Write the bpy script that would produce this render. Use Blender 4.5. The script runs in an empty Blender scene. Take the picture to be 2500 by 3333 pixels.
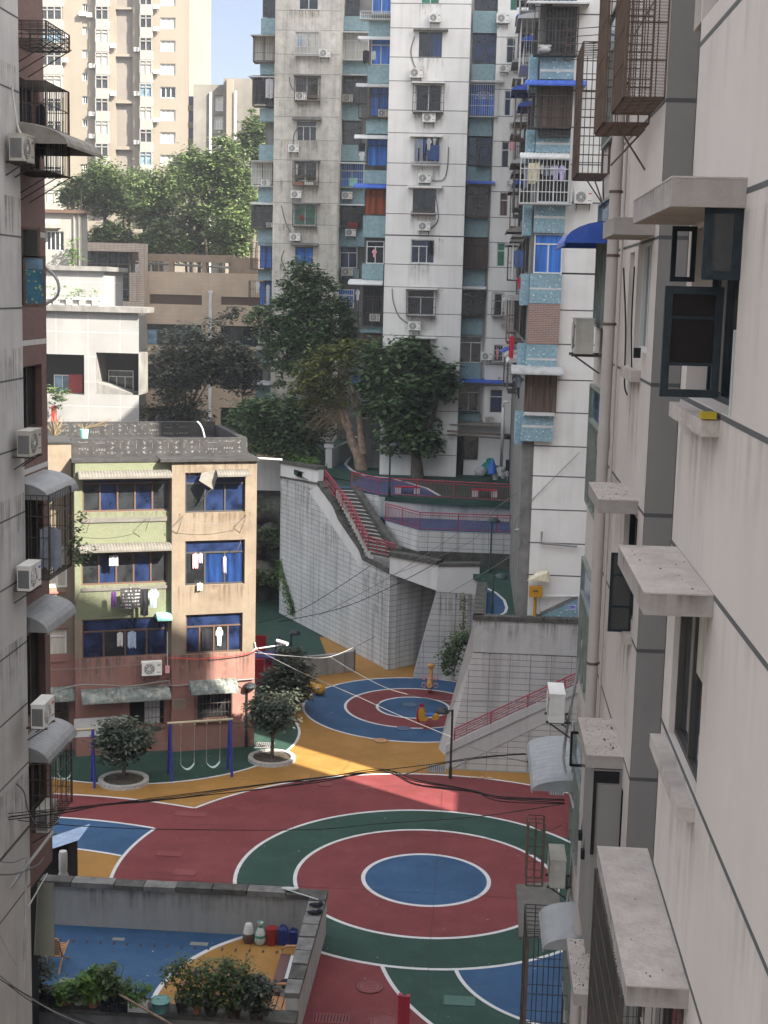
import bpy, math, random
from math import sin, cos, tan, atan, pi, radians, sqrt, floor
from mathutils import Vector, Matrix
random.seed(7)
SC = bpy.context.scene
COL = SC.collection
# ------------------------------------------------------------------ camera
FPX, PITCH, ROLL, YAW, CH = 4600.0, radians(8.85), radians(1.45), radians(3.7), 20.0
CF = Vector((-sin(YAW)*cos(PITCH), cos(YAW)*cos(PITCH), -sin(PITCH)))
_R0 = Vector((cos(YAW), sin(YAW), 0)); _U0 = _R0.cross(CF)
CR = cos(ROLL)*_R0 + sin(ROLL)*_U0
CU = cos(ROLL)*_U0 - sin(ROLL)*_R0
CP = Vector((0, 0, CH))
cd = bpy.data.cameras.new('camera'); cam = bpy.data.objects.new('camera', cd); COL.objects.link(cam)
M3 = Matrix((CR, CU, -CF)).transposed()
cam.matrix_world = Matrix.Translation(CP) @ M3.to_4x4()
cd.sensor_fit = 'VERTICAL'; cd.sensor_height = 36; cd.lens = FPX/3333*36
cd.clip_start = 0.1; cd.clip_end = 3000
SC.camera = cam
# ------------------------------------------------------------------ sky and sun
SUN_AZ, SUN_EL = radians(125), radians(38)
sv = Vector((sin(SUN_AZ)*cos(SUN_EL), cos(SUN_AZ)*cos(SUN_EL), sin(SUN_EL)))
w = bpy.data.worlds.new('World'); SC.world = w; w.use_nodes = True
nt = w.node_tree; bg = nt.nodes['Background']
sky = nt.nodes.new('ShaderNodeTexSky'); sky.sky_type = 'NISHITA'; sky.sun_disc = False
sky.sun_elevation = SUN_EL; sky.sun_rotation = SUN_AZ
sky.air_density = 1.3; sky.dust_density = 1.2; sky.ozone_density = 2.0; sky.altitude = 200
hs = nt.nodes.new('ShaderNodeHueSaturation'); hs.inputs['Saturation'].default_value = .5; nt.links.new(sky.outputs[0], hs.inputs['Color'])
tcw = nt.nodes.new('ShaderNodeTexCoord'); sep = nt.nodes.new('ShaderNodeSeparateXYZ'); nt.links.new(tcw.outputs['Generated'], sep.inputs[0])
rw = nt.nodes.new('ShaderNodeValToRGB'); nt.links.new(sep.outputs['Z'], rw.inputs[0])
rw.color_ramp.elements[0].position = .20; rw.color_ramp.elements[0].color = (.115,.132,.17,1)      # hazy low sky
rw.color_ramp.elements[1].position = .55; rw.color_ramp.elements[1].color = (1,.90,.79,1)
mw = nt.nodes.new('ShaderNodeMix'); mw.data_type = 'RGBA'; mw.blend_type = 'MULTIPLY'; mw.inputs[0].default_value = 1
nt.links.new(hs.outputs[0], mw.inputs[6]); nt.links.new(rw.outputs[0], mw.inputs[7])
nt.links.new(mw.outputs[2], bg.inputs[0]); bg.inputs[1].default_value = 0.11
sl = bpy.data.lights.new('sun', 'SUN'); sl.energy = 2.8; sl.angle = radians(0.55); sl.color = (1, .93, .82)
so = bpy.data.objects.new('sun', sl); COL.objects.link(so)
so.rotation_euler = sv.to_track_quat('Z', 'Y').to_euler(); so.location = (20, -10, 90)
SC.view_settings.view_transform = 'Standard'; SC.view_settings.look = 'None'
SC.view_settings.gamma = 1; SC.view_settings.exposure = 3.0
SC.cycles.max_bounces = 6; SC.cycles.diffuse_bounces = 4
# ------------------------------------------------------------------ pixel -> point on a real plane
def ray(x, y): return CR*(x-1250) - CU*(y-1666.5) + CF*FPX
def PZ(x, y, z=0):
    d = ray(x, y); return CP + d*((z-CH)/d.z)
def PX(x, y, X):
    d = ray(x, y); return CP + d*(X/d.x)
def PY(x, y, Y):
    d = ray(x, y); return CP + d*(Y/d.y)
CROP = dict(A=(0,0),B=(750,0),C=(1500,0),D=(0,700),E=(750,700),F=(1500,700),G=(0,1400),H=(750,1400),
            I=(1500,1400),J=(0,2000),K=(750,2000),L=(1500,2000),M=(0,2533),N=(750,2533),O=(1500,2533))
def c(k, x, y):
    if k == 'S': return 1600+x/4.1475, y/4.1475
    if k == 'p': return x, y
    o = CROP[k]; return o[0]+x/1.659, o[1]+y/1.659
# ------------------------------------------------------------------ materials
MATS = {}
def N(nt, t, **kw):
    n = nt.nodes.new(t)
    for k, v in kw.items(): setattr(n, k, v)
    return n
def newmat(name):
    m = bpy.data.materials.new(name); m.use_nodes = True
    b = m.node_tree.nodes['Principled BSDF']; MATS[name] = m
    return m, m.node_tree, b
def rgb(c): return (c[0], c[1], c[2], 1)
def ramp(nt, src, a, b, ca=(0,0,0,1), cb=(1,1,1,1)):
    r = N(nt, 'ShaderNodeValToRGB'); r.color_ramp.elements[0].position = a; r.color_ramp.elements[1].position = b
    r.color_ramp.elements[0].color = ca; r.color_ramp.elements[1].color = cb
    nt.links.new(src, r.inputs[0]); return r
def mixc(nt, fac, a, b, mode='MIX'):
    m = N(nt, 'ShaderNodeMix', data_type='RGBA', blend_type=mode)
    for v, i in ((fac, 0), (a, 6), (b, 7)):
        if hasattr(v, 'links') or hasattr(v, 'is_linked'): nt.links.new(v, m.inputs[i])
        elif i == 0: m.inputs[0].default_value = v
        else: m.inputs[i].default_value = rgb(v)
    return m.outputs[2]
def mat(name, col, rough=.8, metal=0, var=.12, vs=1.2, streak=0, scol=(.12,.11,.10), bump=.15, bs=25, spec=.3,
        island=0, icol=None, spots=0, spcol=(.05,.05,.045), sps=.8, streakw=3.0, coord='Object', transl=0):
    if name in MATS: return MATS[name]
    m, nt, b = newmat(name); L = nt.links.new
    tc = N(nt, 'ShaderNodeTexCoord'); co = tc.outputs[coord]
    n1 = N(nt, 'ShaderNodeTexNoise'); n1.inputs['Scale'].default_value = vs; n1.inputs['Detail'].default_value = 8
    n1.inputs['Roughness'].default_value = .65
    L(co, n1.inputs['Vector'])
    lo = tuple(v*(1-var) for v in col); hi = tuple(min(1, v*(1+var)) for v in col)
    r = ramp(nt, n1.outputs[0], .32, .68)
    cc = mixc(nt, r.outputs[0], lo, hi)
    if spots:
        n3 = N(nt, 'ShaderNodeTexNoise'); n3.inputs['Scale'].default_value = sps; n3.inputs['Detail'].default_value = 10
        n3.inputs['Roughness'].default_value = .75
        L(co, n3.inputs['Vector'])
        r3 = ramp(nt, n3.outputs[0], .5, .68, cb=(spots,)*3+(1,))
        cc = mixc(nt, r3.outputs[0], cc, spcol)
    if streak:
        mp = N(nt, 'ShaderNodeMapping'); mp.inputs['Scale'].default_value = (streakw, streakw, streakw*.07)
        L(co, mp.inputs[0])
        n2 = N(nt, 'ShaderNodeTexNoise'); n2.inputs['Scale'].default_value = 1; n2.inputs['Detail'].default_value = 7
        L(mp.outputs[0], n2.inputs['Vector'])
        r2 = ramp(nt, n2.outputs[0], .48, .78, cb=(streak,)*3+(1,))
        cc = mixc(nt, r2.outputs[0], cc, scol)
    if island:
        g = N(nt, 'ShaderNodeNewGeometry')
        ri = ramp(nt, g.outputs['Random Per Island'], .2, 1, cb=(island,)*3+(1,))
        cc = mixc(nt, ri.outputs[0], cc, icol or hi)
    L(cc, b.inputs['Base Color'])
    b.inputs['Roughness'].default_value = rough; b.inputs['Metallic'].default_value = metal
    b.inputs['Specular IOR Level'].default_value = spec
    if bump:
        nb = N(nt, 'ShaderNodeTexNoise'); nb.inputs['Scale'].default_value = bs; nb.inputs['Detail'].default_value = 4
        L(co, nb.inputs['Vector'])
        bm_ = N(nt, 'ShaderNodeBump'); bm_.inputs['Strength'].default_value = bump; bm_.inputs['Distance'].default_value = .02
        L(nb.outputs[0], bm_.inputs['Height']); L(bm_.outputs[0], b.inputs['Normal'])
    if transl:
        tb = N(nt, 'ShaderNodeBsdfTranslucent'); L(cc, tb.inputs[0])
        ms = N(nt, 'ShaderNodeMixShader'); ms.inputs[0].default_value = transl
        L(b.outputs[0], ms.inputs[1]); L(tb.outputs[0], ms.inputs[2])
        L(ms.outputs[0], nt.nodes['Material Output'].inputs[0])
    return m
def gridmat(name, col, line, bw, bh, ms=.012, offset=0, c2=None, var=.08, streak=.5, rough=.8, sm=.3, scol=(.14,.14,.13), bump=.3):
    if name in MATS: return MATS[name]
    m, nt, b = newmat(name); L = nt.links.new
    tc = N(nt, 'ShaderNodeTexCoord')
    br = N(nt, 'ShaderNodeTexBrick'); br.offset = offset; br.squash = 1
    br.inputs['Scale'].default_value = 1; br.inputs['Brick Width'].default_value = bw; br.inputs['Row Height'].default_value = bh
    br.inputs['Mortar Size'].default_value = ms; br.inputs['Mortar Smooth'].default_value = sm; br.inputs['Bias'].default_value = 0
    br.inputs['Color1'].default_value = rgb(col); br.inputs['Color2'].default_value = rgb(c2 or tuple(v*(1-var) for v in col))
    br.inputs['Mortar'].default_value = rgb(line); L(tc.outputs['UV'], br.inputs['Vector'])
    n1 = N(nt, 'ShaderNodeTexNoise'); n1.inputs['Scale'].default_value = .7; n1.inputs['Detail'].default_value = 8
    L(tc.outputs['Object'], n1.inputs['Vector'])
    r = ramp(nt, n1.outputs[0], .3, .7, (.86,.86,.86,1), (1.05,1.05,1.05,1))
    cc = mixc(nt, 1.0, br.outputs[0], r.outputs[0], 'MULTIPLY')
    if streak:
        mp = N(nt, 'ShaderNodeMapping'); mp.inputs['Scale'].default_value = (2.2, 2.2, .13); L(tc.outputs['Object'], mp.inputs[0])
        n2 = N(nt, 'ShaderNodeTexNoise'); n2.inputs['Scale'].default_value = 1; n2.inputs['Detail'].default_value = 7
        L(mp.outputs[0], n2.inputs['Vector'])
        r2 = ramp(nt, n2.outputs[0], .52, .8, cb=(streak,)*3+(1,)); cc = mixc(nt, r2.outputs[0], cc, scol)
    L(cc, b.inputs['Base Color']); b.inputs['Roughness'].default_value = rough
    bm_ = N(nt, 'ShaderNodeBump'); bm_.inputs['Strength'].default_value = bump; bm_.inputs['Distance'].default_value = .02; bm_.invert = True
    L(br.outputs['Fac'], bm_.inputs['Height']); L(bm_.outputs[0], b.inputs['Normal'])
    return m
def dotmat(name, col, dot, scale=5, size=.25):
    if name in MATS: return MATS[name]
    m, nt, b = newmat(name); L = nt.links.new
    tc = N(nt, 'ShaderNodeTexCoord')
    v = N(nt, 'ShaderNodeTexVoronoi'); v.inputs['Scale'].default_value = scale; L(tc.outputs['UV'], v.inputs['Vector'])
    r = ramp(nt, v.outputs['Distance'], size*.6, size, (1,1,1,1), (0,0,0,1))
    n1 = N(nt, 'ShaderNodeTexNoise'); n1.inputs['Scale'].default_value = 9; n1.inputs['Detail'].default_value = 6
    L(tc.outputs['Object'], n1.inputs['Vector'])
    rr = ramp(nt, n1.outputs[0], .35, .65); base = mixc(nt, rr.outputs[0], tuple(x*.78 for x in col), tuple(x*1.15 for x in col))
    n2 = N(nt, 'ShaderNodeTexNoise'); n2.inputs['Scale'].default_value = .9; n2.inputs['Detail'].default_value = 6
    L(tc.outputs['Object'], n2.inputs['Vector'])
    r2 = ramp(nt, n2.outputs[0], .45, .75, cb=(.5,.5,.5,1)); base = mixc(nt, r2.outputs[0], base, tuple(x*.62 for x in col))
    cc = mixc(nt, r.outputs[0], base, dot)
    L(cc, b.inputs['Base Color']); b.inputs['Roughness'].default_value = .5
    return m
def glassmat(name, col, rough=.12, spec=.6, var=.4, fold=0):
    if name in MATS: return MATS[name]
    m, nt, b = newmat(name); L = nt.links.new
    tc = N(nt, 'ShaderNodeTexCoord'); n1 = N(nt, 'ShaderNodeTexNoise'); n1.inputs['Scale'].default_value = 1.6; n1.inputs['Detail'].default_value = 5
    if fold:
        mp = N(nt, 'ShaderNodeMapping'); mp.inputs['Scale'].default_value = (fold, fold, .3); L(tc.outputs['Object'], mp.inputs[0]); L(mp.outputs[0], n1.inputs['Vector'])
    else: L(tc.outputs['Object'], n1.inputs['Vector'])
    r = ramp(nt, n1.outputs[0], .38, .62); cc = mixc(nt, r.outputs[0], tuple(v*(1-var) for v in col), tuple(v*(1+var) for v in col))
    L(cc, b.inputs['Base Color']); b.inputs['Roughness'].default_value = rough; b.inputs['Specular IOR Level'].default_value = spec
    return m
def stainmat(name, col, dens, fine=9.0):
    m, nt, b = newmat(name); L = nt.links.new; b.inputs['Base Color'].default_value = rgb(col); b.inputs['Roughness'].default_value = .95
    tc = N(nt, 'ShaderNodeTexCoord'); sp = N(nt, 'ShaderNodeSeparateXYZ'); L(tc.outputs['Generated'], sp.inputs[0])
    mp = N(nt, 'ShaderNodeMapping'); mp.inputs['Scale'].default_value = (fine, fine, fine*.05); L(tc.outputs['Object'], mp.inputs[0])
    n = N(nt, 'ShaderNodeTexNoise'); n.inputs['Scale'].default_value = 1; n.inputs['Detail'].default_value = 6; L(mp.outputs[0], n.inputs['Vector'])
    r = ramp(nt, n.outputs[0], .42, .72); pw = N(nt, 'ShaderNodeMath', operation='POWER'); L(sp.outputs['Z'], pw.inputs[0]); pw.inputs[1].default_value = 1.4
    n2 = N(nt, 'ShaderNodeTexNoise'); n2.inputs['Scale'].default_value = 2.2; L(tc.outputs['Object'], n2.inputs['Vector']); r2 = ramp(nt, n2.outputs[0], .3, .6)
    m1 = N(nt, 'ShaderNodeMath', operation='MULTIPLY'); L(r.outputs[0], m1.inputs[0]); L(pw.outputs[0], m1.inputs[1])
    m3 = N(nt, 'ShaderNodeMath', operation='MULTIPLY'); L(m1.outputs[0], m3.inputs[0]); L(r2.outputs[0], m3.inputs[1])
    m2 = N(nt, 'ShaderNodeMath', operation='MULTIPLY'); L(m3.outputs[0], m2.inputs[0]); m2.inputs[1].default_value = dens
    L(m2.outputs[0], b.inputs['Alpha']); return m
# ------------------------------------------------------------------ mesh builder
ROOTLOC = {}
class MB:
    def __init__(s): s.v = []; s.f = []; s.m = []; s.sm = []
    def add(s, vs, fs, m=0, smooth=False):
        o = len(s.v); s.v += [Vector(v) for v in vs]
        for f in fs: s.f.append(tuple(i+o for i in f)); s.m.append(m); s.sm.append(smooth)
        return s
    def hexa(s, p, m=0):   # p: 4 bottom ccw, 4 top ccw
        return s.add(p, [(3,2,1,0), (4,5,6,7), (0,1,5,4), (1,2,6,5), (2,3,7,6), (3,0,4,7)], m)
    def box(s, x0, x1, y0, y1, z0, z1, m=0):
        return s.hexa([(x0,y0,z0),(x1,y0,z0),(x1,y1,z0),(x0,y1,z0),(x0,y0,z1),(x1,y0,z1),(x1,y1,z1),(x0,y1,z1)], m)
    def fb(s, F, s0, s1, d0, d1, z0, z1, m=0):
        P = F.pt
        return s.hexa([P(s0,d1,z0),P(s1,d1,z0),P(s1,d0,z0),P(s0,d0,z0),P(s0,d1,z1),P(s1,d1,z1),P(s1,d0,z1),P(s0,d0,z1)], m)
    def quad(s, a, b, c_, d, m=0): return s.add([a,b,c_,d], [(0,1,2,3)], m)
    def slab(s, pts, dz, m=0, mt=None, z=None):   # polygon extruded down by dz
        n = len(pts); top = [Vector(p) for p in pts]; bot = [Vector((p[0],p[1],p[2]-dz)) for p in top]
        s.add(top, [tuple(range(n))], m if mt is None else mt)
        s.add(bot, [tuple(range(n-1,-1,-1))], m)
        s.add(top+bot, [(i, i+n, (i+1)%n+n, (i+1)%n) for i in range(n)], m); return s
    def prism(s, bot, top, m=0):
        n = len(bot)
        s.add(bot, [tuple(range(n-1,-1,-1))], m); s.add(top, [tuple(range(n))], m)
        s.add(list(bot)+list(top), [(i,(i+1)%n,(i+1)%n+n,i+n) for i in range(n)], m); return s
    def tube(s, pts, r, n=6, m=0, cap=True, smooth=True):
        pts = [Vector(p) for p in pts]; k = len(pts); rs = r if isinstance(r, (list,tuple)) else [r]*k
        vs = []
        for i, p in enumerate(pts):
            d = (pts[min(i+1,k-1)]-pts[max(i-1,0)])
            d = d.normalized() if d.length > 1e-9 else Vector((0,0,1))
            a = d.cross(Vector((0,0,1))) if abs(d.z) < .95 else d.cross(Vector((1,0,0)))
            a.normalize(); b = d.cross(a)
            for j in range(n):
                t = 2*pi*j/n; vs.append(p + a*(rs[i]*cos(t)) + b*(rs[i]*sin(t)))
        fs = [(i*n+j, i*n+(j+1)%n, (i+1)*n+(j+1)%n, (i+1)*n+j) for i in range(k-1) for j in range(n)]
        s.add(vs, fs, m, smooth)
        if cap: s.add(vs[:n], [tuple(range(n-1,-1,-1))], m); s.add(vs[-n:], [tuple(range(n))], m)
        return s
    def bar(s, a, b, w=.02, m=0): return s.tube([a,b], w*.62, 4, m, smooth=False)
    def cyl(s, cx, cy, z0, z1, r0, r1=None, n=16, m=0, smooth=True):
        r1 = r0 if r1 is None else r1
        return s.tube([(cx,cy,z0),(cx,cy,z1)], [r0,r1], n, m, True, smooth)
    def lathe(s, cx, cy, prof, n=14, m=0):
        vs = [(cx+r*cos(2*pi*j/n), cy+r*sin(2*pi*j/n), z) for r, z in prof for j in range(n)]
        k = len(prof)
        s.add(vs, [(i*n+j, i*n+(j+1)%n, (i+1)*n+(j+1)%n, (i+1)*n+j) for i in range(k-1) for j in range(n)], m, True)
        s.add(vs[-n:], [tuple(range(n))], m); return s
    def ball(s, c_, rx, ry, rz, n=10, k=7, m=0):
        prof = [(sin(pi*i/k), -cos(pi*i/k)) for i in range(k+1)]
        vs = [(c_[0]+rx*a*cos(2*pi*j/n), c_[1]+ry*a*sin(2*pi*j/n), c_[2]+rz*b) for a, b in prof for j in range(n)]
        return s.add(vs, [(i*n+j, i*n+(j+1)%n, (i+1)*n+(j+1)%n, (i+1)*n+j) for i in range(k) for j in range(n)], m, True)
    def build(s, name, mats, parent=None, label=None, cat=None, group=None, kind=None):
        if not isinstance(mats, (list,tuple)): mats = [mats]
        mats = [MATS[x] if isinstance(x, str) else x for x in mats]
        off = Vector((0,0,0))
        if parent is not None: off = ROOTLOC.get(parent.name, Vector((0,0,0)))
        elif s.v and kind != 'structure':
            xs = [v.x for v in s.v]; ys = [v.y for v in s.v]; off = Vector(((min(xs)+max(xs))/2, (min(ys)+max(ys))/2, min(v.z for v in s.v)))
        me = bpy.data.meshes.new(name); me.from_pydata([v-off for v in s.v], [], s.f)
        for mm in mats: me.materials.append(mm)
        me.polygons.foreach_set('material_index', s.m); me.polygons.foreach_set('use_smooth', s.sm)
        uv = me.uv_layers.new(name='UVMap').data
        for p in me.polygons:
            nn = p.normal
            if abs(nn.z) > .8: T = Vector((1,0,0)); W = Vector((0,1,0))
            else:
                T = Vector((-nn.y, nn.x, 0)); T.normalize(); W = Vector((0,0,1))
                if abs(T.x) > abs(T.y):
                    if T.x < 0: T = -T
                elif T.y < 0: T = -T
            for li in p.loop_indices:
                co = me.vertices[me.loops[li].vertex_index].co+off
                uv[li].uv = (co.dot(T), co.dot(W))
        me.update()
        o = bpy.data.objects.new(name, me); COL.objects.link(o)
        if parent is not None: o.parent = parent; ROOTLOC[o.name] = off
        else: o.location = off; ROOTLOC[o.name] = off
        return tag(o, label, cat, group, kind)
def tag(o, label=None, cat=None, group=None, kind=None):
    if label: o['label'] = label
    if cat: o['category'] = cat
    if group: o['group'] = group
    if kind: o['kind'] = kind
    return o
def thing(name, label, cat, loc=(0,0,0), group=None):
    o = bpy.data.objects.new(name, None); COL.objects.link(o); o.location = loc
    o.empty_display_size = .3
    ROOTLOC[o.name] = Vector(loc); return tag(o, label, cat, group)
def copy_tree(o, loc, rz=0, label=None, group=None, scale=None):
    r = o.copy(); COL.objects.link(r); r.location = loc; r.rotation_euler = (0,0,rz)
    if scale: r.scale = (scale,)*3 if not isinstance(scale, tuple) else scale
    if label: r['label'] = label
    if group: r['group'] = group
    for ch in list(o.children):
        k = ch.copy(); COL.objects.link(k); k.parent = r
        for g in list(ch.children):
            d = g.copy(); COL.objects.link(d); d.parent = k
    return r
class Frame:   # a facade: origin, direction along it, outward normal
    def __init__(s, O, u, n=None):
        s.O = Vector((O[0],O[1],0)); s.u = Vector((u[0],u[1],0)).normalized()
        s.n = Vector((s.u.y,-s.u.x,0)) if n is None else Vector((n[0],n[1],0)).normalized()
    def pt(s, a, d, z): return s.O + s.u*a + s.n*d + Vector((0,0,z))
    def px(s, x, y, d=0):
        r = ray(x, y); o = s.O + s.n*d; t = (o-CP).dot(s.n)/r.dot(s.n); P = CP + r*t
        return (P-s.O).dot(s.u), P.z
    def rect(s, k, x0, y0, x1, y1, d=0):
        a = s.px(*c(k,x0,(y0+y1)/2), d)[0]; b = s.px(*c(k,x1,(y0+y1)/2), d)[0]
        t = s.px(*c(k,(x0+x1)/2,y0), d)[1]; q = s.px(*c(k,(x0+x1)/2,y1), d)[1]
        return (min(a,b), max(a,b), min(t,q), max(t,q))
def wall_holes(mb, F, s0, s1, z0, z1, holes, d=0, depth=.2, m=0, mr=None, back=None):
    mr = m if mr is None else mr
    S = sorted({s0,s1,*[min(max(h[0],s0),s1) for h in holes],*[min(max(h[1],s0),s1) for h in holes]})
    Z = sorted({z0,z1,*[min(max(h[2],z0),z1) for h in holes],*[min(max(h[3],z0),z1) for h in holes]})
    P = F.pt
    for i in range(len(S)-1):
        j = 0
        while j < len(Z)-1:
            a, b = (S[i]+S[i+1])/2, (Z[j]+Z[j+1])/2
            if any(h[0] < a < h[1] and h[2] < b < h[3] for h in holes): j += 1; continue
            k = j
            while k+1 < len(Z)-1 and not any(h[0] < a < h[1] and h[2] < (Z[k+1]+Z[k+2])/2 < h[3] for h in holes): k += 1
            mb.quad(P(S[i],d,Z[j]), P(S[i+1],d,Z[j]), P(S[i+1],d,Z[k+1]), P(S[i],d,Z[k+1]), m); j = k+1
    for a, b, q, t in holes:
        e = d-depth
        mb.quad(P(a,d,q), P(a,e,q), P(a,e,t), P(a,d,t), mr); mb.quad(P(b,e,q), P(b,d,q), P(b,d,t), P(b,e,t), mr)
        mb.quad(P(a,d,q), P(b,d,q), P(b,e,q), P(a,e,q), mr); mb.quad(P(a,e,t), P(b,e,t), P(b,d,t), P(a,d,t), mr)
        if back is not None: mb.quad(P(a,e,q), P(b,e,q), P(b,e,t), P(a,e,t), back)
# ------------------------------------------------------------------ shared materials
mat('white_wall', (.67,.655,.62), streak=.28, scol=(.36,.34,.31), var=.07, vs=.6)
stainmat('stain', (.16,.145,.125), .75); stainmat('stain_brown', (.13,.085,.05), .85); stainmat('stain_soft', (.26,.235,.21), .3, 5)
mat('groove', (.09,.09,.09), var=.05, bump=0)
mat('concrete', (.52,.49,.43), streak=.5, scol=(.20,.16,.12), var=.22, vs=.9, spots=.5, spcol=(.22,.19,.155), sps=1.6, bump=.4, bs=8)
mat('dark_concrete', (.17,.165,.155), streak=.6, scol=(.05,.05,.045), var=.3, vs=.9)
mat('dark', (.012,.012,.013), rough=.9, bump=0)
mat('dark_frame', (.045,.042,.04), rough=.5, bump=0)
mat('white_frame', (.55,.56,.55), rough=.5, bump=0, var=.08)
mat('brown_frame', (.09,.055,.04), rough=.6, bump=0)
mat('iron', (.055,.05,.047), rough=.6, var=.3, vs=6, bump=0, spots=.4, spcol=(.12,.06,.035), sps=5)
mat('rust_iron', (.13,.09,.07), rough=.75, var=.3, vs=6, bump=0, spots=.5, spcol=(.07,.04,.03), sps=6)
mat('white_iron', (.5,.5,.49), rough=.6, var=.1, bump=0)
mat('ac_white', (.68,.67,.63), rough=.5, var=.07, vs=3, streak=.3, scol=(.35,.33,.28), bump=0)
mat('ac_old', (.45,.43,.38), rough=.6, var=.12, vs=3, streak=.5, scol=(.2,.18,.15), bump=0)
mat('ac_grille', (.16,.16,.16), rough=.6, bump=0)
mat('ac_hub', (.6,.6,.6), bump=0)
mat('red_text', (.5,.05,.04), bump=0)
mat('blue_text', (.06,.15,.5), bump=0)
mat('green_text', (.03,.3,.12), bump=0)
mat('awn_grey', (.36,.36,.35), rough=.6, var=.2, vs=2, streak=.5, scol=(.18,.17,.16), bump=0)
mat('awn_old', (.22,.205,.175), rough=.85, var=.35, vs=3, spots=.5, spcol=(.08,.07,.055), sps=3)
mat('awn_blue', (.04,.10,.42), rough=.5, var=.15, vs=2, bump=0, spots=.12, spcol=(.3,.3,.3), sps=4)
mat('awn_white', (.50,.50,.485), rough=.5, var=.1, bump=0, streak=.3, scol=(.3,.3,.28))
mat('blue_tile', (.19,.285,.305), rough=.5, var=.22, vs=6, streak=.3, scol=(.09,.15,.17), spots=.2, spcol=(.3,.4,.42), sps=9)
dotmat('dot_tile', (.20,.32,.37), (.55,.66,.68), 5.5, .2)
gridmat('brick', (.30,.15,.11), (.30,.27,.24), .24, .075, .012, .5, c2=(.20,.12,.10), streak=.2, sm=.1)
glassmat('g_dark', (.018,.02,.022))
glassmat('g_blue', (.011,.019,.052), var=.5)
glassmat('g_bright_blue', (.011,.03,.10), var=.45, fold=3)
glassmat('g_green', (.02,.13,.07))
glassmat('g_cream', (.42,.40,.34), rough=.3, var=.2, fold=5)
glassmat('g_sky', (.12,.2,.27), rough=.08)
glassmat('curtain_blue', (.04,.14,.45), rough=.5, var=.35, fold=7, spec=.2)
glassmat('curtain_orange', (.22,.05,.02), rough=.5, var=.5, fold=6, spec=.2)
glassmat('curtain_brown', (.10,.07,.055), rough=.5, var=.35, fold=7, spec=.2)
for k, cl in dict(cloth_white=(.42,.415,.41), cloth_blue=(.05,.08,.18), cloth_black=(.015,.015,.02), cloth_red=(.35,.02,.04), cloth_pink=(.6,.3,.33),
                  cloth_lilac=(.42,.38,.58), cloth_cream=(.58,.53,.38), cloth_grey=(.2,.22,.26), cloth_sky=(.26,.33,.42), cloth_purple=(.12,.05,.18),
                  cloth_teal=(.03,.25,.25)).items(): mat(k, cl, rough=.9, var=.2, vs=6, bump=.3, bs=14)
# ------------------------------------------------------------------ shared builders
def window(parent, F, r, d=-.12, frame='white_frame', glass='g_dark', nx=2, tz=None, fw=.05, name='window', panes=None, gl=None):
    a, b, q, t = r; P = MB(); e = d
    P.fb(F, a, a+fw, e-.03, e+.03, q, t); P.fb(F, b-fw, b, e-.03, e+.03, q, t)
    P.fb(F, a+fw, b-fw, e-.03, e+.03, q, q+fw); P.fb(F, a+fw, b-fw, e-.03, e+.03, t-fw, t)
    zt = t-fw
    if tz:
        zt = q+(t-q)*tz; P.fb(F, a+fw, b-fw, e-.03, e+.03, zt-fw/2, zt+fw/2)
        zt -= fw/2
    for i in range(1, nx):
        x = a+(b-a)*i/nx; P.fb(F, x-fw/2, x+fw/2, e-.028, e+.032, q+fw, zt)
    o = P.build(name, frame, parent)
    gs = gl or [glass]*nx
    used = sorted(set(gs)); G = MB()
    for i in range(nx):
        x0 = a+(b-a)*i/nx; x1 = a+(b-a)*(i+1)/nx
        p = F.pt; ee = e-.012*(i % 2)-.005
        G.quad(p(x0,ee,q+.01), p(x1,ee,q+.01), p(x1,ee,zt), p(x0,ee,zt), used.index(gs[i]))
    if tz:
        p = F.pt; used.append(glass); G.quad(p(a,e-.01,zt), p(b,e-.01,zt), p(b,e-.01,t-.01), p(a,e-.01,t-.01), len(used)-1)
    G.build('pane', used, o); return o
def stain(parent, F, s0, s1, zt, L_, d=.006, m='stain'):
    M = MB(); M.quad(F.pt(s0,d,zt-L_), F.pt(s1,d,zt-L_), F.pt(s1,d,zt), F.pt(s0,d,zt)); return M.build('rain_stain', m, parent)
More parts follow.
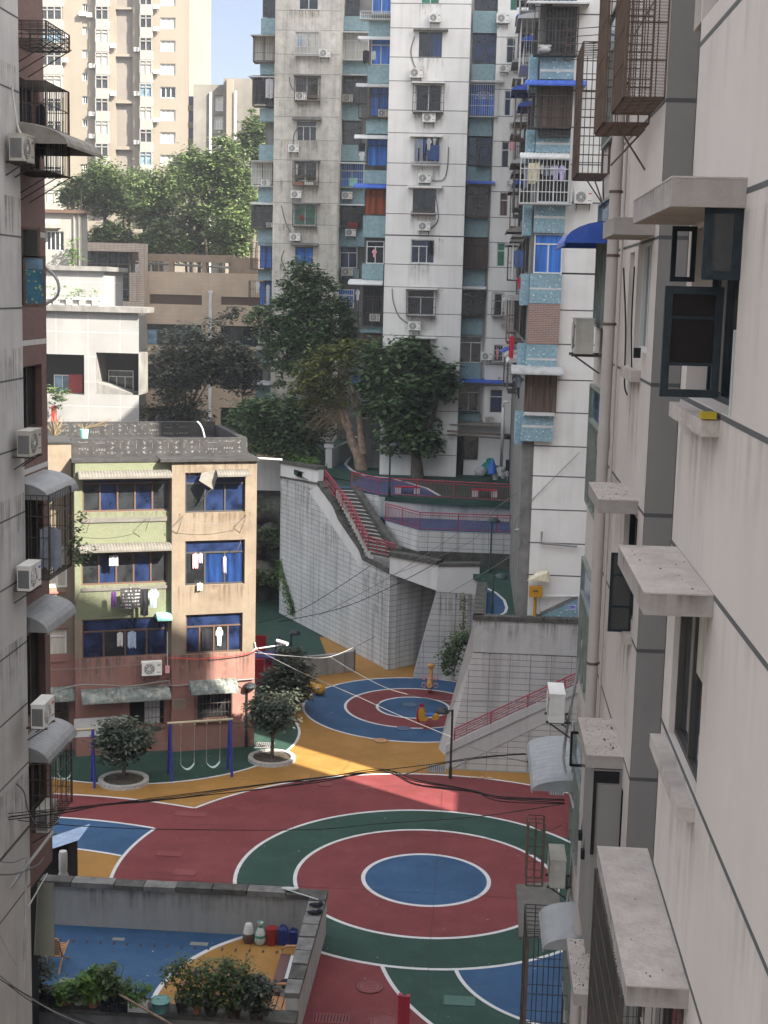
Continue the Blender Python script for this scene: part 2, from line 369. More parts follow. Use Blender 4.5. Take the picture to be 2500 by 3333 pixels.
def cage(parent, F, r, d=.45, d0=0, m='iron', sp=.13, hr=3, bw=.016, name='window_cage', roof=True, floor_=True, sides=True, deco=0):
    a, b, q, t = r; M = MB(); p = F.pt; dd = d0+d
    n = max(2, round((b-a)/sp))
    for i in range(n+1):
        x = a+(b-a)*i/n; M.bar(p(x,dd,q), p(x,dd,t), bw)
        if floor_ and i % 2 == 0: M.bar(p(x,d0,q), p(x,dd,q), bw)
        if roof and i % 3 == 0: M.bar(p(x,d0,t), p(x,dd,t), bw)
    for j in range(hr+1):
        z = q+(t-q)*j/hr; M.bar(p(a,dd,z), p(b,dd,z), bw*1.5)
        if sides:
            M.bar(p(a,d0,z), p(a,dd,z), bw); M.bar(p(b,d0,z), p(b,dd,z), bw)
    if sides:
        k = max(1, round(d/sp/1.3))
        for i in range(1, k+1):
            y = d0+d*i/(k+1); M.bar(p(a,y,q), p(a,y,t), bw); M.bar(p(b,y,q), p(b,y,t), bw)
    if deco:
        cx = (a+b)/2; R_ = (b-a)*.3; zz = q+(t-q)*.55
        if deco == 1:
            for i in range(7):
                th = pi*i/6; M.bar(p(cx,dd+.01,zz), p(cx+R_*cos(th),dd+.01,zz+R_*.8*sin(th)), bw)
                if i: M.bar(p(cx+R_*cos(th-pi/6),dd+.01,zz+R_*.8*sin(th-pi/6)), p(cx+R_*cos(th),dd+.01,zz+R_*.8*sin(th)), bw)
        else:
            for sx in (-1,1):
                M.bar(p(cx,dd+.01,zz+.35), p(cx+sx*R_,dd+.01,zz), bw); M.bar(p(cx+sx*R_,dd+.01,zz), p(cx,dd+.01,zz-.35), bw)
                M.bar(p(cx,dd+.01,zz+.2), p(cx+sx*R_*1.5,dd+.01,zz+.6), bw)
    M.fb(F, a, b, d0+.01, dd, q-.04, q-.015)
    return M.build(name, m, parent)
def awning(parent, F, s0, s1, z, d=.7, drop=.25, m='awn_grey', name='awning', d0=0, ribs=0, curve=True, cs=True, th=.02):
    M = MB(); k = 7 if curve else 2; n = ribs or 1
    prof = [(d0+d*(sin(pi/2*i/(k-1)) if curve else i/(k-1)), z-drop*((1-cos(pi/2*i/(k-1))) if curve else i/(k-1))) for i in range(k)]
    for top in (0, 1):
        vs = []; cols = 2*n+1
        for j in range(cols):
            x = s0+(s1-s0)*j/(cols-1); h = .025*(j % 2) if ribs else 0
            for y, zz in prof: vs.append(F.pt(x, y, zz+h-th*top))
        M.add(vs, [(j*k+i, (j+1)*k+i, (j+1)*k+i+1, j*k+i+1) for j in range(cols-1) for i in range(k-1)], 0, not ribs and curve)
    if cs and curve:
        for x in (s0, s1):
            M.add([F.pt(x,d0,z-drop)]+[F.pt(x,y,zz-.005) for y,zz in prof], [tuple(range(k+1))])
    M.fb(F, s0, s1, d0+d-.015, d0+d+.012, prof[-1][1]-.05, prof[-1][1]+.012)
    return M.build(name, m, parent)
def make_ac(style='white'):
    cm = 'ac_white' if style != 'old' else 'ac_old'
    t = thing('air_conditioner', 'white outdoor air conditioner unit', 'air conditioner', (0,0,0))
    M = MB(); M.box(-.42,.42,-.15,.15,0,.56); M.box(-.43,.43,-.16,.16,.56,.585); M.box(-.42,.42,-.155,-.15,.02,.04)
    o = M.build('casing', cm, t)
    L = MB()
    for sx in (-.3,.3): L.box(sx-.02,sx+.02,-.2,.3,-.05,-.005); L.hexa([(sx-.015,.25,-.32),(sx+.015,.25,-.32),(sx+.015,.3,-.32),(sx-.015,.3,-.32),(sx-.015,-.15,-.05),(sx+.015,-.15,-.05),(sx+.015,-.1,-.05),(sx-.015,-.1,-.05)])
    L.box(-.32,.32,.2,.23,-.045,-.01); L.build('bracket', 'iron', t)
    G = MB(); cx = -.12; R_ = .235
    G.add([(cx+R_*cos(2*pi*i/20),-.157,.29+R_*sin(2*pi*i/20)) for i in range(20)], [tuple(range(20))])
    for rr in (.08,.15,.21):
        G.tube([(cx+rr*cos(2*pi*i/16),-.165,.29+rr*sin(2*pi*i/16)) for i in range(17)], .008, 4, 1, False)
    for i in range(8):
        a = pi*i/4; G.bar((cx+.05*cos(a),-.163,.29+.05*sin(a)), (cx+R_*cos(a),-.163,.29+R_*sin(a)), .012, 1)
    G.add([(cx+.05*cos(2*pi*i/12),-.17,.29+.05*sin(2*pi*i/12)) for i in range(12)], [tuple(range(12))], 2)
    G.build('fan_grille', ['ac_grille','ac_white' if style != 'old' else 'ac_old','ac_hub'], t)
    S = MB()
    S.box(.22,.36,-.158,-.1505,.42,.47, 0); S.box(.2,.37,-.157,-.1505,.12,.15, 1)
    S.build('badge', [dict(white='red_text',blue='blue_text',green='green_text',old='ac_grille')[style], 'ac_grille'], t)
    P = MB()
    for i in range(6): P.box(-.427,-.421,-.12,.12,.08+.07*i,.11+.07*i)
    P.box(-.424,-.421,-.13,.13,.06,.48); P.build('side_vent', 'ac_grille', t)
    P = MB(); P.box(.421,.427,-.1,.08,.18,.42); P.build('service_cover', cm, t)
    return t
AC_PROTO = {}
def ac(F, k, x0, y0, x1, y1, label, style='white', d=.28, group='air conditioners mounted on the facades', rz=None):
    s0, s1, z0, z1 = F.rect(k, x0, y0, x1, y1, d)
    P = F.pt((s0+s1)/2, d, z0); sc = (s1-s0)/.84
    if rz is None: rz = math.atan2(F.u.y, F.u.x)
    if style not in AC_PROTO:
        o = make_ac(style); AC_PROTO[style] = o; o.location = P; o.rotation_euler = (0,0,rz); o.scale = (sc,sc,sc)
        o['label'] = label; o['group'] = group; return o
    return copy_tree(AC_PROTO[style], P, rz, label, group, sc)
def ac_at(loc, rz, label, style='white', sc=1.0, group='air conditioners mounted on the facades'):
    if style not in AC_PROTO:
        o = make_ac(style); AC_PROTO[style] = o; o.location = loc; o.rotation_euler = (0,0,rz); o.scale = (sc,)*3; tag(o, label, None, group); return o
    return copy_tree(AC_PROTO[style], loc, rz, label, group, sc)
def cable(name, a, b, sag, r, label, m='cable', n=18, cat='cable', group=None, strands=1, jit=.05):
    M = MB(); a = Vector(a); b = Vector(b); rnd = random.Random(hash(label) % 9999 if False else len(label)*7)
    for k in range(strands):
        ja = Vector((0,0,rnd.uniform(-jit,jit))); pts = []
        ph = rnd.uniform(0,6)
        for i in range(n+1):
            t = i/n; p = a.lerp(b, t)+Vector((0,0,-sag*4*t*(1-t)*(1+.08*k*(1 if k%2 else -1)))) + ja*sin(pi*t+.3)
            p.z += jit*.5*sin(7*t+ph)*(strands > 1)
            pts.append(p)
        M.tube(pts, r, 5, 0, False)
    return M.build(name, m, None, label, cat, group)
def polycable(name, pts, r, label, m='cable', cat='cable', group=None, sub=5, sag=0):
    P = [Vector(p) for p in pts]; out = []
    for i in range(len(P)-1):
        for j in range(sub):
            t = j/sub; p0 = P[max(i-1,0)]; p1 = P[i]; p2 = P[i+1]; p3 = P[min(i+2,len(P)-1)]
            out.append(.5*((2*p1)+(-p0+p2)*t+(2*p0-5*p1+4*p2-p3)*t*t+(-p0+3*p1-3*p2+p3)*t*t*t))
    out.append(P[-1])
    return MB().tube(out, r, 5, 0, False).build(name, m, None, label, cat, group)
mat('cable', (.012,.012,.012), rough=.6, bump=0)
mat('pale_cable', (.2,.2,.19), rough=.6, bump=0)
mat('grey_cable', (.15,.15,.15), rough=.6, bump=0)
# ================================================================== SETTING
def paint(name, col, var=.16, gloss=.75):
    m = mat(name, col, rough=gloss, var=var, vs=.35, spots=.3, spcol=tuple(min(1,v*1.45+.03) for v in col), sps=1.1, bump=.35, bs=60, spec=.25, streak=.22, scol=tuple(v*1.6+.03 for v in col), streakw=.9)
    return m
paint('p_orange', (.262,.135,.032)); paint('p_red', (.138,.029,.030)); paint('p_green', (.018,.048,.035)); paint('p_blue', (.024,.066,.135))
mat('p_white', (.5,.5,.49), rough=.7, var=.08, vs=2, spots=.25, spcol=(.4,.38,.36), sps=2.5, bump=.2)
mat('earth', (.07,.06,.045), rough=1, var=.3, vs=.3)
mat('grass_earth', (.05,.07,.03), rough=1, var=.4, vs=.2)
mat('asphalt', (.06,.06,.06), rough=.95, var=.2, vs=.5)
mat('seam', (.05,.03,.03), rough=.9, bump=0)
g = MB(); g.quad((-900,-300,-.06),(900,-300,-.06),(900,1500,-.06),(-900,1500,-.06)); g.build('ground', 'earth', kind='structure')
C1 = (-1.22,46.27); C2 = (-2.64,66.65); C3 = (-15.65,35.65); C4 = (-14.58,61.1)
def circ(cx, cy, r, z, n=96, a0=0, a1=360): return [(cx+r*cos(radians(a0+(a1-a0)*i/n)), cy+r*sin(radians(a0+(a1-a0)*i/n)), z) for i in range(n+1)]
def disc(mb, cx, cy, r, z, m, n=96): mb.add(circ(cx,cy,r,z,n)[:-1], [tuple(range(n))], m)
def ring(mb, cx, cy, r0, r1, z, m, n=96, a0=0, a1=360):
    A = circ(cx,cy,r0,z,n,a0,a1); B = circ(cx,cy,r1,z,n,a0,a1)
    mb.add(A+B, [(i,i+n+1,i+n+2,i+1) for i in range(n)], m)
def arcline(mb, cx, cy, r, z, m, w=.13, n=64, a0=0, a1=360): ring(mb, cx, cy, r-w/2, r+w/2, z, m, n, a0, a1)
def ribbon(mb, pts, w, z, m):
    L_, R_ = [], []
    for i, p in enumerate(pts):
        a = Vector(pts[max(i-1,0)][:2]); b = Vector(pts[min(i+1,len(pts)-1)][:2]); d = (b-a).normalized(); q = Vector((-d.y,d.x))*w/2
        L_.append((p[0]+q.x,p[1]+q.y,z)); R_.append((p[0]-q.x,p[1]-q.y,z))
    k = len(pts); mb.add(L_+R_, [(i,i+1,i+1+k,i+k) for i in range(k-1)], m)
def ribbon3(mb, pts, w, dz, m):
    L_, R_ = [], []
    for i, p in enumerate(pts):
        a = Vector(pts[max(i-1,0)][:2]); b = Vector(pts[min(i+1,len(pts)-1)][:2]); d = (b-a).normalized(); q = Vector((-d.y,d.x))*w/2
        L_.append((p[0]+q.x,p[1]+q.y,p[2]+dz)); R_.append((p[0]-q.x,p[1]-q.y,p[2]+dz))
    k = len(pts); mb.add(L_+R_, [(i,i+1,i+1+k,i+k) for i in range(k-1)], m)
def ang(cx, cy, p): return math.degrees(math.atan2(p[1]-cy, p[0]-cx))
PV = MB(); Z = .004
PV.quad((-32,20,0),(14,20,0),(14,80,0),(-32,80,0), 0)                                     # orange base
disc(PV, C1[0], C1[1], 10.78, Z, 1)                                                       # big red disc
# red lane running left from the disc, between the concentric arcs
A0, A1 = 72, 178
ring(PV, C3[0], C3[1], 14.6, 17.05, Z*1.5, 1, 60, 71, 180)
ring(PV, C3[0], C3[1], 11.85, 14.6, Z*1.5, 3, 60, 40, 180)
# disc again on top of the lane ends
disc(PV, C1[0], C1[1], 10.78, Z*2, 1)
arcline(PV, C3[0], C3[1], 17.05, Z*3, 4, .12, 60, ang(*C3,(-10.46,51.91)), 180)
arcline(PV, C3[0], C3[1], 14.6, Z*3, 4, .12, 60, ang(*C3,(-11.52,49.64)), 180)
arcline(PV, C3[0], C3[1], 11.85, Z*3, 4, .12, 60, ang(*C3,(-12.05,47.0)), 180)
aL = ang(*C1,(-10.46,51.91)); arcline(PV, C1[0], C1[1], 10.78, Z*3.5, 4, .12, 80, -20, aL)
arcline(PV, C1[0], C1[1], 10.78, Z*3.5, 4, .12, 40, ang(*C1,(-11.52,49.64)), 260)
# lower right pattern: green lane and blue disc
PVc = [(x,y) for x,y in [(-2.37,40.17)]]
def clipdisc(mb, cx, cy, r, z, m, cut):
    pts = [p for p in circ(cx,cy,r,z,160) if (p[0]-C1[0])**2+(p[1]-C1[1])**2 > cut*cut*.985 and p[1] < 46 and p[0] < 12]
    mb.add(pts, [tuple(range(len(pts)))], m)
disc(PV, 6.54, 42.07, 9.12, Z*2.5, 2); disc(PV, 3.94, 40.55, 4.08, Z*3, 3)
arcline(PV, 6.54, 42.07, 9.12, Z*3.5, 4, .12, 80, 180, 300); arcline(PV, 3.94, 40.55, 4.08, Z*3.5, 4, .12, 60, 150, 330)
disc(PV, C1[0], C1[1], 6.5, Z*4, 2); ring(PV, C1[0], C1[1], 6.5, 6.63, Z*4, 4)
disc(PV, C1[0], C1[1], 4.45, Z*5, 1); ring(PV, C1[0], C1[1], 4.45, 4.58, Z*5, 4)
disc(PV, C1[0], C1[1], 2.1, Z*6, 3); ring(PV, C1[0], C1[1], 2.1, 2.24, Z*6, 4)
# the red part of the disc right of the lower pattern stays red near the ring
# upper circle
disc(PV, C2[0], C2[1], 5.3, Z, 3); ring(PV, C2[0], C2[1], 5.3, 5.42, Z, 4)
disc(PV, C2[0], C2[1], 3.25, Z*2, 1); ring(PV, C2[0], C2[1], 3.25, 3.38, Z*2, 4)
disc(PV, C2[0], C2[1], 1.7, Z*3, 3); ring(PV, C2[0], C2[1], 1.7, 1.83, Z*3, 4)
# green bay in front of the pink building and the green lane behind it
disc(PV, C4[0], C4[1], 7.0, Z*2, 2, 80); arcline(PV, C4[0], C4[1], 7.0, Z*3, 4, .12, 80, -130, 25)
PV.quad((-30,54.5,Z*1.6),(-18,54.5,Z*1.6),(-18,64,Z*1.6),(-30,64,Z*1.6), 2)
PV.add([(-14,67,Z*1.5),(-8.9,67.5,Z*1.5),(-7.8,75.5,Z*1.5),(-12,95,Z*1.5),(-24,95,Z*1.5)], [(0,1,2,3,4)], 2)
# walled yard in the foreground: blue floor and an orange disc
PV.add([(-20,30,Z*3.6),(-4.9,30,Z*3.6),(-4.9,41.3,Z*3.6),(-20,41.3,Z*3.6)], [(0,1,2,3)], 3)
oc = [p for p in circ(-3.22,37.06,5.38,Z*4.2,120) if p[0] < -4.9 and p[1] < 41.25]
oc.append((-4.9,41.3,Z*4.2)) if oc[-1][1] < oc[0][1] and False else None
PV.add([(-4.9,41.3,Z*4.2)]+sorted(oc, key=lambda p: -p[1])+[(-4.9,30,Z*4.2)], [tuple(range(len(oc)+2))], 0)
arcline(PV, -3.22, 37.06, 5.38, Z*5, 4, .15, 60, 128, 230)
for x in [i*.42 for i in range(-13,13)]:                                                 # drain slots in front of the wall
    xx = -8.9+x
    if xx > -12.6 and xx < -5.2: PV.box(xx-.03,xx+.03,40.15,40.33,Z*5,Z*6.2,5)
for i in range(12):
    PV.box(-12.35,-12.17,40.1-.42*(i+1),40.1-.42*(i+1)+.06,Z*5,Z*6.2,5)
for k, x, y, sx, sy, cc in (('M',640,872,.38,.2,6),('M',1075,898,.55,.22,6),('M',365,1100,.45,.4,6),('N',1237,1205,.9,.55,7),('M',1000,512,.75,.5,8),('M',1030,195,1.2,.5,8),('M',915,410,.9,.45,8)):
    if sx:
        q = PZ(*c(k,x,y)); PV.box(q.x-sx/2,q.x+sx/2,q.y-sy/2,q.y+sy/2,Z*5,Z*6.4,cc)
# seams cast into the rubber
for y0 in (50.2, 45.1, 55.3): PV.box(-11,8.5,y0,y0+.012,.0275,.029,5)
for x0 in (-6.4, -.9, 3.9): PV.box(x0,x0+.012,37,56.5,.0275,.029,5)
paint('p_patch', (.165,.044,.044)); mat('cover_grey', (.2,.2,.19), rough=.8, spots=.3, sps=5); mat('cover_green', (.06,.12,.095), rough=.8)
PV.build('playground_paving', ['p_orange','p_red','p_green','p_blue','p_white','seam','cover_grey','cover_green','p_patch'], kind='structure')
rn = random.Random(61); M = MB()
for _ in range(420):
    x = rn.uniform(-13,5); y = rn.uniform(36,70); a = rn.uniform(0,3.1); q = rn.uniform(.015,.05)
    M.add([(x+q*cos(a),y+q*sin(a),.036),(x-q*.5*sin(a),y+q*.5*cos(a),.042),(x-q*cos(a),y-q*sin(a),.036),(x+q*.5*sin(a),y-q*.5*cos(a),.036)], [(0,1,2,3)], rn.choice([0,0,1,2]))
mat('leaf_litter', (.22,.16,.07), bump=0); mat('paper_litter', (.45,.45,.43), bump=0); mat('dark_litter', (.04,.035,.03), bump=0)
M.build('litter', ['leaf_litter','paper_litter','dark_litter'], None, 'tiny fallen leaves and scraps scattered over the painted square', 'litter', kind='stuff')
# manholes and drain gratings
mat('manhole_red', (.20,.055,.055), rough=.7, spots=.3, sps=6); mat('manhole_orange', (.5,.28,.13), rough=.7, spots=.3, sps=6); mat('manhole_blue', (.08,.13,.2), rough=.7, spots=.3, sps=6)
for i, (k, x, y, r, m, lb) in enumerate([
    ('N',752,1130,.38,'manhole_red','round red manhole cover on the red paving beside the green lane'),
    ('K',512,918,.3,'manhole_red','round dark red manhole cover on the red paving just left of the sunlit patch'),
    ('K',812,683,.3,'manhole_orange','round pale manhole cover on the orange paving below the upper rings'),
    ('K',968,490,.34,'manhole_blue','round manhole cover in the small blue disc of the upper rings'),
    ('K',935,618,.32,'manhole_blue','round manhole cover on the outer blue ring near the red and yellow spring rider'),
    ('K',770,478,.3,'manhole_red','round dark manhole cover on the red ring left of the small blue disc'),
    ('N',830,1325,.4,'manhole_red','red manhole cover at the bottom edge beside the red post')]):
    q = PZ(*c(k,x,y)); M = MB(); M.cyl(q.x,q.y,.02,.036,r,r,28); ring(M,q.x,q.y,r*.8,r*.85,.0385,1,24); ring(M,q.x,q.y,r,r*1.05,.038,1,24)
    for j in range(5): M.box(q.x-r*.5,q.x+r*.5,q.y-r*.5+j*r*.25,q.y-r*.47+j*r*.25,.036,.0385,1)
    M.build('manhole_cover', [m,'seam'], None, lb, 'manhole cover', 'manhole covers')
for i, (k, x, y, sx, sy, lb) in enumerate([
    ('K',1115,836,.75,.95,'slotted drain grating in the orange paving left of the lamp by the stairs'),
    ('J',1430,708,.8,.8,'slotted drain grating in the green paving behind the right ring planter'),
    ('L',515,957,.6,.9,'slotted drain grating in the orange paving beside the right building'),
    ('N',545,1300,1.0,.5,'red slotted drain grating at the foot of the yard wall'),
    ('J',625,785,.6,.4,'small drain grating in the green paving behind the left ring planter')]):
    q = PZ(*c(k,x,y)); M = MB(); M.box(q.x-sx/2,q.x+sx/2,q.y-sy/2,q.y+sy/2,.016,.026)
    n = int(sx/.09)
    for j in range(n): M.box(q.x-sx/2+.03+j*.09,q.x-sx/2+.06+j*.09,q.y-sy/2+.05,q.y+sy/2-.05,.026,.03,1)
    M.build('drain_grating', ['manhole_red' if 'red slotted' in lb else 'cover_grey','dark'], None, lb, 'drain grating', 'drain gratings')
q = PZ(*c('K',1358,883)); 
for i in range(3):
    M = MB(); M.box(q.x-.45+i*.32,q.x-.18+i*.32,q.y-.12,q.y+.12,.014,.03); M.box(q.x-.42+i*.32,q.x-.21+i*.32,q.y-.09,q.y+.09,.03,.034,1)
    M.build('inspection_cover', ['cover_grey','manhole_orange'], None, 'small square inspection cover on orange paving, %s of three in a row' % ('left','middle','right')[i], 'inspection cover', 'three square covers in a row')
# ------------------------------------------------------------------ walled yard
mat('yard_wall', (.29,.285,.275), rough=.9, var=.1, vs=1.5, streak=.3, scol=(.12,.12,.11), spots=.2, spcol=(.1,.1,.09), sps=1.5)
mat('mossy', (.075,.072,.064), rough=.95, var=.45, vs=3, spots=.6, spcol=(.03,.03,.025), sps=2.2, bump=.7, bs=7)
mat('mossy_light', (.15,.145,.135), rough=.95, var=.35, vs=3, spots=.5, spcol=(.05,.05,.045), sps=2.2, bump=.7, bs=7)
mat('plaster_grey', (.40,.395,.38), rough=.9, var=.08, vs=.8, streak=.35, scol=(.2,.2,.19))
t = thing('yard_wall', 'dark grey wall with a crumbling stone coping closing the blue yard', 'wall', (-8.8,41.5,0))
M = MB(); M.box(-13.2,-4.5,41.3,41.6,0,1.33); M.build('wall', 'yard_wall', t); stain(t, Frame((-13.2,41.3),(1,0)), 0, 8.7, 1.33, 1.2)
M = MB(); x = -13.2; rn = random.Random(3)
while x < -4.6:
    L_ = min(rn.uniform(.9,1.4), -4.5-x); h = rn.uniform(-.02,.02); M.box(x,x+L_-.03,41.2+h,41.68,1.33,1.5+h, rn.choice([0,0,1])); x += L_
M.build('coping', ['mossy','mossy_light'], t)
pa = PZ(*c('N',300,1150),1.5); pb = PZ(*c('N',360,1160),1.5)
yr = 36.6
t = thing('yard_side_wall', 'pale stained wall with mossy coping along the right side of the yard', 'wall', (-4.6,39,0))
p1 = PZ(*c('N',430,660),1.5); p2 = PZ(*c('N',515,622),1.5); q1 = PZ(*c('N',300,1155),1.5); q2 = PZ(*c('N',362,1160),1.5)
q1.y = q2.y = (q1.y+q2.y)/2; p1.y = p2.y = 41.68
def v2(p, z): return (p.x, p.y, z)
M = MB(); M.hexa([v2(q1,0),v2(q2,0),v2(p2,0),v2(p1,0),v2(q1,1.33),v2(q2,1.33),v2(p2,1.33),v2(p1,1.33)])
M.build('wall', 'plaster_grey', t)
M = MB(); k = 8
for i in range(k):
    a, b = i/k, (i+1)/k-.01
    A_ = q1.lerp(p1,a); B_ = q2.lerp(p2,a); C_ = q2.lerp(p2,b); D_ = q1.lerp(p1,b); e = .05; h = rn.uniform(-.02,.02)
    M.hexa([(A_.x-e,A_.y,1.33),(B_.x+e,B_.y,1.33),(C_.x+e,C_.y,1.33),(D_.x-e,D_.y,1.33),(A_.x-e,A_.y,1.5+h),(B_.x+e,B_.y,1.5+h),(C_.x+e,C_.y,1.5+h),(D_.x-e,D_.y,1.5+h)], rn.choice([0,1,1]))
M.build('coping', ['mossy','mossy_light'], t)
YW1, YW2 = q1.copy(), p1.copy()
t = thing('planter_parapet', 'dark stained parapet carrying the flower pots at the bottom left', 'wall', (-9,34.5,0))
M = MB(); M.box(-14.5,-4.2,34.4,34.85,0,.92); M.build('wall', 'dark_concrete', t)
M = MB(); M.box(-14.5,-4.2,34.32,34.95,.92,1.02); M.build('coping', 'mossy', t)
# ------------------------------------------------------------------ retaining walls
gridmat('grid_wall', (.50,.50,.485), (.13,.13,.128), .80, .29, .013, streak=.8)
gridmat('grid_wall_front', (.45,.44,.42), (.11,.11,.108), .88, .265, .013, streak=.6)
mat('panel_white', (.55,.54,.52), rough=.85, var=.06, vs=.8, streak=.25, scol=(.25,.25,.24))
mat('moss_stone', (.07,.068,.058), rough=.95, var=.5, vs=1.6, spots=.5, spcol=(.02,.025,.015), sps=1.4, bump=.9, bs=4)
DA = Vector((-.524,.852,0)); OA = Vector((-4.33,73.36,0))
FA = Frame(OA, -DA)              # runs left-back to right-front
TA = thing('stair_wall', 'tall pale tiled retaining wall whose sloping top follows the stairway', 'retaining wall', (-6,75,0))
top = [c('H',280,260),c('H',478,295),c('H',560,405),c('H',590,480),c('H',700,640),c('H',720,695),c('H',862,770)]
tp = [FA.px(*q) for q in top]; L0 = FA.px(*c('H',268,600))[0]
tp[0] = (L0, tp[0][1])
M = MB(); bot = [(0,0),(L0,0)]; poly = bot+tp; s_r = 0
pts = [FA.pt(s,0,z) for s, z in poly]; 
M.add(pts+[FA.pt(s,-.5,z) for s,z in poly], [tuple(range(len(pts)))[::-1], tuple(range(len(pts),2*len(pts)))]+[(i,(i+1)%len(pts),(i+1)%len(pts)+len(pts),i+len(pts)) for i in range(len(pts))])
M.build('wall', 'grid_wall', TA)
# smooth plaster band under the slope and parapet above the plaza end
M = MB(); up = [FA.px(*q) for q in (c('H',283,183),c('H',478,215))]; up[0] = (L0, up[0][1])
M.add([FA.pt(s,.03,z) for s,z in (tp[0],tp[1],up[1],up[0])]+[FA.pt(s,-.3,z) for s,z in (tp[0],tp[1],up[1],up[0])], [(0,1,2,3),(7,6,5,4),(0,4,5,1),(1,5,6,2),(2,6,7,3),(3,7,4,0)])
lo = [FA.px(*q) for q in (c('H',425,330),c('H',710,750))]
bd = [tp[1],lo[0],lo[1],tp[5],tp[4],tp[3],tp[2]]
M.add([FA.pt(s,.02,z) for s,z in bd], [tuple(range(7))])
M.build('plaster_band', 'panel_white', TA)
M = MB()
def strip(M, F, a, b, h=.2, d0=-.55, d1=.12, dz=0, m=0):
    (s0,z0),(s1,z1) = a, b; P = F.pt
    M.hexa([P(s0,d1,z0-dz),P(s1,d1,z1-dz),P(s1,d0,z1-dz),P(s0,d0,z0-dz),P(s0,d1,z0+h),P(s1,d1,z1+h),P(s1,d0,z1+h),P(s0,d0,z0+h)], m)
strip(M, FA, up[0], up[1]); strip(M, FA, tp[0], tp[1], .12, -.1, .06)
for i in range(1, len(tp)-1):
    n = 3
    for j in range(n):
        a = tuple(tp[i][k]+(tp[i+1][k]-tp[i][k])*j/n for k in (0,1)); b = tuple(tp[i][k]+(tp[i+1][k]-tp[i][k])*(j+.97)/n for k in (0,1))
        strip(M, FA, a, b, .18+.05*rn.random(), -.6, .1, .05)
M.build('coping', 'mossy', TA)
for s0_, s1_, zt_, l_ in ((tp[5][0],-.02,tp[5][1]-.5,3.2),(L0+.1,tp[1][0],tp[0][1],4.5),(tp[6][0]-1.6,-.05,tp[6][1],4.5),(tp[1][0],tp[3][0],tp[3][1]-.6,3)): stain(TA, FA, s0_, s1_, zt_, l_, .006)
# alcove between the stair wall and the battered pier
TB = thing('alcove_wall', 'tiled back wall of the shadowed alcove below the white lintel panel', 'retaining wall', (-3.5,75,0))
P0 = FA.pt(0,0,0); al = PZ(*c('K',1000,268)); FB_ = Frame(P0, (al-P0))
M = MB(); M.fb(FB_, 0, 5.0, -.4, 0, 0, 5.3); M.build('wall', 'grid_wall', TB)
TC = thing('battered_pier', 'pale tiled pier with a slanting left edge between alcove and upper walkway', 'retaining wall', (-1.5,72,0))
FC = Frame((-3,71.9), (1,0))
a0 = FC.px(*c('K',985,345)); a1 = FC.px(*c('H',1115,870)); a2 = FC.px(*c('H',1122,735)); a3 = FC.px(*c('H',1345,735)); b1 = FC.px(*c('H',1120,880)); b2 = FC.px(*c('H',1345,890))
M = MB(); ps = [(a0[0],0),(a3[0]+2.0,0),(a3[0]+2.0,b2[1]),a1]
M.add([FC.pt(s,0,z) for s,z in ps]+[FC.pt(s,-2.4,z) for s,z in ps], [(0,1,2,3),(7,6,5,4),(3,7,4,0),(0,4,5,1),(1,5,6,2),(2,6,7,3)])
M.build('wall', 'grid_wall', TC); stain(TC, FC, a1[0]+.1, a3[0], b2[1], 4.5, .006, 'stain_brown')
M = MB(); ps = [b1,b2,a3,a2]; ps[0] = (a2[0],a1[1])
M.add([FC.pt(s,.04,z) for s,z in ps]+[FC.pt(s,-.5,z) for s,z in ps], [(0,1,2,3),(7,6,5,4),(3,7,4,0),(0,4,5,1),(1,5,6,2),(2,6,7,3)])
M.build('panel', 'panel_white', TC)
M = MB(); strip(M, FC, a2, (a3[0]+.05,a3[1]), .16, -.55, .1); M.build('coping', 'mossy', TC)
# lintel panel spans from the end of the stair wall to the pier
TL = thing('lintel_panel', 'white plaster panel with stone coping bridging over the shadowed alcove', 'wall', (-3,73,7))
e1 = FA.pt(0,.05,0); e2 = FC.pt(a2[0],.05,0); FL = Frame(e1, (e2-e1)); W_ = (e2-e1).length
q = [FL.px(*c('H',865,775)), FL.px(*c('H',1112,868)), FL.px(*c('H',1142,730)), FL.px(*c('H',865,680))]
q = [(0,q[0][1]),(W_,q[1][1]),(W_,q[2][1]),(0,q[3][1])]
M = MB(); M.add([FL.pt(s,.0,z) for s,z in q]+[FL.pt(s,-.35,z) for s,z in q], [(0,1,2,3),(7,6,5,4),(3,7,4,0),(0,4,5,1),(1,5,6,2),(2,6,7,3)]); M.build('panel', 'panel_white', TL)
M = MB()
for j in range(5):
    a = (W_*j/5, q[3][1]+(q[2][1]-q[3][1])*j/5); b = (W_*(j+.97)/5, q[3][1]+(q[2][1]-q[3][1])*(j+.97)/5); strip(M, FL, a, b, .2+.04*rn.random(), -.5, .12)
M.build('coping', 'mossy', TL)
# alcove ceiling/walkway slab
zt = q[2][1]-.3
M = MB(); M.slab([(e1.x,e1.y+.2,zt),(e2.x+.5,e2.y+.3,zt),(e2.x+.5,80,zt),(e1.x-4,80,zt)], .3); M.build('walkway', 'dark_concrete', kind='structure')
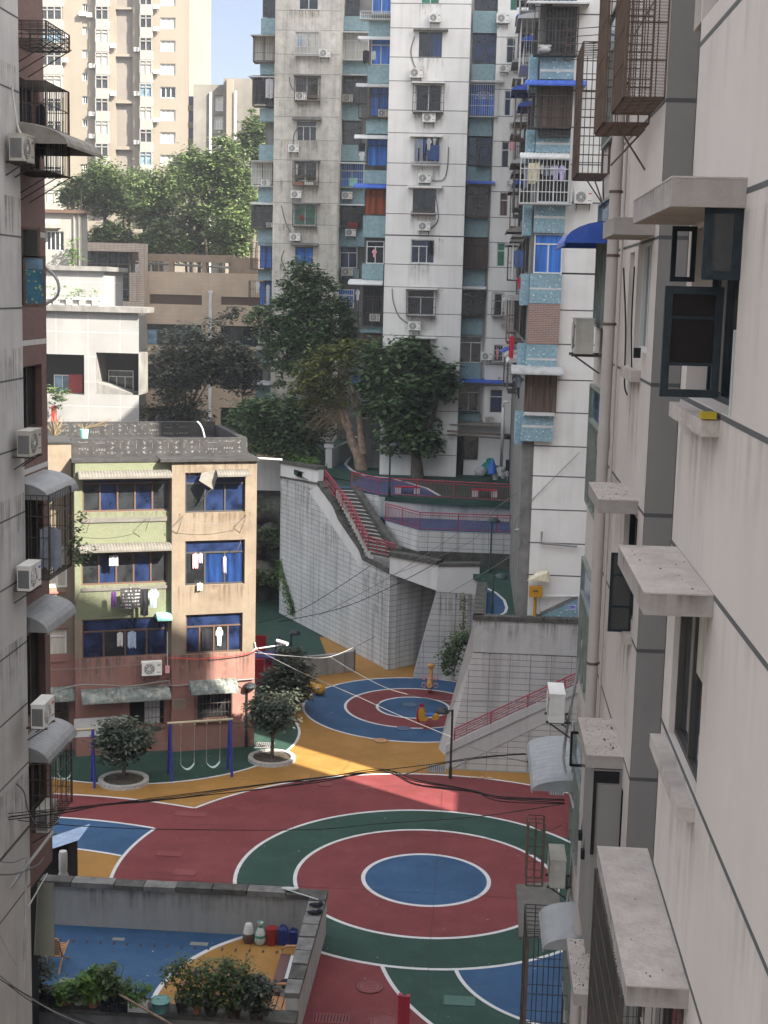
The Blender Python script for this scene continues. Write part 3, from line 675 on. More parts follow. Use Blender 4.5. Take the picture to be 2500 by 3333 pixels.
# middle terrace (green) with its front wall
ZM = 6.1
def zm(Y): return 6.1-.03*(Y-59.3)
def zu(Y): return 9.3 if Y >= 83 else 9.3-.0971*(83-Y)
def Psl(k, x, y, f, z0):
    z = z0
    for _ in range(40): z = .6*z+.4*f(PZ(*c(k,x,y),z).y)
    p = PZ(*c(k,x,y),z); return p
def PM(k, x, y): return Psl(k,x,y,zm,6.0)
def PU(k, x, y): return Psl(k,x,y,zu,9.0)
fx = PY(*c('H',1318,1012), 59.3).x
M = MB(); M.slab([(x,y,zm(y)) for x, y in ((fx+.1,59.4),(14,59.4),(14,74.6),(-4.2,74.6),(-2.9,72.9),(-.2,72.4),(.9,70),(.6,66))], .3, 0)
bl = circ(fx+1.0,61.5,2.6,ZM+.005,60); bl = [(min(max(p[0],fx+.15),9),p[1],p[2]) for p in bl]
p_ = [PM('I',*q)+Vector((0,0,.006)) for q in ((118,843),(190,880),(235,920),(248,960),(240,985),(205,1005),(100,1002),(105,900))]
M.add([tuple(p) for p in p_], [tuple(range(8))[::-1]], 1)
ribbon3(M, p_[:7], .13, .008, 2)
M.build('upper_path', ['p_green','p_blue','p_white'], kind='structure')
FF = Frame((-.83,59.3), (1,0))
TF = thing('terrace_front_wall', 'broad grey retaining wall with tile grid and plaster band behind the red railed stair', 'retaining wall', (3,57.75,0))
xt = fx+.83
ea, eb = FF.px(*c('K',1310,205)), FF.px(*c('K',1212,600)); xb = ea[0]-(ea[0]-eb[0])/(ea[1]-eb[1])*ea[1]
zb = FF.px(*c('L',60,200))[1]; zc = FF.px(*c('L',100,30))[1]
M = MB(); xz = xb+(ea[0]-xb)/ea[1]*zb; ps = [(xb,0),(16,0),(16,zb),(xz,zb)]
M.add([FF.pt(s,0,z) for s,z in ps]+[FF.pt(s,-.5,z) for s,z in ps], [(0,1,2,3),(7,6,5,4),(3,7,4,0),(0,4,5,1),(1,5,6,2),(2,6,7,3)]); M.build('wall', 'grid_wall_front', TF)
M = MB(); ps = [(xz,zb),(16,zb),(16,zc),(xt,zc)]
M.add([FF.pt(s,.04,z) for s,z in ps]+[FF.pt(s,-.3,z) for s,z in ps], [(0,1,2,3),(7,6,5,4),(3,7,4,0),(0,4,5,1),(1,5,6,2),(2,6,7,3)]); M.build('plaster_band', 'plaster_grey', TF)
M = MB(); x = xt-.05
while x < 15: M.fb(FF, x, x+.97, -.36, .09, zc, zc+.2, 0); x += 1.0
M.build('coping', 'mossy', TF)
TS = thing('terrace_side_wall', 'slanting pale side wall of the terrace, dark stone coping on top', 'retaining wall', (0,61,0))
bk = PZ(*c('H',1345,740), zc); gl = PZ(*c('K',1130,700)); gl2 = PZ(*c('K',1205,345))
M = MB()
bot = [(gl.x,gl.y-.2,0),(gl.x+1.0,57.76,0),(gl.x+1.6,66.5,0),(gl.x+.45,66.5,0)]
topq = [(fx-.0,59.31,zc),(fx+.45,59.31,zc),(bk.x+.4,66.5,zc),(bk.x-.02,66.5,zc)]
M.hexa([(xb-.83-.42,60.6,0),(xb-.83+.02,59.31,0),(.6,66.5,0),(-.35,66.5,0)]+topq, 0); M.build('wall', 'plaster_grey', TS)
M = MB()
for j in range(9):
    a = Vector(topq[0]).lerp(Vector(topq[3]), j/9); b = Vector(topq[0]).lerp(Vector(topq[3]), (j+.95)/9)
    M.hexa([(a.x-.08,a.y,zc),(a.x+.4,a.y,zc),(b.x+.4,b.y,zc),(b.x-.08,b.y,zc),(a.x-.08,a.y,zc+.2),(a.x+.4,a.y,zc+.2),(b.x+.4,b.y,zc+.2),(b.x-.08,b.y,zc+.2)])
M.build('coping', 'mossy', TS)
# tier two and the upper plaza
ZU, Z2 = 9.3, 7.6
u = lambda x, y, z=None: tuple(PU('H',x,y) if z is None else PZ(*c('H',x,y),z))
M = MB(); pl = [u(478,212),u(566,313),u(655,316),u(800,352),u(1270,382)]
fy = pl[-1][1]-.2
ea_ = FA.pt(L0+.4,-.35,0); bk_ = [(14,fy,zu(fy)),(14,83,ZU),(-10.6,83,ZU),(ea_.x,ea_.y,zu(ea_.y))]
M.slab([(q[0],q[1]+.03,q[2]) for q in pl]+bk_, .3, 0)
M.slab([(14,83,ZU),(14,104,ZU),(-14,104,ZU),(-12.2,88,ZU),(-10.6,83,ZU)], .3, 0)
bp = [u(470,205),u(566,313),u(655,316),u(800,352),u(930,352),u(1130,355),u(1060,315),u(960,285),u(850,258),u(720,245),u(655,218),PU('H',620,185),PU('H',650,140),PU('H',600,130),PU('H',560,190)]
M.add([(p[0],p[1],zu(p[1])+.008) for p in bp], [tuple(range(len(bp)))], 1)
ribbon3(M, [(q[0],q[1],zu(q[1])) for q in (bp[5],bp[6],bp[7],bp[8],bp[9],bp[10],bp[11],bp[12])], .2, .016, 2)
M.build('upper_plaza', ['p_green','p_blue','p_white'], kind='structure')
t2 = [u(838,488,Z2),u(1022,540,Z2),u(1640,533,Z2)]
M = MB(); M.slab([(t2[0][0]+.03,t2[0][1]+.03,Z2),(t2[1][0],t2[1][1]+.04,Z2),(t2[2][0],t2[1][1]+.04,Z2),(10,t2[1][1]+.04,Z2),(10,pl[-1][1]+.3,Z2),(pl[3][0],pl[3][1]+.4,Z2)], .3, 0); M.build('ramp', ['p_blue'], kind='structure')
def wallseg(name, a, b, z0, z1, th, m, parent=None, **kw):
    a = Vector((a[0],a[1],0)); b = Vector((b[0],b[1],0)); F = Frame(a, b-a); M = MB(); M.fb(F, 0, (b-a).length, -th, 0, z0, z1); return M.build(name, m, parent, **kw)
TW = thing('plaza_edge_wall', 'pale wall below the upper red railing, streaked with blue and green paint', 'retaining wall', (-2,73,Z2))
wallseg('wall', pl[2], pl[3], 5.0, min(pl[2][2],pl[3][2])-.02, .3, 'grid_wall', TW)
mat('paint_streak', (.42,.42,.41), rough=.8, streak=.7, scol=(.08,.15,.16), streakw=2, spots=.4, spcol=(.5,.5,.5), sps=1)
wallseg('wall', pl[3], (8,pl[-1][1]+.1), 7.0, pl[-1][2]-.02, .3, 'paint_streak', TW)
TR = thing('ramp_edge_wall', 'pale tiled wall below the lower red railing, dark mossy stones at its foot', 'retaining wall', (-1,70,5.5))
for a, b in ((t2[0],t2[1]),(t2[1],(9,t2[1][1]))):
    wallseg('wall', a, b, 6.45, Z2-.02, .35, 'grid_wall', TR)
wallseg('stone_foot', (t2[0][0]-.3,t2[0][1]-.1), (t2[1][0],t2[1][1]-.12), 4.8, 6.45, .3, 'moss_stone', TR); wallseg('stone_foot', (t2[1][0],t2[1][1]-.12), (9,t2[1][1]-.12), 4.8, 6.5, .3, 'moss_stone', TR)
# stairway along the stair wall
ST = thing('stairway', 'long mossy stone stairway climbing to the upper plaza behind a red railing', 'stairs', (-5,76,6))
zA, zB = pl[1][2], 5.95; n = 17
tl, tr = Vector(u(572,315)), Vector(u(655,318)); bL, bR = PZ(*c('H',755,665),zB), PZ(*c('H',880,690),zB)
mat('step', (.36,.36,.33), rough=.9, var=.25, vs=4, spots=.35, spcol=(.08,.09,.06), sps=3)
M = MB()
for i in range(n):
    a, b = i/n, (i+1)/n; z = zA-(i+1)*(zA-zB)/n+.0
    A_ = tl.lerp(bL,a); B_ = tr.lerp(bR,a); C_ = tr.lerp(bR,b+.01); D_ = tl.lerp(bL,b+.01)
    zz = zA-i*(zA-zB)/n-.08
    M.hexa([(D_.x,D_.y,zz-.5),(C_.x,C_.y,zz-.5),(B_.x,B_.y,zz-.5),(A_.x,A_.y,zz-.5),(D_.x,D_.y,zz),(C_.x,C_.y,zz),(B_.x,B_.y,zz),(A_.x,A_.y,zz)], 0)
    M.hexa([(D_.x,D_.y-.012,zz-.14),(C_.x,C_.y-.012,zz-.14),(C_.x,C_.y-.002,zz-.14),(D_.x,D_.y-.002,zz-.14),(D_.x,D_.y-.012,zz-.01),(C_.x,C_.y-.012,zz-.01),(C_.x,C_.y-.002,zz-.01),(D_.x,D_.y-.002,zz-.01)], 1)
M.build('step', ['step','mossy'], ST)
M = MB()
R1 = [tr+Vector((.15,0,.1)), tr.lerp(bR,.5)+Vector((.15,0,.2)), bR+Vector((.2,.1,.35))]
for i in range(2): 
    a, b = R1[i], R1[i+1]; M.hexa([(a.x-.1,a.y,a.z-2.2),(a.x+.25,a.y,a.z-2.2),(b.x+.25,b.y,b.z-2.2),(b.x-.1,b.y,b.z-2.2),(a.x-.1,a.y,a.z+.12),(a.x+.25,a.y,a.z+.12),(b.x+.25,b.y,b.z+.12),(b.x-.1,b.y,b.z+.12)])
M.build('side_kerb', 'mossy', ST)
# red railings
mat('red_rail', (.30,.018,.045), rough=.45, var=.2, vs=5, bump=0, spec=.5)
def railing(name, pts, h, label, sp=.14, post=2.2, gap=.0, pickets=True, bars=()):
    t = thing(name, label, 'railing', tuple(pts[0])); up_ = Vector((0,0,1))
    for i in range(len(pts)-1):
        a, b = Vector(pts[i]), Vector(pts[i+1]); L_ = (b-a).length; RA = MB()
        RA.tube([a+up_*h, b+up_*h], .032, 6); RA.tube([a+up_*(h-.13), b+up_*(h-.13)], .02, 5); RA.tube([a+up_*.1, b+up_*.1], .02, 5)
        for q_ in bars: RA.tube([a+up_*q_, b+up_*q_], .018, 5)
        k = max(1, round(L_/post))
        for j in range(k+(i == len(pts)-2)):
            p = a.lerp(b, j/k); MB().tube([p, p+up_*h], .03, 6).build('post', 'red_rail', t)
        if pickets:
            k = int(L_/sp)
            for j in range(1, k): p = a.lerp(b, j/k); RA.tube([p+up_*.1, p+up_*(h-.13)], .011, 4, 0, False)
        RA.build('rail_panel', 'red_rail', t)
    return t
off = Vector((0,-.02,0))
railing('railing', [Vector(pl[2])+off, Vector(pl[3])+off, Vector((PY(*c('H',1620,380),pl[4][1]).x, pl[4][1]-.05, pl[4][2]))], .98, 'upper red picket railing along the edge of the top plaza')
railing('railing', [Vector(t2[0])+off, Vector(t2[1])+off, Vector((t2[2][0], t2[1][1]-.03, Z2))], .95, 'lower red picket railing in front of the blue ramp')
e = Vector((-.12,-.05,.12))
sr = [tl+e+Vector((-.55,.4,0)), tl.lerp(bL,.5)+e, bL+e]
railing('railing', sr, .85, 'red stair railing with crossing bars down the long stairway', sp=.3, post=1.0, bars=(.35,.6))
railing('railing', [bL+e, bR+Vector((.1,-.3,0))], .8, 'short red railing section at the foot of the long stairway', sp=.3, post=.8, bars=(.35,.6))
# front stair flight with solid parapet
FG = Frame((-.83,57.9), (1,0))
sa = FG.px(*c('K',1165,720)); sb = FG.px(*c('K',1200,690)); st = FG.px(*c('K',1659,480)); lo1 = FG.px(*c('K',1280,790)); lo2 = FG.px(*c('K',1659,605))
x0, x1 = 0.0, 5.8; slope = (st[1]-sb[1])/(st[0]-sb[0])
stain(TF, FF, xt, 16, zc, 1.5, .045); stain(TF, FF, xz, 16, zb, 3.5, .004, 'stain_soft')
TT = thing('front_stairs', 'concrete stair flight with solid grey parapet climbing right along the terrace wall', 'stairs', (2,56.5,0))
M = MB(); zz = lambda s: max(.9, sb[1]+slope*(s-sb[0]))
l2 = (lo2[1]-lo1[1])/(lo2[0]-lo1[0]); zl = lambda s: max(0, lo1[1]+l2*(s-lo1[0]))
ss = [sa[0]-.02, lo1[0], 6.5]; s00 = ss[0]
loz = lo1[0]-lo1[1]/l2
top = [(s00,zz(s00)),(6.5,zz(6.5))]; bt = [(s00,0),(loz if loz > s00 else s00,0),(6.5,zl(6.5))]
ps = bt+top[::-1]
M.add([FG.pt(s,0,z) for s,z in ps]+[FG.pt(s,-.18,z) for s,z in ps], [tuple(range(5)),tuple(range(9,4,-1))]+[(i,i+5,(i+1)%5+5,(i+1)%5) for i in range(5)])
M.build('parapet', 'plaster_grey', TT)
M = MB(); M.fb(FG, s00-.06, 6.5, .0, .06, 0, .03); 
strip(M, FG, (s00,zz(s00)-.36), (6.5,zz(6.5)-.36), .05, 0, .05); M.build('moulding', 'yard_wall', TT)
M = MB()
for i in range(24):
    s = s00+.6+i*.3; z = (i+1)*slope*.3
    if s < 6.3: M.fb(FG, s, s+.32, -1.39, -.19, 0, z)
M.build('steps', 'step', TT)
M = MB(); M.fb(FG, loz, 6.5, -1.39, -1.36, 0, .02); 
ps = [(loz+.1,0),(6.5,0),(6.5,zl(6.5)-.01)]
M.add([FG.pt(s,-.03,z) for s,z in ps], [(0,1,2)]); M.build('under_wall', 'grid_wall_front', TT)
hr = .55
railing('railing', [FG.pt(s00+.35,-.09,zz(s00+.35)-.02), FG.pt(6.4,-.09,zz(6.4)-.02)], hr, 'red handrail of four bars on the grey parapet of the front stairs', pickets=False, post=1.6, bars=(.22,.33))
# low stained wall in front of the stair wall
TQ = thing('low_wall', 'low rain streaked concrete wall curving beside the upper rings', 'wall', (-8,72,0))
lw = [PZ(*c('K',380,340)), PZ(*c('K',480,330)), PZ(*c('K',600,316)), PZ(*c('K',665,303))]
mat('streaked', (.30,.29,.27), rough=.9, streak=.8, scol=(.13,.12,.11), streakw=6, var=.15)
M = MB()
hh = PY(*c('K',665,198), lw[3].y).z
for i in range(3):
    a, b = lw[i], lw[i+1]; a_ = a if i else a-(b-a)*1.6
    F_ = Frame(a_, b-a_); M.fb(F_, 0, (b-a_).length, -.25, 0, 0, hh)
M.build('wall', 'streaked', TQ)
M = MB(); M.tube([lw[3]+Vector((.05,0,0)), lw[3]+Vector((.05,0,hh+.1))], .04, 6); M.build('end_post', 'iron', TQ)
# ================================================================== cloth, plants
def cloth(F, k, x0, y0, x1, y1, m, label, kind='shirt', d=.3, cat='laundry', group=None, name=None, wave=.03):
    s0, s1, z0, z1 = F.rect(k, x0, y0, x1, y1, d); W, H_ = s1-s0, z1-z0; n = 16; M = MB(); ph = random.uniform(0,6)
    rows = 5
    def tb(t):
        if kind == 'shirt':
            e = min(t, 1-t)
            if e < .2: return 1-.1-(.2-e)*.6, 1-.42-(e)*.3
            return 1-.03*(abs(t-.5) < .12)*2, 0
        if kind == 'trousers':
            return 1, (.62-abs(t-.5)*.6 if abs(t-.5) < .07 else 0.0)
        if kind == 'hang': return 1-.15*abs(t-.5), .1*sin(9*t+ph)**2
        return 1-.015*sin(3*t*pi), .02*sin(8*t+ph)
    vs = []
    for side in (0, 1):
        for j in range(n+1):
            t = j/n; a, b = tb(t)
            for i in range(rows):
                z = z0+H_*(a+(b-a)*i/(rows-1))
                vs.append(F.pt(s0+W*t, d+wave*sin(11*t+ph)*(.3+i/rows)-side*.012, z))
    q = (n+1)*rows; fs = []
    for j in range(n):
        for i in range(rows-1):
            a = j*rows+i; fs.append((a,a+1,a+rows+1,a+rows)); fs.append((q+a,q+a+rows,q+a+rows+1,q+a+1))
    M.add(vs, fs, 0, True)
    M.bar(F.pt((s0+s1)/2,d,z1+.05), F.pt((s0+s1)/2,d,z1-.02), .01); M.bar(F.pt(s0+W*.25,d,z1-.02), F.pt(s1-W*.25,d,z1-.02), .01)
    return M.build(name or {'shirt':'shirt','trousers':'trousers'}.get(kind,'cloth'), m, None, label, cat, group)
def leafcards(M, pts, rn, size, m=0, flat=.5):
    for p in pts:
        a = rn.uniform(0, 2*pi); t = rn.uniform(-flat, flat); s = size*rn.uniform(.6,1.3)
        d = Vector((cos(a), sin(a), t-.25)).normalized(); e = Vector((-sin(a), cos(a), rn.uniform(-.6,.6))).normalized()
        M.add([p, p+d*s*.5+e*s*.26, p+d*s, p+d*s*.5-e*s*.26], [(0,1,2,3)], m)
def crown_pts(rn, blobs, nclump, per, cr, shell=.55):
    out = []; tot = sum(b[3]*b[4]*b[5] for b in blobs)
    for bx, by, bz, rx, ry, rz in blobs:
        k = max(2, int(nclump*(rx*ry*rz)/tot))
        for _ in range(k):
            while True:
                v = Vector((rn.uniform(-1,1), rn.uniform(-1,1), rn.uniform(-1,1)))
                if shell < v.length < 1: break
            cc = Vector((bx+v.x*rx, by+v.y*ry, bz+v.z*rz)); R_ = cr*rn.uniform(.6,1.35)
            for _ in range(int(per*rn.uniform(.7,1.3))):
                g_ = Vector((rn.gauss(0,.5), rn.gauss(0,.5), rn.gauss(0,.28)))
                out.append(cc+g_*R_)
    return out
def foliage(name, dark, lite, tip):
    return mat(name, dark, rough=.6, var=.35, vs=.9, island=.9, icol=lite, bump=0, spec=.25, spots=.0, transl=.22)
foliage('leaf_dark', (.045,.08,.034), (.13,.20,.08), 0)
foliage('leaf_mid', (.045,.075,.028), (.13,.18,.07), 0)
foliage('leaf_yellow', (.07,.09,.02), (.20,.21,.05), 0)
foliage('leaf_hill', (.055,.085,.03), (.15,.205,.07), 0)
foliage('leaf_grey', (.045,.056,.04), (.12,.14,.10), 0)
foliage('leaf_bright', (.05,.11,.02), (.14,.24,.05), 0)
mat('bark', (.085,.07,.055), rough=.95, var=.35, vs=5, bump=.8, bs=9)
mat('bark_pale', (.24,.17,.125), rough=.95, var=.45, vs=3, spots=.5, spcol=(.09,.065,.05), sps=2, bump=.9, bs=6)
mat('twig', (.20,.15,.09), rough=.9, bump=0)
def tree(name, label, base, blobs, limbs, n, per, cr, leaf, lm='leaf_dark', bark='bark', r0=.18, cat='tree', group=None, seed=1, shell=.5, twigs=0):
    rn = random.Random(seed); t = thing(name, label, cat, tuple(base), group); b = Vector(base)
    T = MB()
    for L_ in limbs:
        pts = [b+Vector(p[:3]) for p in L_]; rs = [p[3] for p in L_]; T.tube(pts, rs, 8)
    ends = [b+Vector(L_[-1][:3]) for L_ in limbs]
    for bl in blobs:
        c_ = b+Vector(bl[:3]); e = min(ends, key=lambda q_: (q_-c_).length); T.tube([e, e.lerp(c_,.5)+Vector((0,0,-.1)), c_], [r0*.35, r0*.22, r0*.1], 6)
        for _ in range(5):
            v = Vector((rn.uniform(-1,1)*bl[3], rn.uniform(-1,1)*bl[4], rn.uniform(-.7,1)*bl[5]))*.75
            T.tube([c_-Vector((0,0,bl[5]*.4)), c_+v*.5, c_+v], [r0*.14,r0*.1,r0*.05], 5)
    T.build('trunk', bark, t)
    L_ = MB(); leafcards(L_, crown_pts(rn, [(b.x+x,b.y+y,b.z+z,rx,ry,rz) for x,y,z,rx,ry,rz in blobs], n, per, cr, shell), rn, leaf)
    L_.build('crown', lm, t)
    return t
# ================================================================== TOWERS
def grooves(M, F, s0, s1, zs, m=1, h=.038):
    for z in zs: M.fb(F, s0, s1, 0, .004, z-h/2, z+h/2, m)
def band(parent, F, k, x0, y0, x1, y1, d=.9, d0=0, m='blue_tile', stripe=None, name='balcony_parapet'):
    s0, s1, z0, z1 = F.rect(k, x0, y0, x1, y1, d0+d); M = MB(); M.fb(F, s0, s1, d0, d0+d, z0, z1)
    if stripe: 
        za = F.px(*c(k,x0,stripe[0]),d0+d)[1]; zb_ = F.px(*c(k,x0,stripe[1]),d0+d)[1]; M.fb(F, s0, s1, d0+d, d0+d+.004, zb_, za, 1)
    return M.build(name, [m,'awn_white'], parent)
def ledge(parent, F, k, x0, y0, x1, y1, d=.6, m='white_wall', name='canopy'):
    s0, s1, z0, z1 = F.rect(k, x0, y0, x1, y1, d); return MB().fb(F, s0, s1, 0, d, z0, max(z1, z0+.07)).build(name, m, parent)
# ---- white tower (middle)
F2 = Frame((-5.70,83), (1,0)); SW = PY(1535,0,83).x+5.70
T2 = thing('white_tower', 'white painted apartment tower with thin dark groove lines, in the middle of the view', 'apartment tower', (-3.5,88,ZU))
W2 = [('B',1030,-45,1130,20,'g_green'),('B',1018,172,1143,308,'g_blue'),('B',1000,455,1140,600,'g_dark'),('B',995,740,1130,880,'g_dark'),('B',985,1020,1108,1150,'g_dark'),
      ('E',975,133,1102,260,'g_blue'),('E',955,405,1100,540,'g_dark'),('E',965,672,1078,790,'curtain_brown'),('E',940,930,1070,1060,'g_dark')]
H2 = [F2.rect(*x[:5]) for x in W2]
M = MB(); wall_holes(M, F2, 0, SW, ZU, 39, H2, depth=.22, back=2)
gz = [F2.px(*c('B',1250,y))[1] for y in (-120,22,155,313,442,600,723,887,1008,1161,1276)]+[F2.px(*c('E',1230,y))[1] for y in (118,273,396,538,658,803,935,1062,1190,1300)]
grooves(M, F2, 0, SW, gz)
M.box(-5.70,-5.70+SW,83.0+.22,97,ZU,39,0)
M.build('wall', ['white_wall','groove','dark'], T2)
for i, (x, h) in enumerate(zip(W2, H2)):
    window(T2, F2, h, frame='dark_frame' if i in (1,4,7) else 'white_frame', glass=x[5], nx=2 if i != 5 else 3, tz=None if i in (1,3) else .72 if i in (5,6,8) else None, gl=(['g_dark','g_bright_blue'] if i == 1 else None))
for k, x0, y0, x1, y1 in (('B',988,152,1175,162),('B',978,440,1155,447),('B',970,727,1145,738),('B',958,1003,1140,1014),('E',943,393,1118,402),('E',932,656,1112,666)): ledge(T2, F2, k, x0, y0, x1, y1, .45, 'dark_concrete' if y0 in (152,) else 'white_wall')
cage(T2, F2, F2.rect('B',985,450,1152,605,.5), .5, m='iron', deco=2); cage(T2, F2, F2.rect('E',950,403,1108,545,.5), .5, m='iron')
cage(T2, F2, F2.rect('B',975,872,1130,890,.4), .4, m='white_iron', hr=1, roof=False); cage(T2, F2, F2.rect('B',975,1142,1108,1160,.4), .4, m='rust_iron', hr=1, roof=False)
for (k,x0,y0,x1,y1,st,lb) in (('B',1073,75,1137,120,'green','white air conditioner on the white tower below the green topmost window'),
    ('B',968,372,1040,420,'white','white air conditioner on the white tower left below the blue paned window'),
    ('B',1037,612,1108,660,'white','white air conditioner on the white tower right below the caged curtained window'),
    ('B',1013,935,1083,987,'green','white air conditioner under the white tower window full of drying clothes'),
    ('B',1013,1197,1080,1245,'blue','white air conditioner under the brown framed window of the white tower'),
    ('E',960,573,1028,622,'white','lowest air conditioner of the white tower, below its lower iron window cage')):
    ac(F2, k, x0, y0, x1, y1, lb, st)
for k, x0, y0, x1, y1, m, kd, lb in (('B',995,748,1040,872,'cloth_grey','trousers','grey tracksuit trousers hanging in the laundry window of the white tower'),
    ('B',1040,745,1060,830,'cloth_blue','shirt','dark blue shirt between grey trousers and white shirt in the laundry window'),
    ('B',1058,745,1086,810,'cloth_white','shirt','white shirt hanging in the laundry window of the white tower'),
    ('B',1062,780,1128,872,'cloth_blue','hang','wide dark blue cloth hanging at the right of the laundry window'),
    ('B',1092,742,1112,782,'cloth_white','shirt','small white top above the wide dark blue cloth in the laundry window')):
    cloth(F2, k, x0, y0, x1, y1, m, lb, kd, d=.32 if m != 'cloth_white' else .36, group='clothes in the laundry window of the white tower')
cloth(F2, 'E', 1068,140,1095,215, 'cloth_black', 'black garment drying in the half open upper window of the white tower', 'hang', d=.15)
for (a_, b_, q_, t_) in H2: stain(T2, F2, a_-.1, b_+.1, q_-.02, 1.6, .006)
for (a_, b_, q_, t_) in H2[2:7]: stain(T2, F2, b_+.1, b_+.5, t_+.1, 1.4, .006)
for k, pts, lb in (('B',((995,195),(975,270),(985,330),(1003,372)),'pale hose curling down left of the blue paned window of the white tower'),('B',((1178,795),(1172,900),(1150,970),(1088,975)),'long hose looping right of the laundry window of the white tower'),
    ('B',((1105,1030),(1118,1120),(1120,1190),(1080,1235)),'hose beside the brown framed window of the white tower'),('E',((873,398),(880,470),(910,545),(960,585)),'hose sloping left of the lower window cage of the white tower')):
    polycable('hose', [F2.pt(*(lambda q:(q[0],.06,q[1]))(F2.px(*c(k,x,y),.06))) for x, y in pts], .03, lb, 'grey_cable', 'hose')
# left balconies of the white tower
F2L = Frame((-8.5,86), (1,0)); WL0 = F2L.px(*c('B',722,600))[0]
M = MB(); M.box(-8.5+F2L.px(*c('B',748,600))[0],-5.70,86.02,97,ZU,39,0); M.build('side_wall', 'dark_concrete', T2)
for q in [('B',748,105,870,200),('B',742,352,862,450),('B',733,640,855,722),('B',722,920,845,992),('B',717,1165,836,1282),('E',710,262,826,350),('E',703,603,816,635)]: band(T2, F2L, *q)
def bwin(P, F, k, x0, y0, x1, y1, **kw):
    r = F.rect(k, x0, y0, x1, y1, kw.get('dd',0)); kw.pop('dd',0); return window(P, F, r, **kw)
for q, g_, fr in ((('B',765,-60,870,72),'curtain_blue','white_frame'),(('B',760,207,866,350),'curtain_blue','white_frame'),(('B',755,470,856,630),'curtain_blue','dark_frame'),(('B',738,750,848,898),'curtain_blue','dark_frame'),
               (('B',727,1022,838,1160),'curtain_orange','brown_frame'),(('E',735,140,830,262),'g_dark','white_frame'),(('E',715,385,820,600),'g_dark','dark_frame'),(('E',703,642,815,790),'curtain_brown','brown_frame'),
               (('E',700,1000,812,1100),'g_dark','white_frame')):
    bwin(T2, F2L, *q, d=.55, frame=fr, glass=g_, nx=2, tz=.75, dd=.6)
for k, x0, x1, y, dd, mm in (('B',690,868,195,1.3,'awn_white'),('B',680,860,452,1.4,'awn_grey'),('B',672,850,730,1.4,'awn_white'),('B',668,842,995,1.4,'awn_blue'),('E',640,825,355,1.6,'awn_white')):
    s0, s1, z0, z1 = F2L.rect(k,x0,y,x1,y+2,1); awning(T2, F2L, s0, s1, z1+.1, dd, .3, mm)
cage(T2, F2L, F2L.rect('B',692,468,858,635,1.2), .7, d0=.5, m='iron', deco=2); cage(T2, F2L, F2L.rect('E',690,385,822,600,1.2), .7, d0=.5, m='iron')
cage(T2, F2L, F2L.rect('B',700,60,868,100,1.3), .8, d0=.5, m='white_iron', hr=2, roof=False)
s0, s1, z0, z1 = F2L.rect('E',655,870,748,895,1.2); awning(T2, F2L, s0, s1, z1, 1.5, .35, 'awn_blue')
ac(F2L, 'B', 797,585,853,632, 'old air conditioner inside the iron balcony cage left of the white tower', 'old', 1.0); ac(F2L, 'E', 752,535,808,573, 'air conditioner inside the low balcony cage by the fig tree', 'old', 1.0)
for k, x0, y0, x1, y1, m, kd, lb in (('B',715,270,748,345,'cloth_black','hang','black garment on a pole below the white balcony awning'),
    ('B',692,770,728,820,'cloth_black','hang','black shirt over a white one beside the blue curtained balcony'),('B',692,820,728,866,'cloth_white','shirt','white shirt beside the blue curtained balcony'),
    ('B',765,275,785,325,'cloth_white','hang','white towel hanging right of the black garment under the awning'),
    ('E',765,185,790,228,'cloth_pink','shirt','small pink top hanging in the open balcony window'),('E',675,402,700,460,'cloth_white','shirt','white shirt in the low balcony cage by the fig tree')):
    cloth(F2L, k, x0, y0, x1, y1, m, lb, kd, d=1.28)
# right recess with blue parapets and the wall beyond
F2R = Frame((-1.3,84.6), (1,0)); F2W = Frame((-1.3,84.0), (1,0))
xa = -1.3+F2W.px(*c('B',1442,100))[0]; 
WW = [('B',1510,-60,1552,57,'g_green'),('B',1490,205,1540,340,'g_dark'),('B',1480,490,1515,625,'g_blue'),('B',1465,765,1505,903,'g_dark'),('B',1455,1040,1500,1168,'curtain_brown'),('E',1440,152,1483,278,'g_green'),
      ('E',1424,425,1468,545,'g_dark'),('E',1422,702,1472,792,'g_dark'),('E',1400,940,1470,1070,'g_blue')]
HW = [F2W.rect(*x[:5]) for x in WW]; sA = xa+1.3; XE = 2.0+1.3
M = MB(); wall_holes(M, F2W, sA, XE, ZU, 39, HW, depth=.22, back=2)
gz2 = [F2W.px(*c('B',1470,y))[1] for y in (200,347,482,628,763,900,1035,1175)]+[F2W.px(*c('E',1430,y))[1] for y in (148,282,410,538,665,808,920)]
grooves(M, F2W, sA, XE, gz2)
M.box(-1.25,2.0,84.65,97,ZU,39,0); M.box(xa,2.0,84.23,84.65,ZU,39,0)
M.build('wall', ['white_wall','groove','dark'], T2)
for x, h in zip(WW, HW): window(T2, F2W, h, glass=x[5], nx=2 if (h[1]-h[0]) > .9 else 1, tz=.68)
for q in [('B',1310,58,1441,178),('B',1303,345,1430,432),('B',1287,632,1414,735),('B',1275,900,1404,980),('B',1258,1175,1390,1280),('E',1250,297,1377,385),('E',1242,550,1364,645),('E',1236,800,1352,893),('E',1222,1062,1347,1130)]: band(T2, F2R, *q, d=.45)
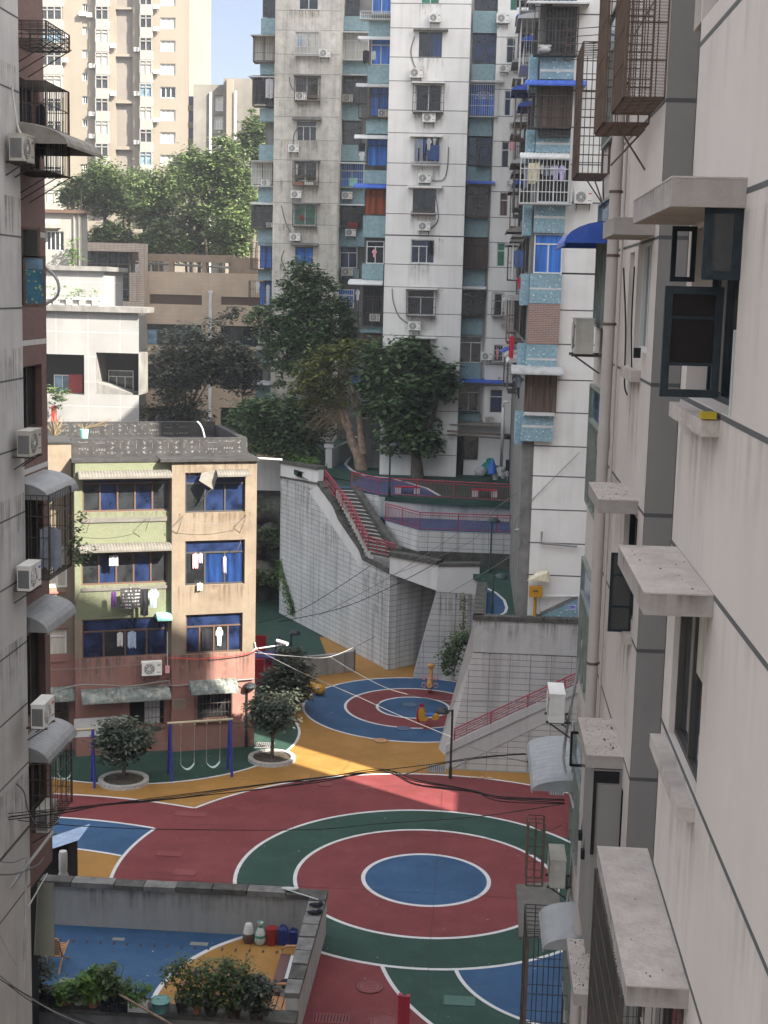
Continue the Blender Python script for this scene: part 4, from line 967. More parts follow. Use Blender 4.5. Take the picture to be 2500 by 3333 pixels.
for q, g_, fr, nx in ((('B',1320,-60,1445,55),'g_dark','dark_frame',2),(('B',1308,182,1438,342),'g_blue','dark_frame',2),(('B',1292,450,1430,628),'curtain_blue','dark_frame',3),(('B',1284,738,1408,895),'g_blue','dark_frame',2),
    (('B',1270,1008,1395,1170),'g_dark','brown_frame',2),(('E',1252,120,1388,292),'curtain_brown','dark_frame',2),(('E',1245,415,1372,543),'g_dark','dark_frame',2),(('E',1240,652,1356,797),'g_dark','white_frame',2),(('E',1226,925,1342,1058),'g_dark','white_frame',2)):
    bwin(T2, F2R, *q, d=.28, frame=fr, glass=g_, nx=nx, tz=.75, dd=.3)
for q, dc, mm in ((('B',1290,455,1445,628),1,'white_iron'),(('B',1265,1010,1397,1170),2,'rust_iron'),(('E',1252,120,1390,292),0,'iron'),(('E',1243,415,1375,543),0,'iron'),(('E',1222,930,1342,1058),0,'iron'),(('B',1330,745,1405,893),0,'iron')):
    cage(T2, F2R, F2R.rect(*q,.9), .45, d0=.45, m=mm, deco=dc)
for k, x0, x1, y, dd, mm in (('B',1300,1475,438,.9,'awn_grey'),('B',1267,1428,984,.9,'awn_blue'),('E',1247,1380,392,.9,'awn_white'),('E',1232,1475,897,1.1,'awn_blue'),('E',1240,1362,652,.5,'dark_concrete')):
    s0, s1, z0, z1 = F2R.rect(k,x0,y,x1,y+2,.8); awning(T2, F2R, s0, s1, z1+.12, dd, .16, mm)
cage(T2, F2W, F2W.rect('E',1412,420,1475,548,.5), .5, m='iron'); cage(T2, F2W, F2W.rect('E',1424,700,1480,790,.4), .4, m='white_iron')
for y0, y1 in ((155,340),(445,620),(735,905)): cage(T2, F2W, F2W.rect('B',1528,y0,1572,y1,.5), .5, m='white_iron' if y0 != 735 else 'iron')
for (F_,k,x0,y0,x1,y1,st,lb,dd) in ((F2W,'B',1437,75,1507,125,'green','topmost air conditioner right of the blue recessed balconies',.28),(F2W,'B',1453,342,1505,388,'white','second air conditioner from the top right of the blue recessed balconies',.28),
    (F2W,'B',1527,332,1558,388,'old','narrow sideways air conditioner, second from the top right of the blue balconies',.28),(F2W,'B',1508,642,1548,690,'old','air conditioner beneath the barred window with plants, far right of the white tower',.28),
    (F2W,'B',1490,945,1520,995,'white','small air conditioner below the pink laundry, far right of the white tower',.28),(F2W,'E',1355,738,1415,783,'white','white air conditioner right of the big dark sliding window above the blue canopy',.28),
    (F2W,'E',1375,1078,1420,1120,'old','air conditioner just above the rusty pipe at the tower foot',.28),(F2W,'E',1442,842,1470,890,'white','air conditioner beneath the barred window hung with pink clothes, just above the blue canopy',.28),(F2W,'E',1462,500,1492,540,'white','upper of two small stacked air conditioners beside the small caged window',.28),(F2W,'E',1460,565,1490,605,'old','lower of two small stacked air conditioners beside the small caged window',.28)):
    ac(F_, k, x0, y0, x1, y1, lb, st, dd)
cloth(F2W,'B',1507,768,1545,812,'cloth_pink','pink cloth on a window cage far right of the white tower','sheet',.55); cloth(F2W,'E',1435,720,1450,780,'cloth_pink','pale pink top on the barred window above a small air conditioner','shirt',.55)
# ground floor door zone of the white tower
M = MB(); r = F2R.rect('H',1210,28,1335,240,.3); window(T2, F2R, (r[0]+.1,r[1],ZU+.95,r[3]), d=.55, frame='dark_frame', glass='g_dark', nx=3, tz=.8)
M.fb(F2R, r[0]-.05, r[0]+.55, .3, .6, ZU, r[3]); M.build('door', 'dark', T2)
M = MB(); r2 = F2R.rect('H',1210,0,1455,240,.5); M.fb(F2R, r2[0]-.1, r2[1]+.2, .2, .5, ZU, ZU+3.0); M.build('wall', 'white_wall', T2)
awning(T2, F2R, r2[0]-.3, r2[1]+.1, ZU+3.25, 1.7, .12, 'awn_old', curve=False)
M = MB(); a = F2W.px(*c('E',1170,1165),1.3); b_ = F2W.px(*c('E',1560,1190),1.3); M.tube([F2W.pt(a[0],1.4,a[1]),F2W.pt(b_[0],1.4,b_[1])], .06, 7); M.tube([F2W.pt(a[0],1.4,a[1]-.22),F2W.pt(b_[0],1.4,b_[1]-.22)], .05, 7)
M.build('drain_pipe', 'rust_iron', None, 'rusty horizontal twin pipe across the foot of the white tower', 'pipe')
# ---- concrete tower (left)
F1 = Frame((-14.78,100), (1,0)); S1 = PY(1112,0,100).x+14.78
T1 = thing('concrete_tower', 'weathered bare concrete apartment tower standing left of the white one', 'apartment tower', (-12.5,105,ZU))
W1 = [('B',370,-30,475,52,'g_dark'),('B',352,172,478,290,'g_cream'),('B',350,412,475,540,'g_dark'),('B',358,652,465,760,'g_dark'),('B',342,872,465,975,'g_dark'),('B',345,1102,460,1215,'g_green'),('E',350,172,445,262,'curtain_blue'),('E',345,400,440,500,'g_dark'),('E',338,630,430,720,'g_dark'),('E',322,905,380,965,'white_frame')]
H1 = [F1.rect(*x[:5]) for x in W1]
M = MB(); wall_holes(M, F1, 0, S1, ZU, 42, H1, depth=.22, back=2)
grooves(M, F1, 0, S1, [F1.px(*c('B',500,y))[1] for y in (58,165,295,403,530,632,760,867,985,1098,1215,1320)], h=.03)
M.box(-14.78,-14.78+S1,100.22,105.5,ZU,42,0)
M.build('wall', ['concrete','dark_concrete','dark'], T1)
for i, (x, h) in enumerate(zip(W1, H1)): window(T1, F1, h, glass=x[5] if x[5] != 'white_frame' else 'g_cream', nx=3 if i == 3 else 2, frame='white_frame' if i != 6 else 'dark_frame', tz=.72 if i == 3 else None)
for q, mm in ((('B',348,165,490,297),'white_iron'),(('B',345,405,482,543),'rust_iron'),(('B',335,868,475,1000),'rust_iron'),(('B',335,1098,462,1222),'iron')): cage(T1, F1, F1.rect(*q,.5), .5, m=mm, sp=.16)
for q in (('B',333,632,487,646),('E',322,150,470,163),('B',340,400,485,408),('B',340,862,482,870),('B',330,1094,480,1102)): ledge(T1, F1, *q, .6, 'dark_concrete')
for (k,x0,y0,x1,y1,st,lb) in (('B',480,265,540,310,'white','air conditioner at the lower right corner of the topmost caged window of the concrete tower'),('B',352,487,412,540,'white','air conditioner behind bars beside potted plants on the concrete tower'),
    ('B',313,782,370,822,'white','air conditioner on the left below the three pane window of the concrete tower'),('B',327,1027,384,1070,'white','air conditioner below the flower cage of the concrete tower'),('B',322,1258,378,1300,'white','lowest air conditioner of the concrete tower, above a blue curtained window')):
    ac(F1, k, x0, y0, x1, y1, lb, st, .32)
for (a_, b_, q_, t_) in H1: stain(T1, F1, a_-.15, b_+.15, q_-.02, 2.0, .006, 'stain_brown'); stain(T1, F1, a_-1.1, a_-.2, q_, 2.2, .006)
for k, pts, lb in (('B',((318,415),(325,460),(352,500)),'hose left of the plant filled window of the concrete tower'),('B',((372,685),(345,720),(338,782)),'hose left of the three pane window of the concrete tower'),('B',((275,1110),(298,1200),(325,1255)),'hose left of the lowest cage of the concrete tower'),('E',((290,190),(275,240),(300,300),(285,340)),'tangled hose below the lowest air conditioner of the concrete tower')):
    polycable('hose', [F1.pt(*(lambda q:(q[0],.06,q[1]))(F1.px(*c(k,x,y),.06))) for x, y in pts], .035, lb, 'grey_cable', 'hose')
cloth(F1,'B',385,190,420,255,'cloth_white','white shirt drying in the topmost cage of the concrete tower','shirt',.45); cloth(F1,'B',362,195,384,250,'cloth_sky','pale blue garment beside the white shirt in the topmost cage','hang',.45)
cloth(F1,'B',353,885,366,945,'cloth_white','narrow white cloth hanging in the flower cage of the concrete tower','hang',.45); cloth(F1,'B',372,1160,392,1190,'cloth_red','pink red garment in the lowest cage of the concrete tower','hang',.45)
def plantbox(F, k, x0, y0, x1, y1, d, label, lm='leaf_mid', n=14, per=22, leaf=.13, box=True, boxm='rust_iron'):
    s0, s1, z0, z1 = F.rect(k, x0, y0, x1, y1, d); t = thing('potted_plant', label, 'plant', F.pt((s0+s1)/2,d,z0))
    M = MB(); M.fb(F, s0+.03, s1-.03, d-.12, d+.12, z0, z0+.2); M.build('planter', boxm, t)
    rn = random.Random(int(x0+y0)); L_ = MB(); p = F.pt((s0+s1)/2,d,(z0+z1)/2+.05)
    leafcards(L_, crown_pts(rn, [(p.x,p.y,p.z,(s1-s0)/2,.2,(z1-z0)/2-.05)], n, per, .18, .1), rn, leaf); L_.build('leaves', lm, t); return t
mat('terracotta', (.28,.12,.07), rough=.9, var=.2, bump=0); mat('white_pot', (.55,.55,.52), rough=.7, var=.1, bump=0)
plantbox(F1,'B',418,415,478,530,.3,'tall dark plant filling the barred window of the concrete tower','leaf_dark'); plantbox(F1,'B',400,935,452,998,.35,'green plant at the right of the flower cage on the concrete tower','leaf_mid',boxm='white_pot'); plantbox(F1,'B',340,955,398,1000,.35,'row of terracotta planters at the left of the flower cage','leaf_dark',n=6,boxm='terracotta')
# concrete tower: balconies on its left end
F1L = Frame((-17.6,103), (1,0))
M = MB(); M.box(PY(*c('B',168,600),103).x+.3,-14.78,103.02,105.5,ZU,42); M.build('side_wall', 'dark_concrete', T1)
for q in [('B',165,98,246,185),('B',160,332,242,402),('B',158,585,240,655),('B',153,782,236,866),('B',150,1010,231,1092),('B',148,1237,230,1327),('E',148,292,224,352),('E',140,715,216,797),('E',135,907,216,995)]: band(T1, F1L, *q, d=1.1)
for q, mm in ((('B',122,190,240,332),'rust_iron'),(('B',118,408,238,570),'iron'),(('B',112,868,233,1005),'white_iron'),(('B',112,1096,231,1230),'iron'),(('E',108,150,226,292),'iron'),(('E',98,356,222,490),'iron'),(('E',150,600,216,690),'white_iron')): cage(T1, F1L, F1L.rect(*q,1.6), 1.0, d0=.6, m=mm, sp=.17)
for q, g_ in ((('B',125,192,238,330),'g_cream'),(('B',120,410,235,565),'g_dark'),(('B',118,872,230,1000),'g_cream'),(('B',115,1100,228,1228),'g_dark'),(('E',160,155,224,288),'curtain_blue'),(('E',158,360,222,488),'curtain_blue'),(('E',150,600,214,690),'g_dark'),(('B',175,-30,245,95),'g_dark')):
    bwin(T1, F1L, *q, d=.5, frame='dark_frame', glass=g_, nx=2, dd=.5)
for x0, x1, y, mm, k in ((112,240,186,'awn_old','B'),(100,238,408,'awn_grey','B'),(112,233,868,'awn_old','B'),(112,231,1094,'awn_white','B'),(118,216,907,'awn_grey','E'),(130,216,718,'awn_old','E')):
    s0, s1, z0, z1 = F1L.rect(k,x0,y,x1,y+2,1.5); awning(T1, F1L, s0, s1, z1+.1, 1.7, .2, mm)
ac(F1L,'B',168,960,215,1003,'air conditioner caged in the white end balcony of the concrete tower','white',1.3); ac(F1L,'B',195,1188,232,1228,'air conditioner in the end balcony cage just below the white one','old',1.3)
cloth(F1L,'E',132,358,160,420,'cloth_white','white shirt on the lowest caged end balcony of the concrete tower','shirt',1.62); cloth(F1L,'E',192,375,212,490,'cloth_white','long pale cloth right of the white shirt on the end balcony','hang',1.62)
cloth(F1L,'B',190,425,232,530,'cloth_white','large white sheet hanging in the dark end balcony cage','sheet',1.62); cloth(F1L,'B',132,430,180,540,'cloth_black','dark garments hanging left of the large white sheet','hang',1.62)
# recess between the two towers
F12 = Frame((-10.6,102.4), (1,0))
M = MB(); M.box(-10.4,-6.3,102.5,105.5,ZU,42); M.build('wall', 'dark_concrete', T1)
for q in [('B',608,88,752,165),('B',603,332,738,400),('B',600,557,702,650),('B',598,782,727,870),('B',590,1012,722,1100),('B',583,1230,722,1330),('E',595,290,690,340)]: band(T1, F12, *q, d=.7)
for q, g_ in ((('B',608,172,745,322),'g_cream'),(('B',602,405,735,553),'g_dark'),(('B',605,657,705,780),'g_dark'),(('B',593,882,720,1008),'curtain_blue'),(('B',585,1107,712,1228),'g_dark'),(('E',592,168,685,285),'g_blue'),(('E',583,402,665,500),'curtain_blue'),(('B',625,-30,700,85),'g_dark'),(('E',600,600,680,690),'g_dark')):
    bwin(T1, F12, *q, d=.35, frame='white_frame' if g_ != 'g_dark' else 'dark_frame', glass=g_, nx=2, tz=.7, dd=.4)
for q, mm in ((('B',605,172,745,322),'white_iron'),(('B',590,882,720,1010),'white_iron'),(('B',583,1106,712,1230),'iron'),(('B',602,403,735,555),'iron'),(('E',583,402,665,500),'white_iron')): cage(T1, F12, F12.rect(*q,1.2), .5, d0=.7, m=mm, sp=.16, deco=1 if q[0] == 'E' else 0)
for x0, x1, y, mm in ((600,750,168,'awn_white'),(590,725,876,'awn_white'),(583,722,1102,'awn_white'),(600,738,400,'awn_grey')):
    s0, s1, z0, z1 = F12.rect('B',x0,y,x1,y+2,1.2); awning(T1, F12, s0, s1, z1+.06, 1.3, .12, mm)
for (k,x0,y0,x1,y1,st,lb) in (('B',603,1033,658,1075,'white','air conditioner between the two towers under the caged balcony with blue boxes'),('B',622,1235,677,1275,'white','air conditioner between the two towers below the red box balcony'),('E',600,290,662,328,'old','old grey air conditioner under the blue paned window between the towers'),('B',607,510,662,550,'old','old air conditioner inside the dark cage between the two towers')): ac(F12, k, x0, y0, x1, y1, lb, st, .95 if st == 'old' else 1.0)
mat('plastic_blue', (.03,.12,.42), rough=.4, bump=0); mat('plastic_green', (.25,.6,.5), rough=.4, bump=0); mat('plastic_red', (.24,.02,.02), rough=.5, bump=0)
for q, m_, lb in ((('B',598,965,640,1006),'plastic_blue','blue storage box in the caged balcony between the towers'),(('B',643,965,685,1006),'plastic_green','mint green storage box next to the blue one between the towers'),(('B',635,1203,685,1228),'plastic_red','red crate on the caged balcony between the towers')):
    r = F12.rect(*q,.95); M = MB(); M.fb(F12, r[0],r[1],.75,1.1,r[2],r[3]); M.fb(F12, r[0]-.02,r[1]+.02,.73,1.12,r[3],r[3]+.04); M.build('storage_box', m_, None, lb, 'storage box')
# ---- blue tiled tower (right)
F3 = Frame((1.95,60), (1,0))
T3 = thing('blue_tower', 'closer apartment tower with starry blue tiled balcony bands, right of the white tower', 'apartment tower', (3.5,70,ZM))
sx = lambda x, y=1500: F3.px(*c('S',x,y))[0]
S3W = F3.px(*c('S',1000,2900))[0]
gz3 = [F3.px(*c('S',1300,y))[1] for y in (195,1225)]+[F3.px(*c('S',1300,y))[1] for y in (2740,3705-10)]+[F3.px(*c('F',620,y))[1] for y in (318,515,700,893,1070,1252)]+[F3.px(*c('I',560,y))[1] for y in (252,433,613,787)]+[F3.px(*c('C',700,y))[1] for y in (490,690,890)]
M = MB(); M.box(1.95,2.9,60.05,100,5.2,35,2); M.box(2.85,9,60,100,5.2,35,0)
M.fb(F3, S3W-.9, 7, 0, .003, ZM, 35, 0)
for z in gz3: M.fb(F3, S3W-1.0, 7, .003, .007, z-.025, z+.025, 1)
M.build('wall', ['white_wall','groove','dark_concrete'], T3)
for q, stp in ((('S',655,735,1115,1070),(930,965)),(('S',600,1727,1065,2060),(1920,1950)),(('S',575,2749,995,3145),(2912,2945)),(('S',515,3700,945,4098),(3880,3905)),(('S',470,4650,880,4955),(4830,4858)),(('S',405,5610,830,5960),(5735,5768)),(('S',700,-260,1160,0),(-110,-80))):
    band(T3, F3, *q, d=.35, m='dot_tile', stripe=stp)
band(T3, F3, 'S', 490, 4100, 920, 4645, d=.33, m='brick', name='brick_infill')
for q, g_, fr, nx, tz in ((('S',720,90,1150,735),'g_dark','dark_frame',3,.75),(('S',640,1160,1075,1725),'curtain_brown','brown_frame',3,.8),(('S',620,2140,1060,2740),'g_dark','white_frame',2,None),(('S',570,3155,960,3695),'curtain_blue','white_frame',2,.74),(('S',445,5020,880,5590),'curtain_brown','brown_frame',3,.66)):
    bwin(T3, F3, *q, d=.14, frame=fr, glass=g_, nx=nx, tz=tz, dd=.15, fw=.06)
for q, mm, dd in ((('S',580,90,1170,735),'iron',.55),(('S',500,1155,1090,1720),'iron',.6),(('S',390,2125,1090,2745),'white_iron',.75),(('S',640,1740,1065,1832),'iron',.5)):
    cage(T3, F3, F3.rect(*q,dd+.2), dd, d0=.2, m=mm, sp=.15, hr=4, bw=.02, deco=2 if q[2] == 1155 else 0)
for x0, x1, y, mm, dr in ((480,1330,8,'awn_white',.12),(460,1280,1070,'awn_blue',.25),(390,1055,2060,'awn_white',.25),(270,980,4962,'awn_grey',.3)):
    s0, s1, z0, z1 = F3.rect('S',x0,y,x1,y+2,.9); awning(T3, F3, s0, s1, z1+.05, .95, dr, mm, ribs=14 if mm != 'awn_grey' else 0)
M = MB(); r = F3.rect('S',440,5575,860,5610,.5); M.fb(F3, r[0], r[1], .1, .6, r[2], r[3]); M.build('balcony_slab', 'white_iron', T3)
ac(F3,'C',612,1028,712,1100,'big white air conditioner on the white wall right of the laundry cage','white',.3)
for x0, y0, x1, y1, m, kd, lb in ((440,2240,500,2560,'cloth_grey','hang','long slate grey garment at the left of the white laundry cage'),(500,2200,590,2480,'cloth_cream','trousers','cream trousers, leftmost pair in the white laundry cage'),(600,2200,650,2460,'cloth_cream','trousers','second pair of cream trousers in the white laundry cage'),
    (655,2225,710,2350,'cloth_white','shirt','white top beside the cream trousers in the laundry cage'),(715,2230,780,2380,'cloth_grey','hang','dark grey garment in the middle of the laundry cage'),(800,2240,840,2370,'cloth_white','hang','narrow white cloth in the middle of the laundry cage'),
    (845,2235,895,2440,'cloth_lilac','hang','lilac sleeve like cloth left of the lilac shirt'),(900,2235,1000,2440,'cloth_lilac','shirt','lilac shirt at the right end of the laundry cage')):
    cloth(F3,'S',x0,y0,x1,y1,m,lb,kd,.9,group='clothes in the white laundry cage of the blue tower')
r = F3.rect('S',635,610,805,715,.8); M = MB(); M.ball(F3.pt((r[0]+r[1])/2,.75,(r[2]+r[3])/2), (r[1]-r[0])/2, .2, (r[3]-r[2])/2); M.fb(F3,r[0],r[1],.6,.9,r[3]-.08,r[3]); M.build('tied_bundle','cloth_white',None,'white tied bundle on the topmost barred balcony of the blue tower','bundle')
# side of the blue tower, crowded with cages and canopies (faces left)
F3S = Frame((1.95,60), (0,1), (-1,0))
rn = random.Random(11); lev = [F3.px(*c('S',600,y))[1] for y in (740,1730,2750,3700,4650,5590)]; lev.insert(0, lev[0]+3.2); 
for yi, Y0 in enumerate((2.2, 7.5, 13.5, 19)):
    for li, z in enumerate(lev):
        zb_ = z + .1; w_ = rn.uniform(2.2,3.4); dd = rn.uniform(.45,.75)*(1.15 if yi == 0 else .9)
        if yi == 0 and li == 6: continue
        window(T3, F3S, (Y0,Y0+w_,zb_,zb_+1.6), d=.04, frame='dark_frame', glass=rn.choice(['g_dark','g_dark','g_blue','curtain_brown']), nx=2)
        if rn.random() < .75: cage(T3, F3S, (Y0-.1,Y0+w_+.1,zb_-.15,zb_+1.75), dd, m=rn.choice(['iron','iron','white_iron','rust_iron']), sp=.28, hr=2)
        awning(T3, F3S, Y0-.2, Y0+w_+.2, zb_+1.95, dd+.2, .25, rn.choice(['awn_grey','awn_white','awn_old','awn_blue','awn_grey']))
for i, z in enumerate(lev[1:]): MB().fb(F3S, 0, 1.6, 0, .35, z-1.3, z, 0).build('balcony_parapet', 'dot_tile', T3)
for li, (yy, m, kd, lb) in enumerate(((2,'cloth_blue','hang','dark blue jacket hanging outside the side of the blue tower'),(3,'cloth_red','shirt','red and white shirt on a pole at the side of the blue tower'),(4,'cloth_red','hang','long dark red cloth hanging low at the side of the blue tower'),(1,'cloth_white','hang','white garment hanging high at the side of the blue tower'),(5,'cloth_grey','shirt','grey shirt below the pale canopy of the blue tower'))):
    q = {'cloth_blue':('S',300,3370,430,3620),'cloth_grey':('S',290,5080,435,5230),'cloth_white':('S',400,1760,435,1870)}.get(m) or (('S',340,3740,440,3900) if yy == 3 else ('S',235,4530,300,4860))
    cloth(Frame((1.0,60.3),(1,0)), *q, m, lb, kd, 0)
# vine covered side and pipes
for i in range(4):
    x = 1.25-i*.3+(.35 if i == 3 else 0); top_ = [9.4,8.7,8.5,9.2][i]
    Y_ = 60.6+i*.8; xx = PY(*c('I',[470,440,410,425][i],600),Y_).x
    M = MB(); M.tube([(xx,Y_,5.5),(xx,Y_,ZM+6.8-.4*i)], .07, 7); M.tube([(xx,Y_,ZM+1.4),(xx,Y_,ZM+1.55)], .09, 7); M.tube([(xx,Y_,ZM+4.4),(xx,Y_,ZM+4.55)], .09, 7)
    M.build('drain_pipe', 'awn_white' if i != 3 else 'red_rail', None, ['tall white drainpipe nearest the blue tower corner','white drainpipe, second from the blue tower corner','white drainpipe, third from the blue tower corner','dark red painted standpipe left of the white drainpipes'][i], 'pipe')
for i, (x, y0, y1) in enumerate(((300,555,735),(318,550,732),(335,560,725),(372,590,795))):
    p = PM('I',x,y1); h = PY(*c('I',x,y0),p.y).z
    M = MB(); M.tube([p, (p.x,p.y,h-.1), (p.x+.06,p.y,h), (p.x+.35,p.y+.1,h+.05)], .075, 7); M.build('vent_pipe', 'awn_white', None, ['leftmost of three bent white pipes rising from the green terrace','middle of three bent white pipes rising from the green terrace','rightmost of three bent white pipes rising from the green terrace','single white pipe right of the three bent pipes'][i], 'pipe')
M = MB(); a = PY(*c('S',240,1280*4.1475+110),80); b_ = PY(*c('S',170,1280*4.1475+110),80); e_ = PY(*c('S',130,1280*4.1475+990),80); f_ = PY(*c('S',60,1280*4.1475+990),80)
M.tube([a,b_,(b_.x-.03,b_.y,b_.z-.4),e_,f_], .09, 8); M.build('drain_pipe', 'awn_white', None, 'white S shaped drainpipe bending beside the tower foot', 'pipe')
# ================================================================== YELLOW AND PINK BUILDING
mat('beige_wall', (.175,.142,.105), rough=.9, var=.12, vs=1.3, streak=.35, scol=(.12,.09,.065), spots=.45, spcol=(.115,.085,.06), sps=1.5, bump=.4, bs=10)
mat('green_wall', (.13,.142,.09), rough=.9, var=.07, vs=3, bump=.8, bs=16, spots=.2, spcol=(.09,.105,.06), sps=9)
mat('pink_wall', (.225,.112,.09), rough=.9, var=.08, vs=.9, streak=.15, scol=(.23,.12,.10), spots=.25, spcol=(.28,.22,.19), sps=.9)
mat('awn_cream', (.115,.108,.095), rough=.8, var=.2, vs=3, spots=.4, spcol=(.12,.10,.08), sps=4)
mat('membrane', (.028,.027,.027), rough=.75, var=.3, vs=1.5, spots=.25, spcol=(.09,.085,.08), sps=3)
mat('print_white', (.16,.16,.155), bump=0)
YL, YR = Vector((-16.68,57.15,0)), Vector((-9.49,59.97,0))
FY = Frame(YL, YR-YL); LY = (YR-YL).length
TY = thing('apartment_house', 'low sunlit house, beige and lime green above and salmon pink below, black membrane roof', 'house', FY.pt(LY/2,-3,0))
sm = FY.px(*c('G',922,700))[0]
ztop = FY.px(*c('G',1150,168),.3)[1]; ztl = FY.px(*c('G',650,172))[1]
zp = (FY.px(*c('J',1150,205),.3)[1]+FY.px(*c('J',700,228))[1])/2
hR = [FY.rect('G',1000,228,1325,445,.3), FY.rect('G',1000,595,1322,835,.3), FY.rect('G',1003,992,1310,1205,.3), FY.rect('J',1066,430,1250,565,.3)]
sr0 = FY.px(*c('G',928,700),.3)[0]; sr1 = FY.px(*c('G',1383,700),.3)[0]
M = MB(); up_h = hR[:3]; wall_holes(M, FY, sr0, sr1, zp, ztop, up_h, d=.3, depth=.3, back=2); wall_holes(M, FY, sr0, sr1, 0, zp, hR[3:], d=.3, depth=.3, m=1, mr=1, back=2)
M.fb(FY, sr0, sr1, -7, -.01, 0, zp, 1); M.fb(FY, sr0, sr1, -7, -.01, zp, ztop, 0)
M.quad(FY.pt(sr0,-.02,0),FY.pt(sr0,.3,0),FY.pt(sr0,.3,zp),FY.pt(sr0,0,zp),1); M.quad(FY.pt(sr0,0,zp),FY.pt(sr0,.3,zp),FY.pt(sr0,.3,ztop),FY.pt(sr0,0,ztop),0)
M.quad(FY.pt(sr1,0,0),FY.pt(sr1,.3,0),FY.pt(sr1,.3,zp),FY.pt(sr1,0,zp),1); M.quad(FY.pt(sr1,0,zp),FY.pt(sr1,.3,zp),FY.pt(sr1,.3,ztop),FY.pt(sr1,0,ztop),0)
hL = [FY.rect('G',445,262,918,440), FY.rect('G',440,660,908,832), FY.rect('G',443,1015,908,1228), FY.rect('J',700,455,888,600)]
s0 = FY.px(*c('G',405,800))[0]
gb = [FY.rect('G',405,450,918,640), FY.rect('G',405,840,918,1012)]
z_a, z_b = hL[0][2], hL[0][3]
wall_holes(M, FY, s0, sr0, 0, zp, hL[3:], d=0, depth=.3, m=1, mr=1, back=2)
wall_holes(M, FY, s0, sr0, zp, ztl, hL[:3], d=0, depth=.4, m=3, mr=0, back=2)
M.fb(FY, s0, sr0, -7, -.42, 0, zp, 1); M.fb(FY, s0, sr0, -7, -.42, zp, ztl, 0)
M.build('wall', ['beige_wall','pink_wall','dark','green_wall'], TY)
# beige jambs left of the green bands, and pale sill strips
M = MB(); M.fb(FY, s0-.02, s0+.28, 0, .02, zp, hL[2][3]); M.build('wall_strip', 'beige_wall', TY)
for y0, y1, y2 in ((470,495,0),(845,862,0)):
    r = FY.rect('G',440,y0,916,y1); MB().fb(FY, r[0], r[1], .0, .05, r[2], r[3]).build('sill', 'awn_cream', TY)
def ywin(h, d, gl, tz, nx, fr='brown_frame'): return window(TY, FY, h, d=d, frame=fr, nx=nx, tz=tz, gl=gl, glass='g_blue', fw=.07)
ywin(hL[0], -.12, ['g_dark','g_blue','g_dark','g_blue','g_dark'], .86, 5); ywin(hL[1], -.12, ['g_dark','g_blue','g_dark','g_blue','g_dark'], None, 5); ywin(hL[2], -.1, ['g_blue','g_dark','g_blue','g_blue'], .68, 4)
ywin(hR[0], .15, ['g_dark','g_blue','g_blue'], .72, 3, 'dark_frame'); ywin(hR[1], .15, ['g_dark','g_bright_blue','g_bright_blue'], .72, 3, 'dark_frame'); ywin(hR[2], .15, ['g_blue','g_dark','g_dark','g_blue'], .68, 4)
cage(TY, FY, FY.rect('J',1055,430,1255,580,.5), .15, d0=.3, sp=.16, m='iron', floor_=False, roof=False); cage(TY, FY, FY.rect('J',780,450,885,610,.15), .12, sp=.16, m='iron', floor_=False, roof=False)
r = FY.rect('J',785,455,865,590); MB().fb(FY, r[0], r[1], -.25, -.1, r[2], r[3]).build('curtain', 'cloth_white', TY)
# corrugated canopies
def can(q, d0, dd, drop, m, ribs=18, z_up=.05):
    s0, s1, z0, z1 = FY.rect(*q, d0+dd); return awning(TY, FY, s0, s1, z0+drop+z_up, dd, drop, m, ribs=ribs, d0=d0)
mat('awn_cream', (.115,.108,.095), rough=.8, var=.2, vs=3, spots=.4, spcol=(.2,.17,.13), sps=4)
can(('G',425,225,930,262), 0, .6, .22, 'awn_cream', 30); can(('G',425,615,930,658), 0, .6, .22, 'awn_cream', 30); can(('G',1175,222,1355,252), .3, .5, .2, 'awn_cream', 12)
mat('awn_lichen', (.13,.15,.14), rough=.9, var=.5, vs=3, spots=.85, spcol=(.38,.36,.30), sps=3.5, bump=.6, bs=8)
can(('J',445,390,925,475), 0, .75, .4, 'awn_lichen', 20); can(('J',1035,362,1290,430), .3, .7, .4, 'awn_lichen', 12)
can(('G',850,985,930,1030), 0, .5, .2, 'plastic_green', 6)
M = MB(); a = FY.rect('G',1080,225,1175,320,.8); P = FY.pt
M.add([P(a[0]+.15,.35,a[3]-.1),P(a[1],.35,a[3]),P(a[1]-.05,.95,a[2]+.55),P(a[0]+.55,.9,a[2]),P(a[0]+.0,.6,a[2]+.35)], [(0,1,2,3,4)]); M.tube([P(a[0]+.5,.9,a[2]+.05),P(a[0]+.1,.4,a[2]-.55)],.03,5); M.build('torn_canopy', 'awn_cream', TY)
for h in hR[:3]: stain(TY, FY, h[0]-.3, h[1]+.3, h[2], 1.3, .306, 'stain_brown')
stain(TY, FY, sr0, sr1, ztop, .9, .306, 'stain_brown'); stain(TY, FY, s0, sr0, zp, 2.2, .006); stain(TY, FY, sr0, sr1, zp, 2.4, .306)
for h in hL[:3]: stain(TY, FY, h[0], h[1], h[2], .9, .008, 'stain')
r = FY.rect('G',405,172,918,228); MB().fb(FY, r[0], r[1]+.04, 0, .06, r[2], r[3]).build('cornice', 'green_wall', TY)
r = FY.rect('J',400,555,690,655); MB().fb(FY, r[0], r[1], 0, .012, r[2], r[3]).build('whitewashed_patch', 'awn_white', TY)
r = FY.rect('J',935,457,1000,507,.3); M = MB(); M.fb(FY, r[0], r[1], .3, .32, r[2], r[3]); M.fb(FY, r[0]+.03, r[1]-.03, .32, .325, r[2]+.03, r[3]-.03, 1); M.build('plaque', ['awn_old','beige_wall'], TY)
